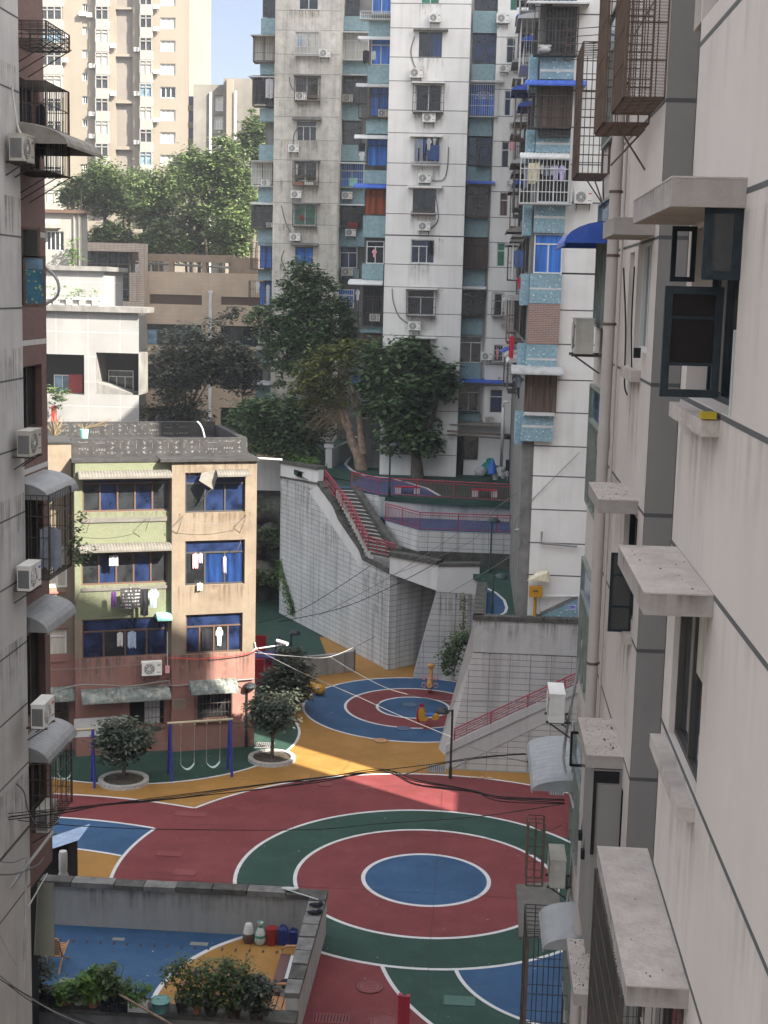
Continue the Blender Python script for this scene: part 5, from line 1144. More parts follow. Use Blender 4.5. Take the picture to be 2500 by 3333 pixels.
# roof
M = MB(); M.fb(FY, s0-.1, sr1+.05, -7.2, .1, ztl, ztl+.12, 0); M.fb(FY, sr0-.5, sr1+.06, -7.2, .45, ztop, ztop+.12, 0); M.build('roof', 'membrane', TY)
pr = FY.rect('G',385,45,1335,160,-1.0); z1 = pr[3]
M = MB(); M.fb(FY, pr[0], pr[1], -1.3, -1.0, ztl+.12, z1); M.fb(FY, pr[1]-.3, pr[1], -6.9, -1.3, ztl+.12, z1); M.fb(FY, pr[0]-1.8, pr[1]-.3, -7.2, -6.9, ztl+.12, z1+.15); M.fb(FY, pr[0]-1.8, pr[1], -6.89, -1.31, ztl+.12, ztl+.35)
PARA = M
rn = random.Random(5); M = MB()
def glyphs(F, d, s0, s1, z0, z1):
    s = s0
    while s < s1:
        vert = rn.random() < .5
        if vert:
            for j in range(4):
                z = z1-.14-.2*j
                if z > z0+.05:
                    for _ in range(4): x = s+rn.uniform(-.04,.04); zz = z+rn.uniform(-.05,.05); M.fb(F, x-.045, x+.045, d, d+.004, zz-.008, zz+.008)
                    M.fb(F, s-.008, s+.008, d, d+.004, z-.06, z+.06)
            s += .34
            M.fb(F, s-.006, s+.006, d, d+.004, z0+.25, z1-.15); s += .34
        else:
            zz = (z0+z1)/2+rn.uniform(-.1,.1); M.fb(F, s, s+.4, d, d+.004, zz+.16, zz+.175)
            for j in range(4):
                x = s+.05+j*.11
                for _ in range(3): z = zz-.12+rn.uniform(-.045,.045); M.fb(F, x-.04, x+.04, d, d+.004, z-.007, z+.007)
                M.fb(F, x-.006, x+.006, d, d+.004, zz-.17, zz-.07)
            s += .7
    s = s0
    while s < s1: M.fb(F, s, s+.05, d, d+.004, z0+.06, z0+.09); M.fb(F, s, s+.05, d, d+.004, z1-.07, z1-.05); s += .3
glyphs(FY, -.998, pr[0]+.3, pr[1]-.2, ztl+.2, z1-.05); glyphs(FY, -6.898, pr[0], pr[1]-2, ztl+.4, z1+.1)
PARA.add(M.v, M.f, 1).build('parapet', ['membrane','print_white'], TY)
# left wing, set back
wl = FY.px(*c('G',150,800),-1.0)[0]-3; hW = [FY.rect('G',160,1080,360,1228,-1.0), FY.rect('J',200,465,372,600,-1.0), FY.rect('G',255,620,362,850,-1.0)]
M = MB(); wall_holes(M, FY, wl, s0, zp, ztl-.9, [hW[0],hW[2]], d=-1.0, depth=.2, back=2); wall_holes(M, FY, wl, s0, 0, zp, hW[1:2], d=-1.0, depth=.2, m=1, mr=1, back=2)
M.fb(FY, wl, s0, -7, -1.25, 0, ztl-.9, 0); M.quad(FY.pt(s0,-1,0),FY.pt(s0,0,0),FY.pt(s0,0,zp),FY.pt(s0,-1,zp),1); M.quad(FY.pt(s0,-1,zp),FY.pt(s0,0,zp),FY.pt(s0,0,ztl),FY.pt(s0,-1,ztl),0)
M.build('wing_wall', ['beige_wall','pink_wall','dark'], TY)
window(TY, FY, hW[0], d=-1.1, glass='g_cream', nx=2, tz=.75); window(TY, FY, hW[2], d=-1.1, glass='g_cream', nx=2); window(TY, FY, hW[1], d=-1.1, glass='g_dark', nx=2, frame='dark_frame')
r = FY.rect('G',240,72,385,262,-.6); M = MB(); M.fb(FY, wl, r[1], -3, -.6, r[2], r[3], 0); M.fb(FY, wl, r[1]+.06, -3.05, -.54, r[3], r[3]+.08, 1); M.fb(FY, wl, r[1]+.06, -3, -.5, r[2]-.06, r[2], 2); M.build('roof_box', ['beige_wall','membrane','brown_frame'], TY)
s_, e_, z_, t_ = FY.rect('J',200,405,405,465,-.3); awning(TY, FY, s_, e_, t_-.1, .75, .4, 'awn_lichen', ribs=8, d0=-1.0)
for z in (hW[0][2]-.15, hW[0][3]+.1, hW[2][2]-.2): MB().fb(FY, wl, s0-.3, -1.0, -.93, z-.05, z+.03).build('sill', 'pink_wall', TY)
ac(FY,'J',765,252,872,325,'dusty white air conditioner on the sunlit pink wall of the low house','green',.35)
M = MB(); r = FY.rect('J',893,278,915,315,.4); M.fb(FY, r[0], r[1], .35, .45, r[2], r[3]); M.tube([P((r[0]+r[1])/2,.4,r[3]),P((r[0]+r[1])/2,.4,r[3]+1.5)],.015,5,1); M.build('mop', ['cloth_pink','awn_white'], None, 'magenta mop hanging from a pole on the pink wall', 'mop')
gridmat('check', (.42,.42,.42), (.03,.03,.03), .15, .15, .045, sm=0, streak=0, bump=0)
for x0,y0,x1,y1,m,kd,lb,dd in ((650,852,757,962,'check','sheet','black and white checked sheet drying on the green balcony wall',.5),(600,870,628,960,'cloth_purple','hang','dark purple garment left of the checked sheet',.5),(757,858,800,1000,'cloth_black','trousers','black trousers between the checked sheet and the pale shirt',.5),
    (800,858,860,958,'cloth_sky','shirt','pale blue shirt hanging at the right end of the balcony line',.5),(590,678,638,732,'cloth_white','sheet','small white towel in the middle open window of the green balconies',.3),(715,950,737,962,'cloth_red','hang','bit of red cloth peeking from under the checked sheet',.45)):
    cloth(FY,'G',x0,y0,x1,y1,m,lb,kd,dd)
for x0,y0,x1,y1,m,kd,lb in ((1040,665,1072,750,'cloth_pink','hang','pink garment inside the blue corner window'),(1072,665,1095,720,'cloth_lilac','hang','lilac garment next to the pink one inside the blue corner window'),(1205,680,1222,775,'cloth_lilac','hang','narrow lilac garment in the right half of the blue corner window'),
    (1165,1065,1205,1165,'cloth_white','shirt','white and grey shirt inside the lower beige window'),(1090,1075,1145,1190,'cloth_black','hang','dark patterned garment inside the lower beige window')): cloth(FY,'G',x0,y0,x1,y1,m,lb,kd,.22)
for x0,y0,x1,y1,m,lb in ((600,1090,628,1140,'cloth_black','black garment inside the lowest green balcony window'),(632,1090,665,1170,'cloth_white','pale garment in the middle of the lowest green balcony window'),(690,1085,735,1180,'cloth_sky','light blue garment in the lowest green balcony window')): cloth(FY,'G',x0,y0,x1,y1,m,lb,'hang',-.04)
cloth(FY,'G',1065,825,1095,868,'cloth_cream','crumpled rag over the sill of the blue corner window','hang',.42)
for i, (x, y) in enumerate(((500,460),(820,450),(990,465),(1330,460),(430,880),(1300,830-230))):   # drying rack brackets
    q = FY.px(*c('G',x,y),.4); M = MB(); M.tube([P(q[0],.32,q[1]),P(q[0]-.12,.95,q[1]+.05),P(q[0]-.25,.32,q[1]-.75)],.014,5)
    M.build('rack_bracket', 'rust_iron', TY)
cable('clothes_line', P(FY.px(*c('G',500,470),.9)[0],.9,FY.px(*c('G',500,480),.9)[1]), P(FY.px(*c('G',820,470),.9)[0],.9,FY.px(*c('G',820,470),.9)[1]), .12, .008, 'thin empty line across the upper lime green parapet', 'grey_cable')
cable('clothes_line', P(FY.px(*c('G',990,490),.9)[0],.9,FY.px(*c('G',990,490),.9)[1]), P(FY.px(*c('G',1330,480),.9)[0],.9,FY.px(*c('G',1330,480),.9)[1]), .15, .008, 'thin empty line across the beige wall below its top window', 'grey_cable')
for pts, rr, m, lb, dd in (([(240,440),(400,385),(560,380),(700,388),(905,358),(925,385),(1100,370),(1370,348)],.03,'pale_cable','pale cable running right across the pink wall above its canopies',.4),
    ([(905,235),(1000,238),(1100,240),(1330,213),(1400,180)],.022,'red_text','thin red brown cable along the top of the pink wall',.45),([(240,300),(500,290),(760,270)],.015,'grey_cable','thin dark cable crossing the left part of the pink wall',.2)):
    polycable('wall_cable', [P(*(lambda q:(q[0],dd,q[1]))(FY.px(*c('J',x,y),dd))) for x, y in pts], rr, lb, m)
M = MB(); a = P(sr1,-.2,ztop+.05); M.tube([a, a+Vector((1.2,-.1,-.02))], .05, 7); M.build('roof_pipe', 'awn_white', None, 'white pipe poking out from the roof corner of the low house', 'pipe')
polycable('hose', [P(*(lambda q:(q[0],-3.0,q[1]))(FY.px(*c('D',x,y),-3.0))) for x, y in ((1065,1115),(1080,1130),(1095,1160),(1105,1200))], .04, 'white hose curving over the black roof parapet', 'awn_white', 'hose')
def sticks(name, label, cat, p, n, h, spread, m='twig', seed=1):
    rn = random.Random(seed); M = MB(); p = Vector(p)
    for _ in range(n): a = rn.uniform(0,6.28); e = p+Vector((cos(a)*spread*rn.random(), sin(a)*spread*rn.random(), h*rn.uniform(.4,1))); M.tube([p, p.lerp(e,.5)+Vector((rn.uniform(-.1,.1),0,.05)), e], [.02,.015,.006], 4)
    return M.build(name, m, None, label, cat)
q = FY.px(*c('D',295,1200),-4); sticks('dry_bush', 'dry brown twigs piled at the left end of the black roof', 'plant', P(q[0],-4,q[1]), 26, 1.2, .7, seed=2)
q = FY.px(*c('D',455,1205),-4); t = thing('flower_pot', 'pale green pot with dry twigs on the black roof', 'flower pot', P(q[0],-4,q[1])); M = MB(); p = P(q[0],-4,q[1]); M.lathe(p.x,p.y,[(.16,p.z),(.2,p.z+.4)],12); M.build('pot','plastic_green',t)
M = MB(); rn = random.Random(4)
for _ in range(22): e = p+Vector((rn.uniform(-.5,1.3),rn.uniform(-.3,.3),rn.uniform(.5,.95))); M.tube([p+Vector((0,0,.4)), e],[.015,.006],4)
M.build('twigs','twig',t)
cage_ = MB()
# ================================================================== WHITE BUILDINGS on the left
gridmat('white_panel', (.235,.235,.23), (.30,.30,.29), 2.05, 1.55, .035, streak=.15, sm=.1, var=.02)
mat('white_side', (.225,.218,.20), rough=.85, var=.05, streak=.2, scol=(.4,.36,.3))
FWa = Frame((-24,88), (1,0))
TWa = thing('white_annex', 'white panelled building with two dark openings behind the black roof', 'building', (-20,90,0))
r = FWa.rect('D',100,520,750,745); s0a, s1a, zc0, zc1 = r
ho = [FWa.rect('D',60,750,455,965), FWa.rect('D',520,745,752,970)]; ho[1] = (ho[1][0],s1a-.02,ho[1][2],ho[1][3])
M = MB(); wall_holes(M, FWa, s0a-4, s1a, 0, zc1, ho, depth=2.5, m=0, mr=1, back=2); M.build('wall', ['white_panel','dark_concrete','dark'], TWa)
M = MB(); M.fb(FWa, s0a-4, s1a-1.7, -9, -2.6, 0, zc1-.3); M.build('wall', 'white_side', TWa)
M = MB(); rr = FWa.rect('D',100,492,775,518,.3); M.fb(FWa, s0a-4, rr[1], -2.6, .35, zc1, zc1+.35); M.build('roof', 'dark_concrete', TWa)
w_ = FWa.rect('D',568,842,705,955,-1.5); window(TWa, FWa, w_, d=-2.3, glass='g_dark', frame='white_frame', nx=3, tz=.7); w_ = FWa.rect('D',280,865,370,958,-1.5); window(TWa, FWa, w_, d=-2.0, glass='g_sky', nx=2)
M = MB(); r = FWa.rect('D',372,862,445,960,-1.4); M.fb(FWa, r[0], r[1], -2, -1.4, r[2], r[3]); M.build('red_panel', 'plastic_red', TWa)
M = MB(); a = FWa.px(*c('D',520,905)); b_ = FWa.px(*c('D',710,965)); pp = FWa.pt
M.hexa([pp(a[0],-.1,a[1]-1.4),pp(b_[0],-.1,b_[1]-.2),pp(b_[0],-2,b_[1]-.2),pp(a[0],-2,a[1]-1.4),pp(a[0],-.1,a[1]),pp(b_[0],-.1,b_[1]),pp(b_[0],-2,b_[1]),pp(a[0],-2,a[1])]); M.build('sloped_canopy', 'dark_concrete', TWa)
TWb = thing('white_annex', 'small white panelled rooftop block beneath a dark glass facade', 'building', (-22,94,0)); FWb = Frame((-26,93), (1,0)); r = FWb.rect('D',120,298,562,480)
M = MB(); M.fb(FWb, r[0]-3, r[1], -5, 0, 0, r[3]); M.build('wall', 'white_panel', TWb); M = MB(); M.fb(FWb, r[0]-3, r[1]+.3, -5.2, .3, r[3], r[3]+.3); M.build('roof', 'dark_concrete', TWb)
TWc = thing('white_block', 'sunlit white block with one barred window at the far left', 'building', (-25,99,0)); FWc = Frame((-28,98), (1,0)); r = FWc.rect('A',150,1150,440,1327)
hh_ = FWc.rect('D',250,88,345,192); M = MB(); wall_holes(M, FWc, r[0]-3, r[1], 0, r[3], [hh_], depth=.25, back=1); M.fb(FWc, r[0]-3, r[1], -1.5, -.26, 0, r[3]); M.build('wall', ['white_side','dark'], TWc); window(TWc, FWc, hh_, glass='g_dark', nx=4)
M = MB(); M.fb(FWc, r[0]-3, r[1]+.25, -1.5, .3, r[3], r[3]+.22); M.build('roof', 'brown_frame', TWc); s_, e_, z_, t_ = FWc.rect('A',150,1180,315,1228,.6); awning(TWc, FWc, s_, e_, t_, .9, .6, 'awn_old', ribs=10)
M = MB(); q = FWc.px(*c('D',402,100)); 
for k in (0,.35): M.tube([FWc.pt(q[0]+k,.1,0), FWc.pt(q[0]+k,.1,r[3])], .05, 6)
M.build('drain_pipe', 'white_side', TWc)
q = FWc.px(*c('D',405,270),.8); t = thing('shrub', 'thin leafy shrub growing against the sunlit white block', 'shrub', FWc.pt(q[0],.8,q[1])); p = FWc.pt(q[0],.8,q[1]); rn = random.Random(8)
L_ = MB(); leafcards(L_, crown_pts(rn, [(p.x,p.y,p.z+.9,.75,.4,.95)], 22, 16, .3, .2), rn, .2); L_.build('leaves','leaf_bright',t); MB().tube([p, p+Vector((0,0,1.6))],[.05,.02],5).build('stem','bark',t)
M = MB(); a = FWa.rect('D',255,435,550,495,-1); 
for i in range(5): x = a[0]+(a[1]-a[0])*i/4.2; M.fb(FWa, x, x+.3, -1.2, -.9, a[2], a[3]-.25)
M.fb(FWa, a[0], a[1], -1.5, -.7, a[3]-.25, a[3]-.1); M.build('shelf_frame', 'plaster_grey', None, 'white rooftop rack with stone slabs on the panelled annex', 'rack')
t = thing('shrub', 'sprawling pale green plant on the rooftop rack of the white annex', 'shrub', FWa.pt(a[0],-1,a[3])); L_ = MB(); p = FWa.pt((a[0]*.7+a[1]*.3),-1,a[3]+.3); leafcards(L_, crown_pts(rn, [(p.x+.6,p.y,p.z,2.1,.4,.5)], 20, 18, .3, .2), rn, .18); L_.build('leaves','leaf_bright',t)
q = FWa.rect('D',275,930,375,1110,1.5); t = thing('potted_plant', 'drooping green plant in a tall red pot beside the white annex', 'plant', FWa.pt(q[0],1.5,q[2])); M = MB(); x = (q[0]+q[1])/2; zq = FWa.px(*c('D',320,1030),1.5)[1]; M.fb(FWa, q[0]+.1, q[1]-.9, 1.2, 1.8, q[2]-2, zq); M.build('planter','plastic_red',t); p = FWa.pt(x-.2,1.5,zq+.4); L_ = MB(); leafcards(L_, crown_pts(rn, [(p.x,p.y,p.z+.2,1.0,.5,.7)], 20, 24, .35, .2), rn, .26); L_.build('leaves','leaf_mid',t)
# ================================================================== BROWN OFFICE BUILDING
gridmat('brown_tile', (.40,.305,.215), (.33,.25,.18), .6, .3, .012, streak=.15, var=.05, bump=.05)
gridmat('brown_frame_tile', (.42,.34,.27), (.25,.2,.16), .35, .14, .03, streak=.1, var=.15, bump=.1)
FB = Frame((-30,112), (1,0)); TBR = thing('office_building', 'brown tiled office block with louvred slots and dark ribbon windows', 'office building', (-20,116,0))
r = FB.rect('D',780,310,1345,600); zt_ = r[3]
hb = [FB.rect('D',808,430,1090,482), FB.rect('D',1193,443,1420,487), FB.rect('D',785,590,1088,703), FB.rect('D',1190,600,1480,712), FB.rect('D',785,815,1088,940), FB.rect('D',1190,825,1480,940), FB.rect('D',785,1045,1088,1150), FB.rect('D',1190,1043,1480,1150)]
M = MB(); wall_holes(M, FB, r[0], r[1]+3.6, 0, zt_, hb, depth=.4, back=1)
M.fb(FB, r[0], r[1]+3.6, -9, -.45, 0, zt_-.2); M.build('wall', ['brown_tile','dark'], TBR)
for i, h in enumerate(hb):
    if i < 2:
        M = MB(); n = 9
        for j in range(n): z = h[2]+(h[3]-h[2])*j/n; M.fb(FB, h[0], h[1], -.25, -.1, z, z+.06)
        M.build('louvre', 'brown_frame', TBR)
    else: window(TBR, FB, h, d=-.2, glass='g_dark', gl=['g_sky','g_dark','g_dark','g_sky','g_dark'] if i == 2 else None, frame='dark_frame', nx=5, tz=.72 if i == 2 else None)
M = MB(); fr = FB.rect('D',440,150,782,1125,.6); gl = FB.rect('D',440,195,697,466,.6)
M.fb(FB, fr[0]-3, fr[1], -.5, .6, gl[3], fr[3]); rr = FB.rect('D',750,150,782,1125,.6); M.fb(FB, rr[0], rr[1], -.5, .6, 0, gl[3]); r2 = FB.rect('D',560,466,750,520,.6); M.fb(FB, fr[0]-3, rr[0], -.5, .6, r2[2]-9, r2[3]); r3 = FB.rect('D',697,310,750,466,.4); M.fb(FB, r3[0], rr[0], -.6, .3, r3[2], r3[3])
M.build('portal_frame', 'brown_frame_tile', TBR)
g_ = FB.rect('D',440,195,697,466,0); M = MB(); M.fb(FB, g_[0]-3, g_[1], -6, -.1, g_[2], g_[3]); n = MB()
o = M.build('glass_curtain_wall', 'g_dark', TBR)
for i in range(9): x = g_[0]-3+(g_[1]-g_[0]+3)*i/8; n.fb(FB, x-.05, x+.05, -.1, .0, g_[2], g_[3])
for i in range(5): z = g_[2]+(g_[3]-g_[2])*i/4; n.fb(FB, g_[0]-3, g_[1], -.1, .01, z-.05, z+.05)
n.build('mullions', 'dark_frame', TBR)
M = MB(); bm = FB.rect('D',700,212,1265,246,-1); M.fb(FB, bm[0], bm[1], -1.6, -1, bm[2]-.1, bm[3]); b2 = FB.rect('D',1255,230,1390,300,-.5); M.fb(FB, b2[0], b2[1], -1, -.5, zt_, b2[3])
for x0, x1 in ((697,722),(912,936),(1090,1111),(1243,1268)): q = FB.rect('D',x0,240,x1,325,-1); M.fb(FB, q[0], q[1], -1.5, -1.02, zt_-.3, bm[2]+.1)
mat('orange_tile', (.22,.16,.11), rough=.8, var=.15, spots=.2, sps=2); M.build('roof_pergola', 'orange_tile', TBR)
M = MB(); a = FB.px(*c('D',700,255),-1.8); b_ = FB.px(*c('D',1360,290),-1.8); M.tube([FB.pt(a[0],-1.8,a[1]),FB.pt(b_[0],-1.8,b_[1])], .1, 6); M.tube([FB.pt(a[0],-2.3,a[1]),FB.pt(b_[0],-2.3,b_[1])], .1, 6); M.build('roof_pipe', 'plaster_grey', TBR)
M = MB(); q = FB.px(*c('D',1137,415),.2); M.tube([FB.pt(q[0],.25,0), FB.pt(q[0],.25,q[1])], .13, 8); M.tube([FB.pt(q[0],.25,q[1]-.1), FB.pt(q[0],.25,q[1]+.1)], .18, 8); q2 = FB.px(*c('D',744,780),.9)
M.build('drain_pipe', 'awn_white', TBR); MB().tube([FB.pt(q2[0],.9,0), FB.pt(q2[0],.9,q2[1])], .13, 8).build('drain_pipe', 'awn_white', TBR)
# ================================================================== FAR TOWERS
mat('cream_wall', (.20,.175,.14), rough=.9, var=.06, vs=.15, streak=.35, scol=(.16,.13,.095), streakw=.8, bump=0)
mat('niche', (.17,.15,.13), rough=.9, var=.1, vs=.3)
FK = Frame((-52,170), (1,0)); TK = thing('cream_tower', 'tall sunlit cream apartment tower in the far left background', 'apartment tower', (-45,176,0))
ys = [2,-22,95,220,345,470,593,714,835]; ys = [95-124*2,95-124,95,219,344,469,592,714,836,960,1084]
holes = []; wk = []
for y in ys:
    for (x0,x1,h0,h1,kd) in ((866,948,0,60,'w'),(445,473,50,92,'s')):
        r = FK.rect('A',x0,y+h0,x1,y+h1); holes.append(r); wk.append(kd)
nr = []
for y0, y1 in ((-210,38),(50,290),(305,540),(558,790),(808,1040)):
    nr.append(FK.rect('A',624,y0,716,y1))
SK = FK.px(*c('A',1016,400))[0]
M = MB(); wall_holes(M, FK, -6, SK, 0, 75, holes+nr, depth=.5, m=0, mr=1, back=1); M.fb(FK, -6, SK, -14, -.6, 0, 74.8); M.build('wall', ['cream_wall','niche'], TK)
rn = random.Random(21)
for r, kd in zip(holes, wk): window(TK, FK, r, d=-.2, glass=rn.choice(['g_dark','g_cream','g_dark','g_cream']), nx=3 if kd == 'w' else 2, fw=.09)
nk = 0
for cx0, cx1 in ((215,330),(515,582),(755,818)):
    for i, y in enumerate(ys):
        yy = y-65 if cx0 != 755 else y-20
        r = FK.rect('A',cx0,yy,cx1,yy+122,.9)
        if r[2] < 8: continue
        M = MB(); M.fb(FK, r[0], r[1], 0, .8, r[2], r[2]+(r[3]-r[2])*.42); o = M.build('bay_window', 'white_side', TK)
        G = MB(); z0 = r[2]+(r[3]-r[2])*.42; G.fb(FK, r[0]+.1, r[1]-.1, 0, .7, z0, r[3]); G.build('pane', rn.choice(['g_dark','g_cream','g_sky','g_dark']), o)
        B_ = MB(); n = 3 if cx0 == 215 else 2
        for j in range(n+1): x = r[0]+(r[1]-r[0])*j/n; B_.fb(FK, x-.05, x+.05, .7, .82, z0, r[3])
        B_.fb(FK, r[0], r[1], .7, .83, r[3]-.12, r[3]+.02); zz = z0+(r[3]-z0)*.7; B_.fb(FK, r[0], r[1], .7, .82, zz-.05, zz+.05); B_.build('frame', 'white_side', o); nk += 1
wordn = ['topmost','second','third','fourth','fifth','sixth','seventh','eighth']
col = {845:'beside the right end windows',740:'right of the dark niches',612:'left of the dark niches',497:'beside the middle small windows',350:'at the left bay column'}
for x, yl in ((845,(32,152,382,643)),(740,(262,500,763)),(612,(243,500)),(497,(350,610,730)),(350,(190,320))):
    for i, y in enumerate(yl): ac(FK,'A',x-15,y-16,x+15,y+16,'%s tiny air conditioner on the cream tower %s' % (wordn[i], col[x]),'white',.35,'air conditioners on the far cream tower')
ac(FK,'A',428,55,460,86,'left of two side by side air conditioners high on the cream tower','white',.35,'air conditioners on the far cream tower'); ac(FK,'A',468,62,500,93,'right of two side by side air conditioners high on the cream tower','white',.35,'air conditioners on the far cream tower')
mat('far_concrete', (.15,.14,.122), rough=.9, var=.25, vs=.3, streak=.6, scol=(.08,.07,.06), streakw=.8)
FQ = Frame((-24,150), (1,0)); TQ2 = thing('grey_block', 'stained grey concrete block with a pale pipe beside the blue sky', 'building', (-18,155,0))
a = FQ.px(*c('A',1045,455)); b_ = FQ.px(*c('A',1155,455)); d_ = FQ.px(*c('A',1215,440)); e_ = FQ.px(*c('A',1370,432))
hq = [FQ.rect('A',1160,515,1235,600), FQ.rect('A',1155,622,1235,700), FQ.rect('A',1150,725,1235,800)]
M = MB(); wall_holes(M, FQ, a[0], e_[0]+3, 0, a[1], hq, depth=.5, m=0, mr=1, back=1); M.fb(FQ, a[0], e_[0]+3, -9, -.6, 0, a[1]-.1); M.fb(FQ, d_[0], e_[0]+3, -.6, .9, 0, e_[1]); wl_ = FQ.px(*c('A',1235,450))[0]; wr_ = FQ.px(*c('A',1270,450))[0]
M.build('wall', ['far_concrete','dark_concrete'], TQ2); MB().fb(FQ, wl_, wr_, .9, 1.2, 0, e_[1]-.1).build('pilaster', 'cream_wall', TQ2)
for h in hq: window(TQ2, FQ, (h[0],min(h[1],d_[0]-.1),h[2],h[3]), d=-.3, glass='g_cream', nx=4, tz=.6, fw=.1)
for x in (1125,1272): q = FQ.px(*c('A',x,490),1.3); MB().tube([FQ.pt(q[0],1.3 if x > 1200 else .15,0),FQ.pt(q[0],1.3 if x > 1200 else .15,q[1])],.15,6).build('drain_pipe','awn_white',TQ2)
M = MB(); q = FQ.rect('A',1018,520,1048,800,-2); M.fb(FQ, q[0], q[1]+.3, -6, -2, 0, q[3]); M.build('side_bay', 'g_blue', TQ2)
for y in (600,690,780):
    q = FQ.rect('A',1016,y-15,1050,y,-1.8); MB().fb(FQ, q[0], q[1], -2, -1.7, q[2], q[3]+.3).build('floor_band', 'green_wall', TQ2)
# hill
h = MB(); nx, ny = 26, 14; pts = []
def hz(x, y): 
    t = min(1, max(0, (y-118)/34)); return -.1+ (14+3*sin(x*.13)+2*sin(x*.31+1))*t*t*(3-2*t)*min(1,max(0,(x+46)/14)) 
for j in range(ny+1):
    for i in range(nx+1): x = -60+i*66/nx; y = 114+j*34/ny; pts.append((x,y,hz(x,y)))
h.add(pts, [(j*(nx+1)+i, j*(nx+1)+i+1, (j+1)*(nx+1)+i+1, (j+1)*(nx+1)+i) for j in range(ny) for i in range(nx)], 0, True); h.build('hill', 'grass_earth', kind='structure')
def hilltree(name, lb, k, x, ytop, ybot, wpx, Y, leaf, seed, lm='leaf_hill', nb=9, n=190, per=75, cat='tree', group='trees on the slope', size=.36, wob=.7):
    rn = random.Random(seed); a = PY(*c(k,x-wpx/2,ytop),Y); b_ = PY(*c(k,x+wpx/2,ytop),Y); zt = PY(*c(k,x,ytop),Y).z; zb_ = PY(*c(k,x,ybot),Y).z
    W = (b_.x-a.x)/2; H_ = (zt-zb_)/2; cx = (a.x+b_.x)/2; gz_ = max(0, hz(cx,Y)); bl = []
    for i in range(nb):
        th = 2*pi*i/nb; rr = rn.uniform(.25,.75) if i else 0; bx, bz = cos(th)*W*rr, sin(th)*H_*rr*wob
        s = rn.uniform(.3,.48); bl.append((bx, rn.uniform(-.3,.3)*W, zb_+H_+bz-gz_, W*s, W*s*.8, H_*s*.95))
    bl.append((0,0,zt-H_*.4-gz_,W*.4,W*.35,H_*.38))
    hgt = zb_+H_-gz_
    limbs = [[(0,0,0,.3),(.1,0,hgt*.5,.24),(rn.uniform(-.5,.5),0,hgt,.14)]]+[[(0,0,hgt*.35,.18),(sx*W*.3,0,hgt*.75,.12),(sx*W*.5,rn.uniform(-.5,.5),hgt*1.0,.06)] for sx in (-1,1)]
    return tree(name, lb, (cx,Y,gz_), bl, limbs, n, per, min(W,H_)*.3, size, lm, r0=.22, seed=seed, group=group)
hilltree('tree','airy green tree in front of the cream tower, leftmost on the slope','A',560,840,1240,470,122,1,31)
hilltree('tree','broad bright tree on the slope between the leftmost tree and the tall one','A',880,860,1300,330,127,1,32,n=120)
hilltree('tree','tallest tree on the slope, left of the grey concrete tower end','A',1190,735,1290,400,121,1,33,n=190)
hilltree('tree','pale leafy tree rising behind the tallest slope tree by the grey block','A',1370,590,930,230,132,1,34,n=100)
hilltree('tree','tree behind the others with its crown in front of the small grey block','A',1050,780,1100,300,134,1,35,n=100)
hilltree('tree','wispy small tree at the far left edge of the slope','A',400,945,1130,180,118,1,36,n=50,per=30)
hilltree('tree','low yellowish tree above the glass corner of the office block','A',600,1190,1400,340,119,1,37,n=80)
hilltree('tree','low bright tree behind the middle of the roof pergola','A',870,1180,1450,300,119,1,38,n=90)
hilltree('tree','yellow green tree at the right end of the roof pergola','A',1270,1130,1430,320,118,1,39,n=110)
hilltree('tree','dark round tree filling the gap behind the pergola','A',1060,1080,1440,280,124,1,40,n=90,lm='leaf_mid')
hilltree('tree','soft green tree filling the middle of the slope behind the bright broad one','A',760,900,1250,300,129,1,51,n=110)
hilltree('tree','tree at the right of the slope touching the blue end balconies','A',1320,860,1330,240,126,1,52,n=110)
L_ = MB(); rn = random.Random(9); pts = []
for _ in range(9000): x = rn.uniform(-46,4); y = rn.uniform(117,146); pts.append(Vector((x,y,hz(x,y)+abs(rn.gauss(0,.9)))))
leafcards(L_, pts, rn, .6); L_.build('undergrowth','leaf_mid',None,'dense undergrowth covering the slope below the trees','undergrowth',kind='stuff')
# ================================================================== NEAR BLOCK ON THE RIGHT
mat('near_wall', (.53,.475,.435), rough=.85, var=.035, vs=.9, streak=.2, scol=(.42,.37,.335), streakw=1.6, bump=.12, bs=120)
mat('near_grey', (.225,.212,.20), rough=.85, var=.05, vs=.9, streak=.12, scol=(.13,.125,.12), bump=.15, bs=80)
mat('slab_conc', (.42,.37,.335), rough=.95, var=.16, vs=3, streak=.0, spots=.4, spcol=(.24,.21,.19), sps=4, bump=.7, bs=22)
mat('slab_edge', (.30,.27,.25), rough=.9, var=.1, vs=4, streak=.5, scol=(.36,.33,.31), streakw=12, bump=.4, bs=30)
mat('steel_blue', (.010,.018,.023), rough=.6, var=.4, vs=8, spots=.4, spcol=(.02,.02,.02), sps=8, bump=.2)
glassmat('g_near', (.03,.033,.035), rough=.03, spec=1.0, var=.1).node_tree.nodes['Principled BSDF'].inputs['IOR'].default_value = 2.0
glassmat('g_film', (.04,.04,.038), rough=.25, spec=.5, var=.2)
FN = Frame((1.75,0), (0,1), (-1,0)); FW = Frame((1.98,0), (0,1), (-1,0)); FX = Frame((2.02,0), (0,1), (-1,0))
TN = thing('near_block', 'near pinkish white apartment block with grey pilaster and concrete window hoods, right side', 'apartment block', (4,12,0))
gzn = [22.11,20.73,19.17,17.88,16.25,14.88,13.25,11.85,23.7,10.3,8.9]
oh = [(9.92,12.15,19.2,20.58),(10.4,12.0,16.28,17.68),(10.4,12.9,13.2,14.66),(10.4,12.9,22.3,23.6)]
M = MB(); wall_holes(M, FN, -6, 12.5, 0, 40, oh, depth=.24, back=2)
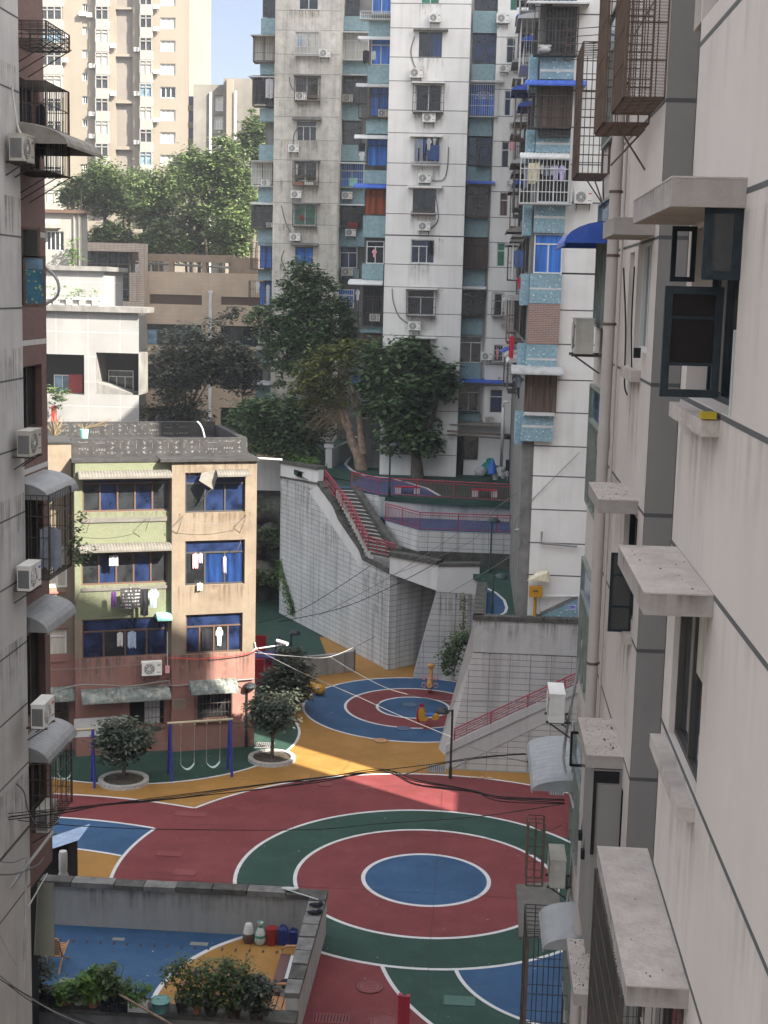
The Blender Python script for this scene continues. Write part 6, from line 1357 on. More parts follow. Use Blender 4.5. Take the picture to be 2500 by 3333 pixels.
for z in gzn:
    hs = [h for h in oh if h[2] < z < h[3]]
    M.fb(FN, -6, 12.5, 0, .003, z-.02, z+.02, 1)
M.box(1.99,9,-6,12.5,0,40,0); M.box(1.75,1.99,12.46,12.5,0,40,0)
hw = [(17.1,18.6,15.95,17.35),(17.1,18.6,19.35,20.7),(17.1,18.6,12.6,13.9),(19.0,19.6,19.1,20.6)]
wall_holes(M, FW, 16.5, 22.1, 0, 40, hw, depth=.2, back=2)
for z in (23.6,22.2,20.69,19.02,17.50,15.87,14.28,12.7,11.1): M.fb(FW, 16.5, 22.1, 0, .003, z-.018, z+.018, 1); M.box(1.98,4,16.497,16.5,z-.022,z+.022,1)
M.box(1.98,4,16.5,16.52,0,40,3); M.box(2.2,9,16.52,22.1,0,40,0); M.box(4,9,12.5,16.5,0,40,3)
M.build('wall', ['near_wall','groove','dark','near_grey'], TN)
def hood(F, s0, s1, d, zt, th=.17, name='window_hood'):
    M = MB(); M.fb(F, s0, s1, 0, d, zt-th, zt-.012, 1); M.fb(F, s0-.004, s1+.004, 0, d+.004, zt-.012, zt, 0); M.fb(F, s0+.01, s1-.01, 0, d-.01, zt-th-.002, zt-th, 0)
    o = M.build(name, ['slab_conc','slab_edge'], TN); return o
hood(FN, 9.85, 12.3, .5, 20.82, .2); hood(FN, 10.14, 12.1, .5, 17.9); hood(FN, 10.16, 12.9, .47, 14.85)
hood(FW, 16.9, 18.4, .48, 20.93, .2); hood(FW, 17.12, 18.72, .48, 17.58); hood(FW, 17.25, 18.85, .46, 14.31); hood(FW, 17.4, 19.0, .46, 11.02)
for s0, s1, z in ((10.35,12.15,19.14),(10.38,12.2,16.2)):
    M = MB(); M.fb(FN, s0, s1, 0, .13, z-.12, z); M.build('window_sill', 'slab_conc', TN)
MB().fb(FW, 17.05, 18.6, 0, .1, 15.8, 15.92).build('window_sill', 'slab_conc', TN); MB().fb(FW, 17.6, 18.9, 0, .12, 18.98, 19.12).build('window_sill', 'slab_conc', TN)
window(TN, FN, oh[1], d=-.08, frame='dark_frame', glass='g_near', nx=2, fw=.045); window(TN, FN, oh[2], d=-.08, frame='dark_frame', glass='g_near', nx=2); window(TN, FN, oh[0], d=-.2, frame='steel_blue', glass='g_dark', nx=3)
window(TN, FN, oh[3], d=-.1, frame='dark_frame', glass='g_near', nx=2)
window(TN, FW, hw[0], d=-.1, frame='steel_blue', glass='g_dark', nx=2); window(TN, FW, hw[1], d=-.1, frame='white_frame', glass='g_dark', nx=2); window(TN, FW, hw[2], d=-.1, frame='dark_frame', glass='g_dark', nx=2); window(TN, FW, hw[3], d=-.1, frame='white_frame', glass='g_film', nx=1)
def sash(X0, X1, Y, k, y0, y1, xm, nz=(), fw=.05, gl='g_film', clear=None):
    zt = PY(*c(k,xm,y0),Y).z; zb_ = PY(*c(k,xm,y1),Y).z; M = MB()
    M.box(X0,X0+fw,Y,Y+.04,zb_,zt); M.box(X1-fw,X1,Y,Y+.04,zb_,zt); M.box(X0+fw,X1-fw,Y,Y+.04,zb_,zb_+fw); M.box(X0+fw,X1-fw,Y,Y+.04,zt-fw,zt)
    for q in nz: z = zb_+(zt-zb_)*q; M.box(X0+fw,X1-fw,Y+.005,Y+.035,z-.012,z+.012)
    o = M.build('open_sash', 'steel_blue', TN); G = MB(); z0 = zb_+fw if clear is None else zb_+(zt-zb_)*clear
    G.box(X0+fw,X1-fw,Y+.015,Y+.022,z0,zt-fw); G.build('pane', gl, o); return o
mat('g_brown', (.008,.006,.005), rough=.5, var=.2, bump=0, spec=.2)
sash(1.29,1.70,10.2,'F',385,985,1250,(.3,.72),.055,'g_brown',.3); sash(1.49,1.75,9.9,'F',-60,350,1390,(),.06,'g_film'); sash(1.55,1.75,12.0,'F',60,360,1200,(),.04,'g_film',.98)
sash(1.70,1.98,17.25,'I',665,1090,860,(.32,.72),.03,'g_film')
MB().box(1.755,1.82,10.0,10.06,19.2,19.8).build('wooden_board','awn_white',None,'narrow white board standing on the sill of the open window','board')
fb_ = MB(); fb_.fb(FN, 10.46, 11.15, -.075, -.07, 17.05, 17.62); fb_.build('frosted_film','g_cream',TN)
M = MB(); M.box(1.63,1.979,17.27,18.7,PY(*c('O',730,950),17.27).z,14.12); M.build('bay_box', 'near_grey', TN); 
M = MB(); M.box(1.62,1.66,17.24,17.27,13.0,14.1); M.box(1.66,1.94,17.25,17.268,13.95,14.1); M.build('bay_frame', 'dark', TN)
M = MB(); M.box(1.98,4,16.48,16.497,14.3,14.31)
# far end of the near block, beyond the drainpipe
mat('green_louvre', (.20,.22,.19), rough=.6, var=.2, vs=3, bump=0)
M = MB(); M.box(2.02,8,22.1,25.4,0,40,0); M.build('end_wall', 'near_wall', TN)
for z in (4.2,7.2,10.2,13.3,16.4,19.5,22.5): window(TN, FX, (22.4,25.2,z,z+2.1), d=.04, frame='green_louvre', glass='g_sky', nx=5, tz=.7)
for a_, b_, z_ in ((10.3,12.3,19.02),(10.3,12.3,16.08),(9.0,10.4,20.6),(10.14,12.0,17.72),(12.1,12.45,17.9),(8.0,10,14.66)): stain(TN, FN, a_, b_, z_, 1.7, .005, 'stain_soft')
for z_ in (22.1,20.7,19.15,17.86,16.23,14.86,13.2): stain(TN, FN, 4, 12.45, z_, .8, .004, 'stain_soft')
for a_, b_, z_ in ((17.0,18.7,15.8),(17.5,19,18.98),(16.9,17.3,17.4),(18.7,20.6,17.5)): stain(TN, FW, a_, b_, z_, 1.5, .005, 'stain')
for F_, s_a, s_b, d_, z_ in ((FN,9.85,12.3,.5,20.808),(FN,10.14,12.1,.5,17.888),(FN,10.16,12.9,.47,14.838)):
    FH = Frame(F_.pt(s_a,d_,0), (0,1), (-1,0)); stain(TN, FH, 0, s_b-s_a, z_, .17, .006, 'stain'); FH = Frame((1.75-d_,s_a), (1,0), (0,-1)); stain(TN, FH, 0, d_, z_, .17, .006, 'stain')
# drainpipe
def drain(x, y, r, label, brs, m='near_pipe'):
    t = thing('drainpipe', label, 'pipe', (x,y,0)); MB().tube([(x,y,0),(x,y,34)], r, 14).build('pipe', m, t)
    for z in brs:
        M = MB(); M.tube([(x,y,z-.02),(x,y,z+.02)], r*1.12, 14); M.box(x,x+.16,y-.012,y+.012,z-.015,z+.015); M.build('bracket', 'rust_iron', t)
    for z in (17.9,12.3,22.8): MB().tube([(x,y,z-.12),(x,y,z+.12)], r*1.1, 14).build('joint', m, t)
mat('near_pipe', (.43,.385,.355), rough=.6, var=.06, vs=2, bump=0)
drain(1.86, 20.9, .085, 'thick pinkish drainpipe clamped to the near block', [21.5,19.62,17.2,14.55,12.95,20.6,23.0])
M = MB(); M.tube([(1.93,20.3,0),(1.93,20.3,34)],.022,6); M.build('conduit','near_pipe',None,'thin conduit running beside the thick drainpipe','pipe')
# hanging cages on the near block
def boxcage(parent, x0, x1, y0, y1, z0, z1, m, sp=.12, bw=.012, hz_=4, floor_=True, name='window_cage', face='near', mesh=False, hsp=None):
    M = MB(); n = max(2,int((x1-x0)/sp)); k = max(2,int((y1-y0)/sp))
    for i in range(n+1): x = x0+(x1-x0)*i/n; M.bar((x,y0,z0),(x,y0,z1),bw); M.bar((x,y1,z0),(x,y1,z1),bw)
    xo = x0 if face == 'left' else x1
    for i in range(k+1): y = y0+(y1-y0)*i/k; M.bar((xo,y,z0),(xo,y,z1),bw)
    for j in range(hz_+1):
        z = z0+(z1-z0)*j/hz_; M.bar((x0,y0,z),(x1,y0,z),bw*1.3); M.bar((xo,y0,z),(xo,y1,z),bw*1.3); M.bar((x0,y1,z),(x1,y1,z),bw)
    if floor_:
        for i in range(n+1): x = x0+(x1-x0)*i/n; M.bar((x,y0,z0),(x,y1,z0),bw*1.3)
        for i in range(k+1): y = y0+(y1-y0)*i/k; M.bar((x0,y,z0-.01),(x1,y,z0-.01),bw*1.3)
        for i in range(k+1): y = y0+(y1-y0)*i/k; M.bar((x0,y,z1),(x1,y,z1),bw)
    for x in (x0,x1):
        for y in (y0,y1): M.box(x-.018,x+.018,y-.018,y+.018,z0,z1)
    if mesh:
        z = z0
        while z < z1:
            for i in range(16):
                xx = x0+(x1-x0)*i/16; w_ = (x1-x0)/16; o = .5 if int(z*30)%2 else 0
                M.bar((xx,y0-.01,z),(xx+w_*.5,y0-.01,z+.02),.004); M.bar((xx+w_*.5,y0-.01,z+.02),(xx+w_,y0-.01,z),.004); 
            z += .034
    return M.build(name, m, parent)
zA_ = PY(*c('C',990,525),16.6).z; boxcage(TN, 1.52,1.98,16.62,18.05,zA_,25.5,'rust_iron',.11,.011,8,face='left',mesh=True)
zB_ = PY(*c('C',800,650),17.9).z; boxcage(TN, 1.42,1.98,18.1,19.4,zB_,25.5,'rust_iron',.12,.012,8,face='left')
zC_ = PY(*c('C',640,935),24).z; zCt = PY(*c('C',700,225),24).z; boxcage(TN, 1.5,2.0,24.0,25.38,zC_,zCt,'rust_iron',.16,.012,7,face='left')
M = MB()
for dx in (0,.18,.36): MB().bar((1.6+dx,24.2+dx,zC_),(2.0,24.2+dx,zC_-.55),.02).build('cage_brace', 'rust_iron', TN)
for a, b in (((1.6,18.3,zB_),(1.98,18.3,zB_-.55)),((1.55,18.3,zB_-.5),(1.95,18.3,zB_-.05))): M.bar(a,b,.02)
M.build('cage_brace', 'rust_iron', TN)
M = MB(); z0 = PY(*c('C',560,325),25).z; z1 = PY(*c('C',590,160),25).z
for j in range(5): z = z0+(z1-z0)*j/4; M.bar((1.25,25.0,z),(1.38,25.35,z+.03),.012); M.bar((1.25,25.0,z),(2.0,24.9,z+.05),.012); 
M.bar((1.25,25,z0),(1.3,25,z1+.03),.014); M.build('drying_rack', 'rust_iron', TN)
boxcage(TN, 1.27,1.75,10.35,12.8,12.6,14.66,'iron',.06,.006,7,face='left')
pY = 23.9; zq = PY(*c('O',440,865),pY).z; boxcage(TN, 1.22,2.0,pY,25.3,zq-3.2,zq,'iron',.16,.014,6,face='left'); MB().box(1.2,1.25,pY-.02,pY+.03,zq-3.2,zq).build('corner_post','rust_iron',TN)
q0 = PY(*c('O',405,240),25); zr = q0.z; zr0 = PY(*c('O',410,580),25).z; boxcage(TN, 1.2,1.5,25,25.38,zr0,zr,'rust_iron',.14,.014,4,face='left')
M = MB(); pts = [(1.2+.6*t,25.0,zr-.12*sin(pi*t)-.02) for t in [i/10 for i in range(11)]]; M.tube(pts,.012,5); M.build('curved_rail','rust_iron',TN)
# awnings
def awn(F, k, fx_, fy, nx_, ny, d, m, label=None, drop=.25, ribs=0, curve=True, d0=0, zt=None):
    sf, zf = F.px(*c(k,fx_,fy),d); sn, zn = F.px(*c(k,nx_,ny),d)
    return awning(TN if F is not FL2 else TL_, F, min(sf,sn), max(sf,sn), (zf+zn)/2+drop, d, drop, m, ribs=ribs, curve=curve, d0=d0)
FL2 = Frame((-10.35,0), (0,1), (1,0))
mat('awn_metal', (.27,.275,.275), rough=.5, metal=.2, var=.12, vs=3, spots=.25, spcol=(.2,.19,.18), sps=4, bump=0)
awn(FX,'F',515,165,560,160,.75,'awn_blue',drop=.35); 
s_, z_ = FX.px(*c('F',640,150),.75)
awn(FX,'L',358,725,385,925,.8,'awn_metal',drop=.22,ribs=12); awn(FX,'O',302,565,318,868,.85,'awn_cream',drop=.12,curve=False); awn(FW,'O',425,740,445,905,.68,'awn_metal',drop=.22,ribs=0)
M = MB(); z1 = PY(*c('L',580,635),23.5).z; z0 = PY(*c('L',580,818),23.5).z; M.box(1.8,2.0,23.5,23.54,z1-.03,z1+.01); M.box(1.78,1.82,23.5,23.54,z0,z1); M.box(1.8,2.0,23.5,23.54,z0-.01,z0+.03); M.build('black_bracket','dark',TN)
def acw(k, x, y, Y, lb, st='white', rz=-pi/2, sc=1.0, grp='air conditioners mounted on the facades'): p = PY(*c(k,x,y),Y); return ac_at(p, rz, lb, st, sc, grp)
acw('F',655,745,24.0,'old cream air conditioner seen from the side on a bracket beyond the drainpipe','old')
acw('L',510,552,25.2,'white air conditioner with wires, above the curved metal awning of the near block','white',sc=.92)
acw('O',515,548,25.0,'grey dusty air conditioner behind the small iron rail on the near block','old',sc=.92)
M = MB()
rn = random.Random(14)
for (F_,s0,s1,d,z,n) in ((FW,17.45,18.95,.44,11.02,220),(FW,17.15,18.7,.45,17.58,90),(FW,17.3,18.8,.44,14.31,110),(FN,10.2,12,.45,17.9,18),(FN,10.3,12.8,.44,14.85,22)):
    for _ in range(n):
        s = rn.uniform(s0,s1); e = rn.uniform(.03,d); r = rn.uniform(.003,.012)*(1 if rn.random()<.93 else 2.2); M.fb(F_, s, s+r*2.5, e, e+r, z, z+r*.4, rn.choice([0,0,1,2]))
M.build('grit', ['slab_conc','mossy','bark'], None, 'loose grit and dead leaves lying on the concrete window hoods', 'debris', kind='stuff')
for pts, r, lb, m in (([(1.9,19.6,20.4),(1.93,19.2,19.6),(1.92,18.9,18.9),(1.94,18.7,18.75)],.012,'thin black cables sagging beside the far window of the near block','cable'),
    ([(1.94,18.6,20.4),(1.93,18.5,19.7),(1.95,18.4,19.1)],.01,'thin black cable dropping to the small meter box on the near block','cable')):
    polycable('wall_cable', pts, r, lb, m)
M = MB(); p = PX(*c('F',958,745),1.9); M.box(p.x-.05,p.x+.03,p.y,p.y+.08,p.z-.06,p.z+.06); M.build('meter_box','dark',None,'small black meter box on the wall of the near block','box')
for (k,x,y,lb) in (('L',650,1185,'black floodlight fixing beside the grey bay box, upper one'),('L',662,1285,'black floodlight fixing beside the grey bay box, lower one')):
    p = PX(*c(k,x,y),1.62); M = MB(); M.box(p.x-.04,p.x+.03,p.y-.1,p.y,p.z-.06,p.z+.06); M.tube([p,(p.x+.03,p.y+.1,p.z+.3)],.01,5); M.build('wall_lamp','dark',None,lb,'lamp')
p = PX(*c('F',1370,1030),1.7); M = MB(); M.box(p.x-.09,p.x+.02,p.y,p.y+.1,19.15,19.2); M.box(p.x-.05,p.x+.03,p.y+.1,p.y+.2,19.15,19.18,1); mat('yellow_box',(.45,.33,.03),bump=0); M.build('tape_box',['yellow_box','plastic_red'],None,'small yellow box lying on the dusty sill of the open window','box')
for i, (pts, lb) in enumerate((([(2.0,24.6,14.0),(1.9,24.9,12.9),(1.8,25.2,11.6),(1.98,24.5,10.9)],'grey insulated hose drooping behind the air conditioner above the curved awning'),([(1.95,24.4,9.4),(1.85,24.6,8.4),(1.7,25.0,8.1)],'grey hose curling under the rail air conditioner of the near block'))): polycable('hose', pts, .03, lb, 'awn_grey', 'hose')
# ================================================================== BLOCK ON THE LEFT EDGE
mat('left_wall', (.45,.44,.425), rough=.9, var=.08, vs=1, streak=.3, scol=(.22,.215,.21), bump=.5, bs=60)
mat('brown_mosaic', (.15,.092,.08), rough=.7, var=.15, vs=8, streak=.2, scol=(.10,.06,.05))
FL = Frame((-10,0), (0,1), (1,0))
TL_ = thing('left_block', 'shaded apartment block with brown mosaic bands at the left edge', 'apartment block', (-12,28,0))
M = MB(); M.box(-16,-10,12,30.55,0,29,0)
for k, y in (('A',40),('A',455),('D',105),('D',505),('D',903),('D',1293),('G',503),('G',875),('G',1250),('J',610),('J',955),('J',1325),('M',450),('M',785)):
    z = FL.px(*c(k,0,y))[1]; M.fb(FL, 12, 30.55, 0, .003, z-.02, z+.02, 1)
for z_ in (24.5,21.8,18.6,15.4,12.2,9.0): stain(TL_, FL, 24, 30.5, z_, 2.4, .005, 'stain')
zf = lambda y: FL2.px(100, y)[1]
hl = [(30.9,33.0,zf(545),zf(268)),(30.9,33.0,zf(1000),zf(742)),(30.9,33.0,zf(1400),zf(1190)),(30.9,33.0,zf(1905),zf(1595)),(30.9,33.0,zf(2350),zf(2062)),(30.9,33.0,zf(2705),zf(2490)),(30.9,33.0,zf(2980),zf(2870))]
wall_holes(M, FL2, 30.55, 33.4, zf(2880), 29, hl[:-1], depth=.3, m=2, back=3); M.box(-16,-10.75,30.56,33.4,0,29,3); M.box(-10.75,-10.35,33.38,33.4,zf(2880),29,2); M.box(-10.75,-10.35,30.56,33.38,zf(2880)-.1,zf(2880),2)
M.build('wall', ['left_wall','groove','brown_mosaic','dark'], TL_)
for h in hl[:-1]: window(TL_, FL2, h, d=-.18, frame='dark_frame', glass='g_dark', nx=3)
for y in (1115,1530,760): z = zf(y); MB().fb(FL2, 30.55, 33.4, 0, .004, z-.06, z+.06).build('mosaic_stripe', 'left_wall', TL_)
def lcage(y0, y1, xo, m='iron', Yn=30.7, L_=1.7, sp=.13, roof=True):
    X1 = PY(xo, (y0+y1)/2, Yn).x; zt = PY(100,y0,Yn).z; zb_ = PY(100,y1,Yn).z
    o = boxcage(TL_, -10.33, X1, Yn, Yn+L_, zb_, zt, m, sp, .014, 4, face='right'); return X1, zb_, zt
lcage(262,555,150); lcage(1612,1885,160); lcage(2487,2690,165); lcage(66,125,150,sp=.16)
M = MB()
for y0 in (555,125): 
    z = PY(100,y0,30.7).z
    for yy in (30.8,31.4,32.1): MB().bar((-9.3,yy,z),(-10.3,yy,z-.6),.02).build('cage_brace','iron',TL_)
def laws(yn, xo=157, drop=.38, m='awn_metal', ribs=14, d=None, Y0=30.8, Y1=33.1, yo=0):
    p = PY(xo, yn, Y0); return awning(TL_, FL2, Y0, Y1, p.z+drop, p.x+10.35, drop, m, ribs=ribs)
laws(468,240-20,.45,'awn_old',8,Y0=30.3); laws(1629,160); laws(2060,155); laws(2484,158)
for x0, x1, y0, y1, lb in ((70,132,740,838,'small'),(78,150,832,995,'patterned')):
    a = PY(x0,(y0+y1)/2,30.75); b_ = PY(x1,(y0+y1)/2,30.75); zt = PY(100,y0,30.75).z; zb_ = PY(100,y1,30.75).z; M = MB(); f = .05
    M.box(a.x,a.x+f,30.7,30.75,zb_,zt); M.box(b_.x-f,b_.x,30.7,30.75,zb_,zt); M.box(a.x+f,b_.x-f,30.7,30.75,zb_,zb_+f); M.box(a.x+f,b_.x-f,30.7,30.75,zt-f,zt)
    o = M.build('open_sash', 'rust_iron', TL_); 
    if lb == 'patterned':
        dotmat('pattern_cloth', (.03,.13,.2), (.35,.4,.12), 11, .34); MB().box(a.x+f,b_.x-f,30.72,30.73,zb_+f,zb_+(zt-zb_)*.72).build('patterned_curtain','pattern_cloth',o); MB().box(a.x+f,b_.x-f,30.72,30.73,zb_+(zt-zb_)*.73,zt-f).build('pane','g_sky',o)
    else: MB().box(a.x+f,b_.x-f,30.72,30.73,zb_+f,zt-f).build('pane','g_film',o)
def acl(x, y, Y, lb, st='white'): p = PY(x,y,Y); return ac_at((max(p.x,-9.82),Y,p.z), pi/2, lb, st, .95)
acl(72,528,29.9,'dark fanned air conditioner on the left block beneath the highest rusty awning','old'); acl(96,1480,30.0,'square grilled air conditioner on the left block level with the black roof','old')
acl(96,1912,30.0,'air conditioner with blue badge on the left block beneath the second window cage','blue'); acl(140,2355,30.0,'air conditioner of the left block just above the lowest metal awning','white')
acl(140,2690,31.3,'air conditioner inside the lowest window cage of the left block','old')
cable('wall_cable', (-9.9,29.8,FL.px(20,280)[1]), (-9.75,29.9,PY(60,430,29.9).z), .3, .025, 'white hose looping above the highest air conditioner of the left block', 'awn_white', cat='hose')
p = PY(130,1000,30.8); polycable('hose', [(p.x-.2,30.8,PY(140,835,30.8).z),(p.x+.35,30.8,PY(185,900,30.8).z),(p.x+.4,30.8,PY(190,960,30.8).z),(p.x,30.8,p.z)], .035, 'grey hose curving beside the patterned curtain window', 'awn_grey', 'hose')
t = thing('climbing_plant', 'creeper hanging on the outer bars of the second window cage', 'plant', (-9.3,31.5,PY(100,1885,30.7).z)); L_ = MB(); p = PY(250,1740,32.2); leafcards(L_, crown_pts(rn, [(p.x,32.2,p.z,.22,.3,.75),(p.x+.1,32.0,p.z-.5,.3,.2,.2)], 24, 14, .16, .1), rn, .12); L_.build('leaves','leaf_mid',t)
cloth(Frame((-10.3,30.75),(1,0)),'G',215,520,330,760,'cloth_grey','grey laundry bunched inside the second window cage of the left block','hang',0)
cloth(Frame((-10.3,30.75),(1,0)),'A',195,560,250,860,'cloth_black','long dark garment inside the highest window cage of the left block','hang',0)
# lean-to at the bottom left
t = thing('lean_to', 'pale blue corrugated sheet roof on a dark lean-to against the left block', 'shed', (-11,35,0))
zq = PZ(*c('M',420,320),2.3); 
mat('sheet_blue',(.22,.29,.40),rough=.4,var=.25,vs=3,streak=.4,scol=(.4,.42,.45),bump=0)
FT = Frame((-12.5,43.0),(1,0)); r = FT.rect('M',200,300,425,415); M = MB()
a_ = FT.px(*c('M',235,415)); b_ = FT.px(*c('M',425,318)); 
k = 14
for i in range(k+1):
    pass
vs = []; 
for i in range(2*k+1):
    t_ = i/(2*k); x0 = FT.pt(a_[0]-.6,.4,a_[1]); x1 = FT.pt(b_[0],0,b_[1]-.1); y_ = 1.6*t_
    vs += [(x0.x, x0.y+y_*.9, x0.z+.02*(i%2)), (x1.x-.0, x1.y+y_*.9, x1.z+.02*(i%2))]
M.add(vs, [(2*i,2*i+1,2*i+3,2*i+2) for i in range(2*k)]); M.build('sheet_roof','sheet_blue',t)
M = MB(); M.box(-14.5,-12.9,43.3,44.4,0,1.75); M.build('wall','dark',t)
p = PZ(*c('M',340,560),1.45); M = MB(); q = PY(*c('M',342,545),42.3); M.lathe(q.x,42.3,[(.15,q.z-1.4),(.15,q.z),(.17,q.z+.15),(.12,q.z+.28),(.14,q.z+.32),(.14,q.z+.85),(.12,q.z+.95)],14); M.build('water_tank','plaster_grey',None,'pale cylindrical tank behind the yard wall beside the lean-to','tank')
M = MB(); q0, q1 = PY(*c('M',150,560),33.0), PY(*c('M',235,960),33.0); n = 12; vs = []
for i in range(n+1):
    x = q0.x+.15+(.42)*i/n; vs += [(x+.1*(1-0),33.0+.06*(i%2),q0.z), (x-.02+.3*(i/n)*.4,33.0+.06*(i%2),q1.z)]
M.add(vs, [(2*i,2*i+1,2*i+3,2*i+2) for i in range(n)],0,True); mat('striped_cloth',(.45,.47,.40),streak=.4,scol=(.25,.26,.2),streakw=18,bump=0); M.build('curtain','striped_cloth',None,'tall faded striped curtain at the left end of the yard wall','curtain')
for (x0,y0,x1,y1,r,lb) in ((0,660,290,285,.04,'thick grey pole slanting up the left block'),(130,1080,145,430,.03,'vertical grey pole beside the striped curtain'),(150,700,255,515,.02,'thin bent pole above the striped curtain')):
    a = PY(*c('M',x0,y0),29); b_ = PY(*c('M',x1,y1),29.8); M = MB(); M.tube([a,b_],r,6); M.build('pole','awn_grey',None,lb,'pole')

# ================================================================== UNSEEN BLOCKS ADDED ON THE RIGHT (they shade the square around a sun gap)
gridmat('shading_block_wall', (.5,.48,.45), (.2,.2,.2), 3.2, 3.0, .05, streak=.3)
def add_shading_block(label, y0, y1, z, dx=0):
    t = thing('shading_block', label, 'apartment block', (20,(y0+y1)/2,0)); W_ = 16.4 if 33 <= y0 < 58 else 26; MB().box(15+dx,W_,y0,y1,0,z).build('wall','shading_block_wall',t); MB().box(14.9+dx,W_+.1,y0-.0,y1-.03,z,z+.3).build('roof','dark_concrete',t)
add_shading_block('unseen tall block added for shade on the right, nearest the camera', -8, 33, 40); add_shading_block('unseen stepped block added for shade to the right of the rings', 33.03, 36.8, 32.3, .02); add_shading_block('second step of the unseen block added for shade on the right', 36.83, 38.8, 29.4, .04); add_shading_block('lowest step of the unseen block added for shade on the right', 38.83, 41.1, 26.0, .05)
add_shading_block('unseen low podium added under the sun gap between the shading blocks', 41.13, 44.2, 14.3, .06); add_shading_block('unseen tall slab added for shade behind the blue tower', 44.23, 58, 46); add_shading_block('unseen mid height block added for shade behind the blue tower', 58.03, 67.8, 34, .02); add_shading_block('unseen highest tower added for shade at the far right', 67.83, 84, 78)
# ================================================================== TREES AND PLANTS OF THE SQUARE
def at0(k, x, y, z=0): return PZ(*c(k,x,y),z)
mat('kerb', (.36,.35,.33), rough=.9, var=.2, vs=5, spots=.3, sps=6)
for (k,x,y,lb,lb2,tp,wd,sd,tall) in (('J',668,905,'left','round crowned small tree in the left ring planter by the swings',505,300,3,.0),('J',1468,785,'right','small tree in the right ring planter before the pink house corner',370,270,4,.0)):
    p = at0(k,x,y); t = thing('ring_planter', 'round stone kerb filled with dark soil around the %s small tree' % ('left' if lb == 'left' else 'right'), 'planter', tuple(p), 'ring planters')
    M = MB(); R_ = 1.02
    n = 40; 
    vs = [(p.x+r*cos(2*pi*i/n), p.y+r*sin(2*pi*i/n), z) for r, z in ((R_,.0),(R_,.16),(R_-.2,.16),(R_-.2,.05)) for i in range(n)]
    M.add(vs, [(a*n+i,a*n+(i+1)%n,(a+1)*n+(i+1)%n,(a+1)*n+i) for a in range(3) for i in range(n)], 0, False); M.build('kerb','kerb',t)
    M = MB(); M.cyl(p.x,p.y,.03,.1,R_-.19,R_-.19,30); 
    rn = random.Random(5)
    for _ in range(90): a = rn.uniform(0,6.28); r = rn.uniform(0,.78); s = rn.uniform(.02,.06); M.box(p.x+r*cos(a)-s,p.x+r*cos(a)+s,p.y+r*sin(a)-s,p.y+r*sin(a)+s,.1,.1+s*.5)
    M.build('soil','earth',t)
    zt = PY(*c('J',x,tp),p.y).z; rw = wd/1.659/FPX*57/2*1.12; H_ = zt
    cz = zt-rw*.95; rb = random.Random(sd*7); bl = [(rb.uniform(-.9,.9)*rw*.75,rb.uniform(-.5,.5)*rw,cz+rb.uniform(-.75,.55)*rw,rw*.28,rw*.28,rw*.22) for _ in range(9)]+[(0,0,cz,rw*.72,rw*.72,rw*.66),(-rw*.35,0,cz-.2*rw,rw*.6,rw*.6,rw*.55),(rw*.4,0,cz-.15*rw,rw*.58,rw*.6,rw*.6),(0,rw*.3,cz-.35*rw,rw*.62,rw*.5,rw*.5),(0,-rw*.35,cz-.1*rw,rw*.6,rw*.5,rw*.6)]
    lim = [[(0,0,.05,.085),(.02,0,.9,.075),(0,0,1.15,.07)]]+[[(0,0,1.0,.05),(cos(a)*rw*.3,sin(a)*rw*.3,1.5,.035),(cos(a)*rw*.6,sin(a)*rw*.6,cz-.1,.015)] for a in [i*1.05 for i in range(6)]]
    tree('small_tree', lb2, (p.x,p.y,0), bl, lim, 95, 46, .38, .22, 'leaf_grey', r0=.05, seed=sd, group='small trees in ring planters', shell=.3)
p = PY(*c('J',1560,300),64.5); hilltree_dummy = 0
def bush_tree(lb, Y, base, pts, n, per, cr, size, lm, seed, limbs=None, cat='tree', name='tree', bark='bark', r0=.15, shell=.35, group=None):
    # pts: list of (crop, x, y, rx_px, rz_px, dy) blobs given by their outline in the photograph's facade plane Y
    b = Vector(base); bl = []
    for k, x, y, rx, rz, dy in pts:
        q = PY(*c(k,x,y),Y+dy); s = (Y+dy)/FPX/1.659; bl.append((q.x-b.x, q.y-b.y, q.z-b.z, rx*s, max(rx*s*.75,.5), rz*s))
    return tree(name, lb, tuple(b), bl, limbs or [[(0,0,0,r0),(bl[0][0]*.4,bl[0][1]*.4,bl[0][2]*.6,r0*.8),(bl[0][0],bl[0][1],bl[0][2],r0*.4)]], n, per, cr, size, lm, bark, r0, cat, group, seed, shell)
b3 = at0('J',1580,560); bush_tree('small dark tree behind the right ring planter tree, beside the playground slide', 65.5, (PY(*c('J',1560,400),65.5).x,65.5,0), [('J',1560,290,115,90,0),('J',1490,370,95,90,.5),('J',1610,370,80,100,-.5),('J',1560,230,75,60,0),('J',1560,400,110,90,-.4)], 130, 50, .4, .24, 'leaf_grey', 12)
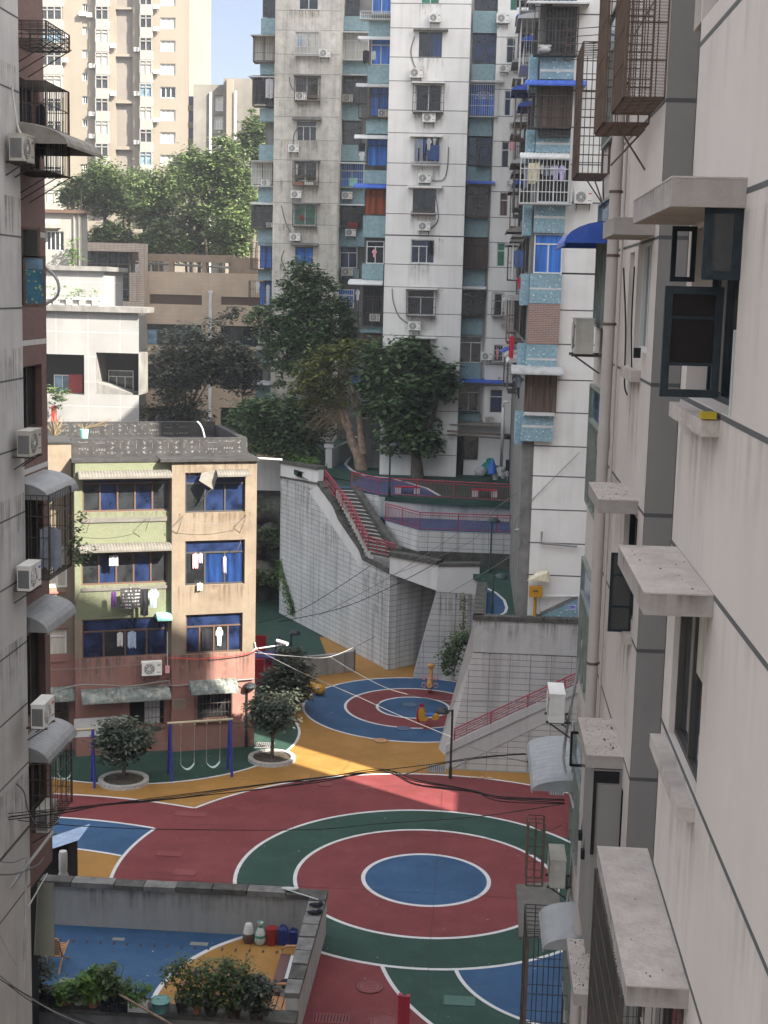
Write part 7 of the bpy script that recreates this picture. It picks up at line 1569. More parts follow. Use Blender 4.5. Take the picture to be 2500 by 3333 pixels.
# big trees on the upper plaza
q = PU('H',712,215); b = Vector((q.x, q.y, q.z-.02)); Yt = q.y
def TP(k, x, y, dy=0): v = PY(*c(k,x,y),Yt+dy)-b; return (v.x, v.y, v.z)
tree('old_tree', 'leaning old tree with peeling pale trunk and sparse yellowing foliage on the upper plaza', tuple(b),
    [TP('E',470,860)+(1.6,1.2,1.5), TP('E',590,760)+(1.9,1.3,.9), TP('E',700,730)+(1.2,1.0,.7), TP('E',430,960)+(1.3,1.0,1.1), TP('E',560,960)+(1.3,1,1.2)],
    [[TP('H',712,235)+(.40,), TP('H',690,130)+(.33,), TP('H',655,60)+(.28,), TP('E',640,1160)+(.2,)],
     [TP('E',715,1290)+(.28,), TP('E',700,1130)+(.2,), TP('E',690,1040)+(.16,), TP('E',655,930)+(.13,), TP('E',640,890)+(.08,)],
     [TP('E',650,1180)+(.22,), TP('E',560,1010)+(.12,), TP('E',480,880)+(.06,)], [TP('E',650,1150)+(.16,), TP('E',600,1000)+(.1,), TP('E',600,800)+(.05,)]],
    150, 30, .5, .32, 'leaf_yellow', 'bark_pale', .2, seed=41, shell=.3)
M = MB(); rn = random.Random(43)
for _ in range(150):
    a = Vector(TP('E',rn.uniform(560,640),rn.uniform(960,1130)))+b; e = Vector(TP('E',rn.uniform(370,600),rn.uniform(830,1230)))+b; e.y += rn.uniform(-.8,.8)
    m_ = a.lerp(e,.55)+Vector((rn.uniform(-.2,.2),0,rn.uniform(0,.5))); M.tube([a,m_,e],[.022,.014,.006],4)
M.build('dead_branches','twig',bpy.data.objects['old_tree'])
q2 = PU('H',1010,262); 
bush_tree('broad dark green tree with large drooping leaves right of the old leaning tree', q2.y, (q2.x,q2.y,q2.z), [('E',960,790,130,110,0),('E',860,820,110,110,.5),('E',1090,850,110,100,0),('E',980,950,140,110,-.5),('E',1150,930,65,60,0),('E',900,1060,110,110,0),('E',1030,1100,80,90,0),('E',980,1210,120,80,0),('E',850,1230,60,50,0),('E',1060,1230,60,50,0),('E',800,740,90,60,.8),('E',960,710,70,45,0),('E',760,900,80,90,1),('E',780,1020,70,80,1)],
    300, 40, .62, .46, 'leaf_dark', 44, limbs=[[(0,0,-.05,.42),(-.1,0,1.2,.30),(-.15,0,2.2,.24),(0,0,4,.16)],[(-.1,0,1.4,.2),(-.8,0,3,.14),(-1.5,0,5,.08)],[(-.1,0,2,.2),(.8,0,3.6,.14),(1.4,0,6,.08)]], r0=.2, shell=.5)
bush_tree('tall dense dark fig tree rising in front of the concrete tower', 90, (PY(*c('E',420,1100),90).x,90,ZU), [('E',400,300,80,70,0),('E',400,400,120,100,0),('E',490,480,110,120,0),('E',330,520,110,110,0),('E',420,620,170,110,0),('E',280,620,90,90,0),('E',310,750,130,90,0),('E',480,700,150,70,0),('E',590,540,80,90,0),('E',610,640,80,70,0),('E',420,820,130,70,0),('E',280,860,60,60,0),('E',160,560,80,70,-.5),('E',130,620,45,50,-.5),('E',500,350,55,50,0)],
    330, 55, .6, .34, 'leaf_dark', 45, r0=.3, shell=.5, limbs=[[(0,0,0,.4),(.2,0,4,.3),(0,0,9,.15)]])
bush_tree('low spreading dark tree behind the parapet at the top of the stair wall', 87, (PY(*c('E',330,1250),87).x,87,ZU), [('E',250,1060,180,80,0),('E',420,1040,120,80,.5),('E',150,1120,110,70,0),('E',330,1150,170,90,0),('E',480,1140,90,80,0),('E',230,1230,110,70,0),('E',420,1250,110,60,0),('E',110,1040,60,40,0),('E',120,1210,50,40,0)],
    230, 46, .6, .38, 'leaf_dark', 46, r0=.25, shell=.45)
bush_tree('big dusty grey green tree standing before the brown office block', 95, (PY(*c('D',1120,1120),95).x,95,0), [('D',1000,700,170,100,0),('D',1200,760,170,90,0),('D',900,800,110,90,0),('D',1060,830,200,90,0),('D',1290,830,130,80,0),('D',1230,540,70,50,0),('D',1170,620,70,60,0),('D',870,930,90,110,0),('D',960,1000,120,110,0),('D',1320,930,90,70,0),('D',830,1060,70,60,0),('D',1000,1100,110,50,0)],
    300, 46, .7, .36, 'leaf_grey', 47, r0=.22, shell=.4, limbs=[[(0,0,0,.3),(.1,0,5.2,.26),(-.8,0,8,.2),(-1.5,0,11,.12)],[(.1,0,5,.22),(2.2,0,8.2,.16),(2.8,0,10,.1)],[(0,0,5,.2),(-2.2,0,8,.12)]])
bush_tree('dark shrubby tree low between the office block and the stair wall', 92, (PY(*c('D',1380,1200),92).x,92,0), [('D',1340,1110,110,90,0),('D',1480,1150,120,90,0),('D',1400,1220,110,80,0),('D',1540,1080,110,80,0)], 110, 46, .6, .36, 'leaf_dark', 48, r0=.2)
# rocks and greenery in the gap left of the stair wall
t = thing('rock_face', 'dark mossy rocks in the gap between the low house and the stair wall', 'rock', (-12,90,0))
M = MB(); rn = random.Random(50)
for _ in range(26):
    x = rn.uniform(-15.5,-10.5); y = 88+rn.uniform(0,3); z = rn.uniform(.3,6.5); M.ball((x,y,z), rn.uniform(.7,1.5), rn.uniform(.6,1.2), rn.uniform(.5,1.0), 7, 5)
M.box(-17,-9,90,94,0,7.2); M.build('rocks','moss_stone',t)
MB().box(-17,-9,89.3,90,7.2,9.2).build('parapet','plaster_grey',t)
L_ = MB(); leafcards(L_, crown_pts(rn, [(-13,87.5,4.6,1.9,.8,.7),(-12.5,87,2.0,1.9,.8,.6),(-14,87.5,6.4,1.2,.6,.5)], 60, 26, .5, .1), rn, .28); L_.build('weeds','leaf_mid',t)
def vine(lb, pts, n, size, lm='leaf_mid', name='creeper', seed=1, r=.2):
    rn = random.Random(seed); pts = [Vector(p) for p in pts]; t = thing(name, lb, 'plant', tuple(pts[-1])); MB().tube(pts,.02,5).build('stem','bark',t); L_ = MB(); q = []
    for _ in range(n):
        i = rn.randrange(len(pts)-1); p = pts[i].lerp(pts[i+1], rn.random()); q.append(p+Vector((rn.gauss(0,r),rn.gauss(-.05,r*.4),rn.gauss(0,r))))
    leafcards(L_, q, rn, size); L_.build('leaves', lm, t)
def fp(x, y, d=.12): s, z = FA.px(*c('H',x,y),d); return FA.pt(s,d,z)
vine('bright creeper trailing down the left edge of the tall stair wall', [fp(262,700), fp(275,780), fp(300,850), fp(325,930), fp(335,985)], 700, .2, 'leaf_bright', seed=3, r=.16)
pf = lambda x, y: PY(*c('H',x,y), 64)
vine('brown and green weeds trailing from the slanting terrace side wall', [PY(*c('H',1265,895),70.0), PY(*c('H',1262,950),69.6), PY(*c('H',1258,1050),69.2), PY(*c('H',1255,1110),69)], 260, .16, 'leaf_yellow', seed=4, r=.1)
t = thing('hanging_bush', 'feathery green bush clinging to the corner beside the tiled pier', 'shrub', tuple(PY(*c('H',1200,1290),66))); L_ = MB(); rn = random.Random(6)
bl = []
for x, y, rx, rz in ((1230,1150,70,50),(1200,1220,55,60),(1190,1280,40,40),(1270,1120,45,40)): p = PY(*c('H',x,y),65.5); s = 65.5/FPX/1.659; bl.append((p.x,p.y,p.z,rx*s,.5,rz*s))
leafcards(L_, crown_pts(rn, bl, 50, 34, .3, .2), rn, .2); L_.build('leaves','leaf_mid',t); MB().tube([PY(*c('H',1250,1150),65.8),PY(*c('H',1205,1310),65.8)],.03,5).build('stem','bark',t)
t = thing('shrub', 'low green planting on top of the stair wall parapet end', 'shrub', fp(380,180,-.6)); L_ = MB(); a = fp(310,160,-.7); e = fp(450,190,-.7); bl = [(a.lerp(e,i/4).x,a.lerp(e,i/4).y,a.lerp(e,i/4).z+.1,.6,.4,.35) for i in range(5)]; leafcards(L_, crown_pts(rn, bl, 40, 30, .3, .1), rn, .2); L_.build('leaves','leaf_bright',t)
# ================================================================== LAMPS
mat('lamp_black', (.02,.022,.025), rough=.5, bump=0); mat('lamp_green', (.025,.05,.045), rough=.5, bump=0)
def lamp(k, x, y, z, hx, hy, label, m='lamp_black', side=1, base=None):
    p = (PU(k,x,y) if z >= ZU else PM(k,x,y) if z > 3 else PZ(*c(k,x,y),z)) if base is None else base; top = PY(*c(k,x,hy),p.y).z; hd = PY(*c(k,hx,hy),p.y).x-p.x
    t = thing('street_lamp', label, 'street lamp', tuple(p), 'street lamps of the square'); h = top
    M = MB(); M.tube([(p.x,p.y,p.z),(p.x,p.y,p.z+.5)],.075,10); M.tube([(p.x,p.y,p.z+.5),(p.x,p.y,h)],.05,10); M.build('pole',m,t)
    MB().tube([(p.x,p.y,h-.04),(p.x+hd*.7,p.y,h-.04)],.035,7).build('arm',m,t)
    M = MB(); cx = p.x+hd*1.0; r = .3; prof = [(r*cos(a),h-.12+.22*sin(a)) for a in [i*pi/12 for i in range(7)]]; M.lathe(cx,p.y,[(r*.9,h-.14)]+prof[:-1]+[(.02,h+.1)],18); M.build('lamp_shade',m,t)
    MB().cyl(cx,p.y,h-.15,h-.125,.2,.2,14).build('diffuser','awn_white',t)
lamp('J',1330,715,0,1349,378,'black street lamp in front of the pink house corner')
lamp('K',1187,885,0,1145,515,'black street lamp at the foot of the red railed stairs')
p = PY(*c('K',328,150),71.5); lamp('K',328,200,0,349,92,'street lamp rising behind the small trees at the tall tiled wall',base=Vector((p.x,71.5,0)))
lamp('I',168,1000,ZM+.01,220,782,'dark green street lamp on the terrace beside the blue floor patch','lamp_green'); lamp('I',158,770,ZM,182,482,'street lamp of the terrace before the lower red railing','lamp_green')
lamp('H',857,357,ZU,885,75,'street lamp on the upper plaza between the two big trees'); lamp('I',262,290,ZU,242,32,'street lamp on the upper plaza by the cluttered corner')
# wall lamp with long arm at tower corner
p = PY(*c('I',455,600),60.5); t = thing('wall_lamp', 'silver cobra head lamp reaching left from the tower corner', 'street lamp', tuple(p)); a = PY(*c('I',330,540),60.5); M = MB(); M.tube([p,a],.04,6); M.build('arm','awn_metal',t); M = MB(); M.ball(a,.35,.12,.08); M.build('lamp_head','awn_metal',t)
# ================================================================== SWINGS
mat('swing_blue', (.03,.035,.22), rough=.4, bump=0, var=.2, vs=4); mat('swing_beam', (.33,.28,.18), rough=.5, bump=0); mat('swing_seat', (.42,.55,.50), rough=.5, bump=0); mat('chain', (.35,.35,.34), rough=.5, metal=.5, bump=0)
def swings(lb, A, B, h, seats, sd=.8, hidden=False):
    # A, B: ground centres of the two end frames
    A, B = Vector(A), Vector(B); t = thing('swing_frame', lb, 'swing', tuple((A+B)/2)); u_ = (B-A).normalized(); n_ = Vector((-u_.y,u_.x,0))
    for P_ in (A, B):
        for s in (-1, 1):
            M = MB(); M.tube([P_+n_*s*sd, P_+n_*s*.06+Vector((0,0,h))],.055,8); M.build('leg','swing_blue',t)
        M = MB(); M.tube([P_+n_*sd*.55+Vector((0,0,h*.45)), P_-n_*sd*.55+Vector((0,0,h*.45))],.035,6); M.build('crossbar','swing_blue',t)
    MB().tube([A-u_*.12+Vector((0,0,h)), B+u_*.12+Vector((0,0,h))],.06,9).build('beam','swing_beam',t)
    for s in seats:
        p = A.lerp(B,s)
        for sg in (-1,1):
            M = MB(); q = p+u_*sg*.28; M.tube([q+Vector((0,0,h-.05)), q+Vector((0,0,.75))],.011,4); M.tube([q+Vector((0,0,.75)), q+Vector((0,0,.55))],.022,6); M.build('chain','chain',t)
            MB().lathe(q.x,q.y,[(.05,q.z+h-.12),(.05,q.z+h-.04)],8).build('hanger','swing_beam',t)
        M = MB(); pts = []; k = 10
        vs = []
        for i in range(k+1):
            a = -1+2*i/k; z = .32+.23*a*a
            for w_ in (-.09,.09): vs.append(p+u_*a*.28+n_*w_+Vector((0,0,z)))
        M.add(vs+[v-Vector((0,0,.03)) for v in vs], [(2*i,2*i+1,2*i+3,2*i+2) for i in range(k)]+[(2*k+2+2*i,2*k+4+2*i,2*k+5+2*i,2*k+3+2*i) for i in range(k)]+[(2*i,2*i+2,2*k+4+2*i,2*k+2+2*i) for i in range(k)],0,True); M.build('seat','swing_seat',t)
a1, a2 = at0('J',907,860), at0('J',930,903); b1, b2 = at0('J',1225,835), at0('J',1255,878)
A_, B_ = (a1+a2)/2, (b1+b2)/2; hS = PY(*c('J',920,588),A_.y).z
sd = (a1-a2).length/2
swings('blue and cream swing frame with two pale seats before the pink wall', A_, B_, hS, (.29,.72), sd)
c1, c2 = at0('J',497,893), at0('J',510,940); C_ = (c1+c2)/2; u_ = (B_-A_).normalized()
swings('second swing frame at the left, partly behind the left block, one seat showing', C_-u_*3.7, C_, hS, (.28,.7), sd)
# ================================================================== PLAYGROUND PIECES
mat('pl_yellow', (.42,.21,.015), rough=.35, bump=0, var=.08); mat('pl_red', (.26,.012,.02), rough=.35, bump=0, var=.1); mat('pl_purple', (.05,.035,.14), rough=.4, bump=0); mat('pl_pink', (.5,.25,.32), rough=.4, bump=0); mat('pl_orange',(.5,.24,.06),rough=.4,bump=0)
p = at0('K',1075,425); t = thing('spring_rider', 'pink and orange spring rider at the back of the upper rings', 'spring rider', tuple(p))
M = MB()
pts = [(p.x+.11*cos(i*.9),p.y+.11*sin(i*.9),.02+i*.012) for i in range(30)]; M.tube(pts,.018,5); M.build('spring','pl_red',t)
M = MB(); M.tube([p+Vector((0,-.35,.5)),p+Vector((0,0,.45)),p+Vector((.02,.4,.6)),p+Vector((.03,.5,1.0)),p+Vector((.03,.45,1.25))],[.14,.17,.15,.1,.09],10); M.ball(p+Vector((.03,.42,1.32)),.2,.14,.13); M.build('body','pl_orange',t)
M = MB(); M.tube([p+Vector((-.35,.1,.75)),p+Vector((.4,.1,.75))],.03,6)
for s in (-1,1):
    for zz in (.42,.8): pts = [p+Vector((s*.3+.1*cos(a),-.1+zz*.2,zz+.12*sin(a))) for a in [i*pi/5 for i in range(11)]]; M.tube(pts,.028,5)
M.build('handles','pl_pink',t)
p = at0('K',1062,612); t = thing('spring_rider', 'red and yellow rooster shaped spring rider at the front of the upper rings', 'spring rider', tuple(p))
M = MB(); M.tube([(p.x+.1*cos(i*.9),p.y+.1*sin(i*.9),.02+i*.014) for i in range(26)],.018,5); M.cyl(p.x,p.y,.0,.03,.22,.22,14); M.build('spring','pl_red',t)
M = MB(); M.fb(Frame((p.x,p.y),(1,.1)),-.15,.25,-.16,.16,.62,.68); M.build('seat','plastic_blue',t)
FR = Frame((p.x,p.y),(1,.05))
def plate(M, out, d0, d1, m=0):
    n = len(out); M.add([FR.pt(a,d1,z) for a,z in out]+[FR.pt(a,d0,z) for a,z in out], [tuple(range(n)), tuple(range(2*n-1,n-1,-1))]+[(i,i+n,(i+1)%n+n,(i+1)%n) for i in range(n)], m)
M = MB(); plate(M,[(-.35,.35),(.0,.38),(.05,.62),(-.12,.75),(-.2,.98),(-.3,1.0),(-.42,.8),(-.42,.55)],-.14,.14); plate(M,[(.2,.45),(.42,.42),(.55,.55),(.5,.72),(.35,.66),(.22,.62)],-.13,.13); M.build('body','pl_yellow',t)
M = MB(); plate(M,[(-.45,.25),(-.32,.3),(-.38,.62),(-.36,.85),(-.5,.82),(-.52,.5)],-.1,.1); plate(M,[(-.34,1.0),(-.2,1.0),(-.14,1.12),(-.22,1.1),(-.24,1.2),(-.3,1.12),(-.36,1.18),(-.38,1.05)],-.06,.06); plate(M,[(-.42,.95),(-.55,.92),(-.42,.88)],-.05,.05); M.tube([FR.pt(-.12,-.25,.86),FR.pt(-.12,.25,.86)],.025,6); M.build('comb_and_wings','pl_red',t)
# slide set behind the small trees
t = thing('play_tower', 'plastic play tower with red panels and yellow animal slide half hidden behind trees', 'playground slide', (-9.3,69.4,0)); 
def KP(x, y, Y=69.4, k='K'): return PY(*c(k,x,y),Y)
M = MB()
for x, y in ((-11.2,69.9),(-9.9,69.9),(-11.2,71.2),(-9.9,71.2)): M.tube([(x,y,0),(x,y,2.2)],.05,8)
M.build('posts','pl_purple',t)
M = MB(); M.box(-11.2,-9.9,69.9,71.2,1.25,1.33); M.build('platform','pl_purple',t)
M = MB(); a = KP(135,320,69.9); M.box(a.x-.2,a.x+.55,69.8,69.9,1.7,2.5); M.hexa([(a.x-.1,69.5,.0),(a.x+.35,69.5,.0),(a.x+.35,69.8,.0),(a.x-.1,69.8,0),(a.x-.2,69.5,1.3),(a.x+.5,69.5,1.3),(a.x+.5,69.8,1.3),(a.x-.2,69.8,1.3)]); 
top_ = KP(212,205,70.5); M.tube([(top_.x,70.5,top_.z-.9),(top_.x,70.5,top_.z)],[.5,.02],4); M.build('red_panels','pl_red',t)
M = MB(); a = KP(330,350,69.7); b_ = KP(400,380,68.9); e_ = KP(450,410,68.5); f_ = KP(482,430,68.2)
M.tube([(a.x-.3,69.8,1.3),(b_.x,68.9,.75),(e_.x,68.6,.36),(f_.x,68.2,.26)],[.2,.2,.22,.26],10); M.ball((f_.x,68.1,.27),.3,.34,.26); M.build('slide','pl_yellow',t)
M = MB(); M.ball((f_.x-.05,67.82,.40),.08,.05,.08); M.build('eye','awn_white',t); M = MB(); M.ball((f_.x-.05,67.78,.40),.035,.03,.035); M.build('pupil','dark',t)
M = MB(); q = KP(243,320,69.9); M.ball((q.x,69.7,q.z),.45,.2,.45); M.build('sun_panel','pl_yellow',t); M = MB(); q = KP(355,400,69.4); M.box(q.x-.4,q.x+.2,69.2,69.4,.2,1.1); M.build('purple_panel','pl_purple',t)
M = MB(); pts0 = KP(145,290,71.9)
for i in range(8): x = pts0.x+i*.16; M.tube([(x,71.9,0),(x,71.9,1.0)],.014,4)
M.tube([(pts0.x,71.9,1.0),(pts0.x+1.3,71.9,1.0)],.02,5); M.tube([(pts0.x,71.9,.1),(pts0.x+1.3,71.9,.1)],.02,5); M.build('fence','iron',None,'small black iron fence behind the play tower','fence')
# CCTV camera on the corner of the low house
q = P(FY.px(*c('K',130,185),.3)[0],.35,FY.px(*c('K',130,185),.3)[1]); t = thing('security_camera', 'white bullet security camera on a pole arm at the low house corner', 'security camera', tuple(q))
e = PY(*c('K',275,165),q.y); M = MB(); M.tube([q,e],.035,7); M.tube([q,q+Vector((-.25,0,-.3))],.03,6); M.tube([q+Vector((.05,0,0)),q+Vector((0,0,.3))],.03,6); M.build('arm','awn_white',t)
a = PY(*c('K',252,142),q.y); b_ = PY(*c('K',308,160),q.y-.3); M = MB(); M.tube([a,b_],.085,10); M.build('housing','awn_white',t)
# ================================================================== UPPER PLAZA PROPS
def bench(k, x0, x1, y0, y1, z, label):
    p = PU(k,(x0+x1)/2,y1); z = p.z; h = PY(*c(k,(x0+x1)/2,y0),p.y).z-z; w_ = PY(*c(k,x1,y1),p.y).x-PY(*c(k,x0,y1),p.y).x; t = thing('bench', label, 'bench', tuple(p), 'white ended benches of the upper plaza')
    for s in (-1,1): M = MB(); M.box(p.x+s*w_*.38-w_*.12,p.x+s*w_*.38+w_*.12,p.y,p.y+.4,z,z+h); M.build('end_block','awn_white',t)
    M = MB(); M.box(p.x-w_*.5,p.x+w_*.5,p.y-.02,p.y+.42,z+h,z+h+.06); M.build('seat','cloth_red',t)
bench('H',888,1022,312,345,ZU,'bench with white end blocks left, by the blue path of the upper plaza'); bench('H',1305,1440,328,362,ZU,'bench with white end blocks in the middle of the railing'); bench('H',1570,1650,325,368,ZU,'bench with white end blocks at the right end of the railing')
def props():
    p = PU('I',185,275); M = MB(); M.lathe(p.x,p.y,[(.13,ZU),(.17,ZU+.42)],12); M.tube([(p.x-.17,p.y,ZU+.4),(p.x,p.y,ZU+.55),(p.x+.17,p.y,ZU+.4)],.01,4); M.build('bucket','awn_white',None,'white paint bucket standing behind the upper red railing','bucket')
    p = PU('I',105,250); M = MB(); M.ball((p.x,p.y,ZU+.3),.4,.3,.32,9,6); M.build('sack','cloth_white',None,'tied white sack beside the green sack on the upper plaza','sack')
    p = PU('I',142,248); M = MB(); M.ball((p.x,p.y,ZU+.42),.42,.3,.45,9,6); M.ball((p.x+.1,p.y,ZU+.9),.2,.2,.2,8,5); M.build('sack','cloth_teal',None,'teal green sack in the pile on the upper plaza','sack')
    a = PY(*c('I',172,150),82); M = MB(); M.lathe(a.x,82,[(.28,a.z-.9),(.22,a.z-.5),(.02,a.z)],8); M.build('umbrella','plastic_blue',None,'folded blue umbrella hanging by the barred ground floor window','umbrella')
    p = PU('I',228,262); M = MB(); M.lathe(p.x,p.y,[(.1,ZU),(.15,ZU+.3),(.12,ZU+.32)],10); M.ball((p.x,p.y,ZU+.55),.16,.16,.2); M.build('vase','plaster_grey',None,'grey lidded jar on the floor left of the black covered stool','jar')
    p = PU('I',272,280); t = thing('stool','stool draped in dark cloth in the cluttered corner of the upper plaza','stool',tuple(p)); 
    for sx in (-1,1):
        for sy in (-1,1): MB().tube([(p.x+sx*.25,p.y+sy*.2,ZU),(p.x+sx*.2,p.y+sy*.16,ZU+.6)],.02,5).build('leg','awn_grey',t)
    M = MB(); M.box(p.x-.35,p.x+.35,p.y-.28,p.y+.28,ZU+.6,ZU+1.2); M.build('cover','cloth_black',t)
    p = PU('I',330,270); M = MB(); rn = random.Random(77)
    for _ in range(26): x = p.x+rn.uniform(-.5,.8); y = p.y+rn.uniform(-.2,.8); z = ZU+rn.uniform(0,1.5); s = rn.uniform(.08,.25); M.hexa([(x-s,y-s,z),(x+s,y-s,z+.1*s),(x+s,y+s,z),(x-s,y+s,z)]+[(x-s*.8,y-s,z+s),(x+s,y-s*.7,z+s),(x+s*.9,y+s,z+s*1.2),(x-s,y+s,z+s)], rn.choice([0,1,2,3]))
    M.build('junk_pile',['brown_frame','dark_frame','cloth_pink','plaster_grey'],None,'heap of household junk piled in the corner under the blue tower','junk',kind='stuff')
    p = PY(*c('I',398,1005),59.55); t = thing('gas_box','bright yellow gas meter box on a yellow pipe by the terrace','gas box',tuple(p)); h = PY(*c('I',398,897),p.y).z; MB().tube([p,(p.x,p.y,h)],.07,8).build('pipe','pl_yellow',t); M = MB(); w_ = .28; z1 = PY(*c('I',398,840),p.y).z; M.box(p.x-w_,p.x+w_,p.y-.2,p.y+.1,h,z1); M.box(p.x-.1,p.x+.1,p.y-.21,p.y-.2,z1-.22,z1-.16,1); M.build('box',['pl_yellow','dark_frame'],t)
    a = PY(*c('I',420,800),59.8); M = MB(); M.hexa([(a.x-.5,59.4,a.z-.05),(a.x+.45,59.4,a.z-.05),(a.x+.5,59.8,a.z+.1),(a.x-.2,59.8,a.z+.1),(a.x-.3,59.5,a.z+.15),(a.x+.3,59.4,a.z+.3),(a.x+.4,59.8,a.z+.35),(a.x,59.8,a.z+.3)]); M.build('cover_sheet','cloth_cream',None,'cream sheet draped over pipes above the yellow gas box','sheet')
    FD = Frame((PY(*c('I',395,1010),59.85).x,59.85),(1,0)); a = FD.px(*c('I',395,1015)); b_ = FD.px(*c('I',632,905)); e_ = FD.px(*c('I',632,1020)); M = MB(); M.add([FD.pt(*v) for v in ((a[0],0,a[1]),(e_[0],0,e_[1]),(b_[0],0,b_[1]))]+[FD.pt(*v) for v in ((a[0],-.3,a[1]),(e_[0],-.3,e_[1]),(b_[0],-.3,b_[1]))],[(0,1,2),(5,4,3),(0,2,5,3),(0,3,4,1)]); t = thing('ramp_wall','starry blue tiled triangular ramp wall below the blue tower','wall',FD.pt(a[0],0,a[1])); M.build('wall','dot_tile',t)
    M = MB(); M.hexa([FD.pt(a[0],.04,a[1]),FD.pt(b_[0],.04,b_[1]),FD.pt(b_[0],-.35,b_[1]),FD.pt(a[0],-.35,a[1]),FD.pt(a[0],.04,a[1]+.1),FD.pt(b_[0],.04,b_[1]+.1),FD.pt(b_[0],-.35,b_[1]+.1),FD.pt(a[0],-.35,a[1]+.1)]); M.build('coping','dark_concrete',t)
    r = FD.rect('I',583,945,622,972,.02); M = MB(); M.fb(FD,r[0],r[1],.0,.012,r[2],r[3]); M.fb(FD,r[0]+.03,r[1]-.03,.012,.016,r[3]-.1,r[3]-.05,1); 
    for i in range(3): M.fb(FD,r[0]+.04,r[1]-.06,.012,.016,r[2]+.05+i*.06,r[2]+.07+i*.06,1)
    M.build('notice','awn_white' if 0 else ['cloth_lilac','blue_text'],None,'small pale notice stuck on the blue tiled ramp wall','notice')
    M = MB(); a = PY(*c('I',420,990),59.8); b_ = PY(*c('I',420,905),59.8); e_ = PY(*c('I',632,902),59.8); M.tube([a,b_,b_+Vector((.08,0,.08)),e_+Vector((0,0,.05))],.07,8); M.build('drain_pipe','awn_white',None,'white elbow pipe running right above the blue ramp wall','pipe')
    a = PY(*c('I',435,610),59.8); e_ = PY(*c('I',628,628),59.8); M = MB(); M.tube([a+Vector((0,0,.5)),a,e_],.055,7); M.build('drain_pipe','awn_metal',None,'horizontal metal pipe across the stained wall of the blue tower foot','pipe')
props()
M = MB(); p = PU('H',530,205); a = PY(*c('H',527,95),p.y).z; M.box(p.x-.2,p.x+.2,p.y,p.y+.4,ZU,a); M.box(p.x-.28,p.x+.28,p.y-.08,p.y+.48,a,a+.2); M.build('gate_pillar','plaster_grey',None,'grey pillar with square cap at the top of the blue path','pillar')
e_ = PU('H',640,110); F_ = Frame((p.x+.2,p.y+.2),(e_.x+1.0-p.x,e_.y-p.y+3)); M = MB(); M.fb(F_,0,9,-.2,0,ZU,ZU+1.1); M.build('low_wall','plaster_grey',None,'low grey wall behind the pillar along the blue path','wall')
# ================================================================== YARD PROPS
def pp_(k, x, y, z=.02): return PZ(*c(k,x,y),z)
def jug(k, x, y, w_, hpx, m, label, name='plastic_jug', cap=None):
    p = pp_(k,x,y); h = PY(*c(k,x,y-hpx),p.y).z; W = w_/1.659*p.y/FPX/2; t = thing(name, label, name.replace('_',' '), tuple(p)); M = MB()
    M.hexa([(p.x-W,p.y-W*.7,0.02),(p.x+W,p.y-W*.7,.02),(p.x+W,p.y+W*.7,.02),(p.x-W,p.y+W*.7,.02),(p.x-W,p.y-W*.7,h*.78),(p.x+W,p.y-W*.7,h*.78),(p.x+W,p.y+W*.7,h*.78),(p.x-W,p.y+W*.7,h*.78)])
    M.hexa([(p.x-W,p.y-W*.7,h*.78),(p.x+W,p.y-W*.7,h*.78),(p.x+W,p.y+W*.7,h*.78),(p.x-W,p.y+W*.7,h*.78),(p.x-W*.6,p.y-W*.4,h*.9),(p.x+W*.6,p.y-W*.4,h*.9),(p.x+W*.6,p.y+W*.4,h*.9),(p.x-W*.6,p.y+W*.4,h*.9)])
    M.build('body', m, t); MB().tube([(p.x-W*.5,p.y,h*.86),(p.x-W*.3,p.y,h),(p.x+W*.3,p.y,h),(p.x+W*.5,p.y,h*.86)],.025,6).build('handle', m, t); MB().cyl(p.x+W*.55,p.y,h*.88,h*.96,.04,.04,8).build('cap','dark_frame',t)
mat('pl_deepblue',(.012,.028,.15),rough=.35,bump=0)
jug('M',1527,895,56,105,'pl_deepblue','tall blue water jug in the yard corner, left of the shorter one'); jug('M',1583,893,52,85,'pl_deepblue','shorter blue jug in the yard corner beside the coping')
p = pp_('M',1466,895); M = MB(); M.lathe(p.x,p.y,[(.16,.02),(.18,.2),(.175,.52),(.19,.55)],16); t = thing('tin_drum','rusty red tin drum between the patterned sack and blue jugs','drum',tuple(p)); M.build('drum','plastic_red',t); MB().cyl(p.x,p.y,.5,.53,.165,.165,14).build('contents','earth',t)
p = pp_('M',1342,885); t = thing('clay_jar','brown clay jar with an upturned white pot on it','jar',tuple(p)); MB().lathe(p.x,p.y,[(.14,.02),(.19,.15),(.185,.27),(.14,.33)],16).build('jar','brown_frame',t); MB().lathe(p.x,p.y,[(.17,.33),(.15,.42),(.11,.62),(.09,.63)],16).build('upturned_pot','awn_white',t)
gridmat('sack_weave',(.5,.52,.5),(.05,.22,.15),.22,.3,.05,streak=0,bump=0); p = pp_('M',1405,895); M = MB(); M.lathe(p.x,p.y,[(.13,.02),(.19,.15),(.17,.4),(.07,.55),(.04,.6),(.1,.74)],9); M.build('woven_sack','sack_weave',None,'green and white woven sack left of the tin drum','sack')
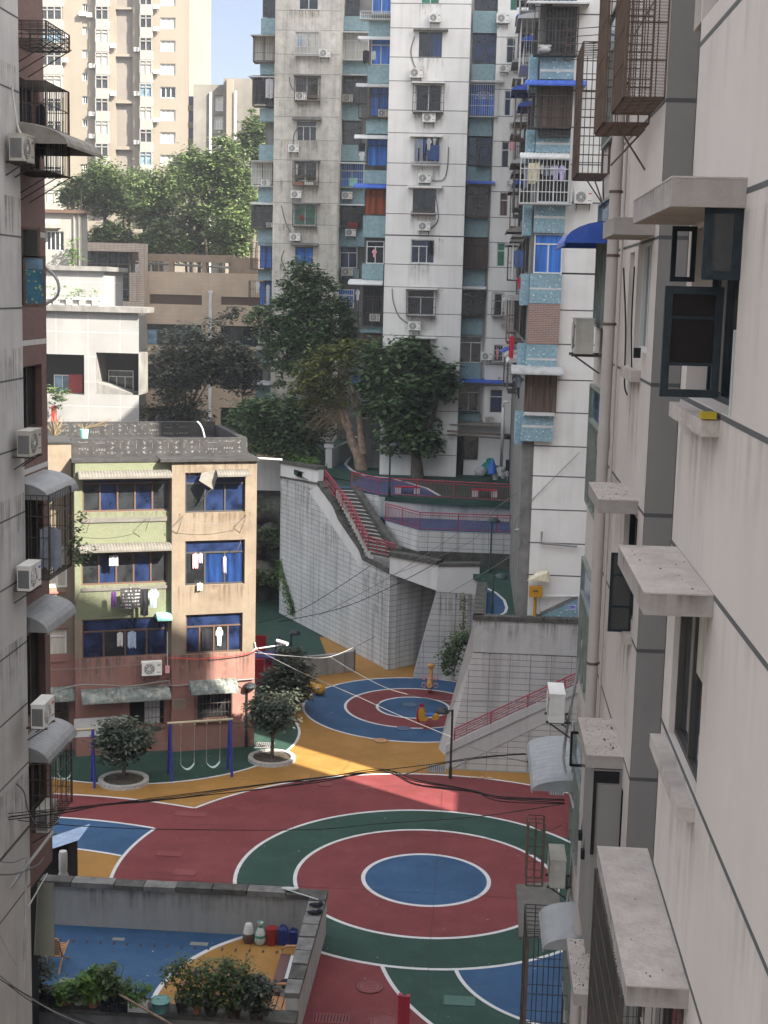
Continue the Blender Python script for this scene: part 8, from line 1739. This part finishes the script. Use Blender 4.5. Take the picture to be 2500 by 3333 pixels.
# wooden bench with white board, against the side wall
t = thing('sofa_bench','old brown upholstered bench with curved wooden arms against the yard side wall','bench',(-5.9,38.5,0)); a = pp_('M',1455,1150,.45); b_ = pp_('M',1530,945,.45)
x0, x1, y0, y1 = min(a.x,b_.x), min(a.x,b_.x)+.75, a.y, b_.y
mat('brown_leather',(.10,.045,.04),rough=.5,var=.2,bump=.2); mat('wood',(.38,.2,.09),rough=.6,var=.25,vs=6,bump=.1)
M = MB(); M.box(x0,x0+.3,y0,y1,.32,.44); M.box(x0,x0+.08,y0+.05,y1-.05,.05,.32); M.build('seat','brown_leather',t)
for y in (y0,y1): MB().tube([(x0-.02,y,.02),(x0,y,.55),(x0+.15,y,.68),(x0+.5,y,.7),(x0+.7,y,.66)],.04,7).build('arm','wood',t)
M = MB(); M.box(x0+.32,x0+.62,y0+.1,y1-.15,.44,.47); M.build('board','awn_white',None,'long white board lying on the brown bench','board'); M = MB(); M.ball((x0+.42,y0+.3,.55),.2,.25,.1,8,5); M.build('cloth','cloth_black',None,'crumpled black cloth at the near end of the white board','cloth')
p = pp_('M',1510,1290,.3); t = thing('slatted_table','low red brown slatted table end near the parapet','table',tuple(p)); 
for i in range(4): MB().box(p.x-.35+i*.18,p.x-.2+i*.18,p.y,p.y+1.1,.3,.33).build('slat','wood',t)
for x in (-.3,.3): MB().box(p.x+x-.03,p.x+x+.03,p.y+.1,p.y+.16,0,.3).build('leg','wood',t)
MB().box(p.x-.35,p.x+.3,p.y-.15,p.y+.0,.34,.37).build('board','awn_white',None,'short white board beside the slatted table','board'); q = pp_('M',1525,1165,.3); MB().box(q.x-.2,q.x+.15,q.y-.12,q.y+.12,.02,.35).build('box','awn_white',None,'small white box between the bench and slatted table','box')
for i, (x, y) in enumerate(((462,692),(455,732))):
    p = PZ(*c('N',x,y),1.53); M = MB(); M.ball((p.x,p.y,1.58),.24,.1,.06,9,5); M.ball((p.x+.14,p.y,1.62),.1,.09,.07,8,5); M.build('shoe','cloth_black',None,'black shoe drying on the side wall coping, %s of a pair' % ('farther','nearer')[i],'shoe','black shoes on the coping')
M = MB(); a = PZ(*c('N',300,600),1.56); b_ = PZ(*c('N',475,655),1.58); M.tube([a,b_],.02,5); M.build('stick','awn_white',None,'pale stick lying across the corner of the yard coping','stick'); 
M = MB(); p = PZ(*c('N',320,603),1.52); M.ball((p.x,p.y,1.56),.28,.1,.05,8,5); M.build('rag','cloth_white',None,'crumpled white plastic rag on the far coping near its corner','rag')
# rattan lounge chair
p = pp_('M',300,1080); t = thing('lounge_chair','reclining bamboo lounge chair in the left of the yard','chair',tuple(p)); X_, Y_ = p.x-.35, p.y+.5
for i in range(9): MB().box(X_-.35,X_+.35,Y_+.08*i,Y_+.08*i+.055,.42+.012*i,.45+.012*i).build('slat','wood',t)
for i in range(7): MB().box(X_-.35,X_+.35,Y_-.05-.03*i,Y_-.0-.03*i,.5+.09*i,.565+.09*i).build('slat','wood',t)
for s in (-1,1):
    MB().tube([(X_+s*.38,Y_-.3,.02),(X_+s*.38,Y_+.1,.4),(X_+s*.38,Y_+.75,.6)],.025,6).build('leg','wood',t); MB().tube([(X_+s*.38,Y_+.75,.02),(X_+s*.38,Y_+.1,.4),(X_+s*.38,Y_-.3,1.1)],.025,6).build('leg','wood',t)
M = MB(); a = pp_('M',262,985); M.tube([(a.x,a.y,.02),(a.x+.06,a.y+.2,1.75)],.022,6); M.build('broomstick','wood',None,'long wooden broomstick standing behind the lounge chair','stick')
# pots on the parapet
ZPp = 1.02
def pot(k, x, y, w_, kind, m, label, lm='leaf_mid', ph=.7, pw=.5, n=16, per=30, leaf=.1, fl=None, h=None, narrow=False):
    p = PZ(*c(k,x,y),ZPp); p.y = min(max(p.y,34.45),34.8); W = w_/1.659*34.6/FPX/2; hh = h or W*1.1; t = thing('potted_plant' if n else 'flower_pot', label, 'plant' if n else 'flower pot', (p.x,p.y,ZPp), 'pots on the yard parapet'); M = MB(); z = ZPp
    if kind == 'round': M.lathe(p.x,p.y,[(W*.7,z),(W,z+hh),(W*1.05,z+hh),(W*.9,z+hh*.95)],16)
    elif kind == 'box': M.box(p.x-W,p.x+W,p.y-.15,p.y+.15,z,z+hh)
    else:
        for j in range(5): M.box(p.x-W,p.x+W,p.y-.2,p.y+.2,z+hh*j/5,z+hh*(j+.55)/5)
        for i in range(9): xx = p.x-W+2*W*i/8; M.box(xx-.015,xx+.015,p.y-.203,p.y+.203,z,z+hh)
    M.build('pot' if kind != 'crate' else 'crate', m, t)
    if kind == 'round': MB().cyl(p.x,p.y,z+hh*.9,z+hh*.93,W*.9,W*.9,14).build('soil','earth',t)
    if n:
        rn = random.Random(int(x)); L_ = MB(); leafcards(L_, crown_pts(rn, [(p.x,p.y,z+hh+ph*.5,pw,min(pw,.35),ph*.55)], int(n*1.5), int(per*1.3), .2, .1), rn, leaf*1.15, flat=1.2 if narrow else .5); L_.build('leaves', lm, t)
        M = MB()
        for _ in range(7): M.tube([(p.x,p.y,z+hh*.8),(p.x+rn.uniform(-pw,pw)*.7,p.y+rn.uniform(-.2,.2),z+hh+ph*rn.uniform(.4,.95))],[.012,.005],4)
        M.build('stems','bark',t)
        if fl:
            G = MB()
            for _ in range(10): G.ball((p.x+rn.uniform(-pw,pw)*.8,p.y-.15+rn.uniform(-.2,.2),z+hh+ph*rn.uniform(.2,.9)),.035,.035,.03,6,4)
            G.build('flowers', fl, t)
mat('crate_black',(.02,.02,.022),rough=.6,bump=0)
pot('M',35,1200,120,'box','white_pot','long leaved plant in a white trough at the bottom left corner','leaf_grey',.8,.45,14,24,.22,narrow=True,h=.35)
pot('M',200,1225,190,'crate','crate_black','bushy plant in a large black plastic crate on the parapet','leaf_grey',1.0,.42,24,26,.12,h=.5)
pot('M',345,1215,100,'round','terracotta','leafy green vegetables in a low pot right of the big black crate','leaf_bright',.3,.36,14,26,.13,h=.2)
pot('M',425,1218,70,'round','plaster_grey','small plant in a grey pot left of the terracotta pot of grass','leaf_mid',.35,.25,10,20,.12,h=.25)
pot('M',505,1230,88,'round','terracotta','spiky grassy plant in a brown terracotta pot','leaf_bright',.5,.34,16,34,.2,narrow=True,h=.42)
pot('M',625,1245,150,'crate','crate_black','tall stalky plant in a small black crate beside the terracotta pot','leaf_mid',.9,.4,18,22,.14,h=.42)
pot('M',750,1250,120,'box','white_pot','seedlings in a long white planter box left of the turquoise basin','leaf_bright',.35,.4,12,24,.1,h=.28)
pot('M',868,1258,118,'round','plastic_teal' if mat('plastic_teal',(.16,.36,.33),rough=.5,bump=0) else '','turquoise plastic basin of dark soil on the parapet',n=0,h=.32)
pot('M',985,1260,85,'round','dark_frame','leggy rose bush with pink flowers right of the turquoise basin','leaf_mid',1.15,.5,30,20,.1,'cloth_pink',h=.3)
pot('M',1062,1268,60,'round','terracotta','small terracotta pot with dark leaves right of the leggy rose bush','leaf_dark',.3,.22,8,20,.1,h=.28)
pot('M',1140,1275,95,'round','dark_frame','potted bush with violet flowers in the middle of the right hand plants','leaf_mid',1.2,.6,34,24,.1,'cloth_purple',h=.3)
pot('M',1260,1290,100,'round','dark_frame','tallest twiggy bush on the parapet, arching to the upper right','leaf_mid',1.35,.6,40,26,.1,'cloth_pink',h=.3)
pot('M',1380,1310,100,'round','dark_frame','dense grey green bush at the right end of the parapet','leaf_grey',.85,.55,34,34,.12,h=.3)
t = thing('hand_fork','turquoise handled garden net leaning among the pots','garden tool',(-9.2,34.6,1.4)); a = PY(*c('M',560,1045),34.6); b_ = PY(*c('M',630,1020),34.6); M = MB(); M.tube([a,a.lerp(b_,.9),b_,PY(*c('M',600,1060),34.6)],.018,5); M.build('handle','plastic_teal',t)
M = MB(); a = PY(*c('M',640,1165),34.2); b_ = PY(*c('M',935,1335),33.6); M.tube([a,b_],.035,7); M.build('pole','wood' if 0 else 'bark_pale',None,'bamboo pole leaning against the parapet in front of the pots','pole')
M = MB(); p = pp_('N',935,1327,0); zt = PY(*c('N',940,1175),35.5).z; q = PY(*c('N',940,1180),35.5); M.box(q.x-.17,q.x-.06,35.5,35.65,0,zt); M.box(q.x+.04,q.x+.15,35.5,35.65,0,zt-.02); M.box(q.x-.06,q.x+.04,35.55,35.6,0,zt-.05); M.build('red_post','red_rail',None,'dark red steel post rising at the bottom edge of the square','post')
# ================================================================== CABLES
def cab(pts, r, lb, m='cable', sub=6, strands=1):
    P_ = [PY(*c(k,x,y),Y) for k, x, y, Y in pts]
    if strands == 1: return polycable('overhead_cable', P_, r, lb, m, sub=sub)
    M = MB(); rn = random.Random(99)
    for s in range(strands):
        o = [p+Vector((0,rn.uniform(-.1,.1),rn.uniform(-.05,.05))) for p in P_]; out = []
        for i in range(len(o)-1):
            for j in range(sub):
                t = j/sub; p0 = o[max(i-1,0)]; p1 = o[i]; p2 = o[i+1]; p3 = o[min(i+2,len(o)-1)]; out.append(.5*((2*p1)+(-p0+p2)*t+(2*p0-5*p1+4*p2-p3)*t*t+(-p0+3*p1-3*p2+p3)*t*t*t))
        out.append(o[-1]); M.tube(out, r, 5, 0, False)
    return M.build('overhead_cable', m, None, lb, 'cable')
cab([('J',0,1105,29),('J',350,1060,30),('J',600,1020,30.5),('J',900,985,30.5),('K',200,925,30.5),('K',500,890,30),('K',820,848,29),('K',1000,905,28.5),('K',1300,950,28),('K',1450,990,27.5),('L',560,1020,26)], .011, 'thick bundle of black cables sagging across the whole square', strands=4)
cab([('J',0,1080,29),('J',500,1030,30),('J',900,990,30),('K',150,920,30),('K',600,865,29),('K',1060,812,28),('K',1300,775,27),('K',1590,750,26)], .009, 'thin black cable running just above the thick bundle to the right')
cab([('K',940,865,28),('K',1150,805,27),('K',1440,765,26.5),('K',1600,755,26)], .010, 'branch cable rising from the bundle toward the curved metal awning')
cab([('J',0,1100,29),('J',400,1140,32),('J',900,1160,34),('J',1659,1162,36)] + [('K',800,1130,36),('K',1300,1095,33),('K',1659,1045,29),('L',560,1020,26)], .011, 'single black cable crossing low over the red and green rings')
for i, (pts, lb, m, r) in enumerate((([('K',130,205,58),('K',330,225,58),('K',540,228,57),('K',780,120,60)],'pale cable from the low house corner rising past the end of the low wall','pale_cable',.02),
    ([('K',140,190,58),('K',400,320,57),('K',680,440,56),('K',900,540,55),('K',1190,660,54)],'thin pale wire slanting over the orange paving to the black lamp','pale_cable',.012),
    ([('K',540,230,58),('K',690,320,57),('K',880,410,56),('K',1150,465,55),('L',500,470,30)],'thin grey wire crossing above the upper rings to the near block','grey_cable',.012),
    ([('H',150,1040,66),('H',400,960,66),('H',760,730,68)],'upper of two thin wires crossing the tall tiled wall','cable',.016),
    ([('H',260,1035,66),('H',600,960,66),('H',900,830,67),('H',1160,690,69)],'lower of two thin wires crossing the tall tiled wall','cable',.018),
    ([('H',480,1000,66),('H',900,770,68),('H',1400,440,72),('I',640,105,60)],'long faint wire running from the tiled wall up to the blue tower','grey_cable',.014),
    ([('H',860,790,66),('H',1300,600,69),('I',200,420,66),('I',600,110,60)],'faint wire passing over the ramp railing to the blue tower','grey_cable',.013),
    ([('H',1180,880,60),('H',1560,640,60),('I',300,480,60),('I',640,120,59.8)],'faint wire over the terrace ending at the knot on the blue tower','grey_cable',.013),
    ([('L',30,708,50),('L',200,760,45),('L',360,795,27)],'pale tube running from the stairs toward the curved metal awning','pale_cable',.02))): cab(pts, r, lb, m)
for i, (x0, y0, x1, y1, r, lb, m) in enumerate(((0,1062,460,1335,.022,'pale cable slanting down across the bottom left corner','pale_cable'),(0,1085,560,1345,.012,'upper black wire slanting across the bottom left pots','cable'),(40,1110,420,1340,.012,'lower black wire slanting across the bottom left pots','cable'),
    (0,850,90,1010,.006,'thin white wire at the left edge above the pots','pale_cable'))):
    a = PY(*c('M',x0,y0),24); b_ = PY(*c('M',x1,y1),25); cable('overhead_cable', a, b_, .06, r*.7, lb, m)
for i, (pts, lb) in enumerate((([('M',0,520,28),('M',90,515,29),('M',200,470,30),('M',235,430,30.3)],'grey cable looping along the foot of the left block'),([('M',0,450,28),('M',70,455,29),('M',135,430,29.8)],'thin wire above the looping cable of the left block'),([('J',90,915,29.5),('J',130,960,29.8),('J',150,1050,30),('J',190,1130,30.3)],'insulated pipe dropping into the lowest window cage of the left block'))): cab(pts, .018 if i != 1 else .01, lb, 'grey_cable')
# ------------------------------------------------------------------ haze
hm = bpy.data.materials.new('haze'); hm.use_nodes = True; hn = hm.node_tree; hn.nodes.remove(hn.nodes['Principled BSDF'])
pv = hn.nodes.new('ShaderNodeVolumePrincipled'); pv.inputs['Density'].default_value = .00048; pv.inputs['Color'].default_value = (.92,.95,1,1); pv.inputs['Anisotropy'].default_value = .2
hn.links.new(pv.outputs[0], hn.nodes['Material Output'].inputs['Volume'])
MATS['haze'] = hm
MB().box(-890,890,-290,1490,-1.1,82).build('haze', 'haze', None, 'thin pale daylight haze hanging over the whole quarter', 'haze', kind='stuff')
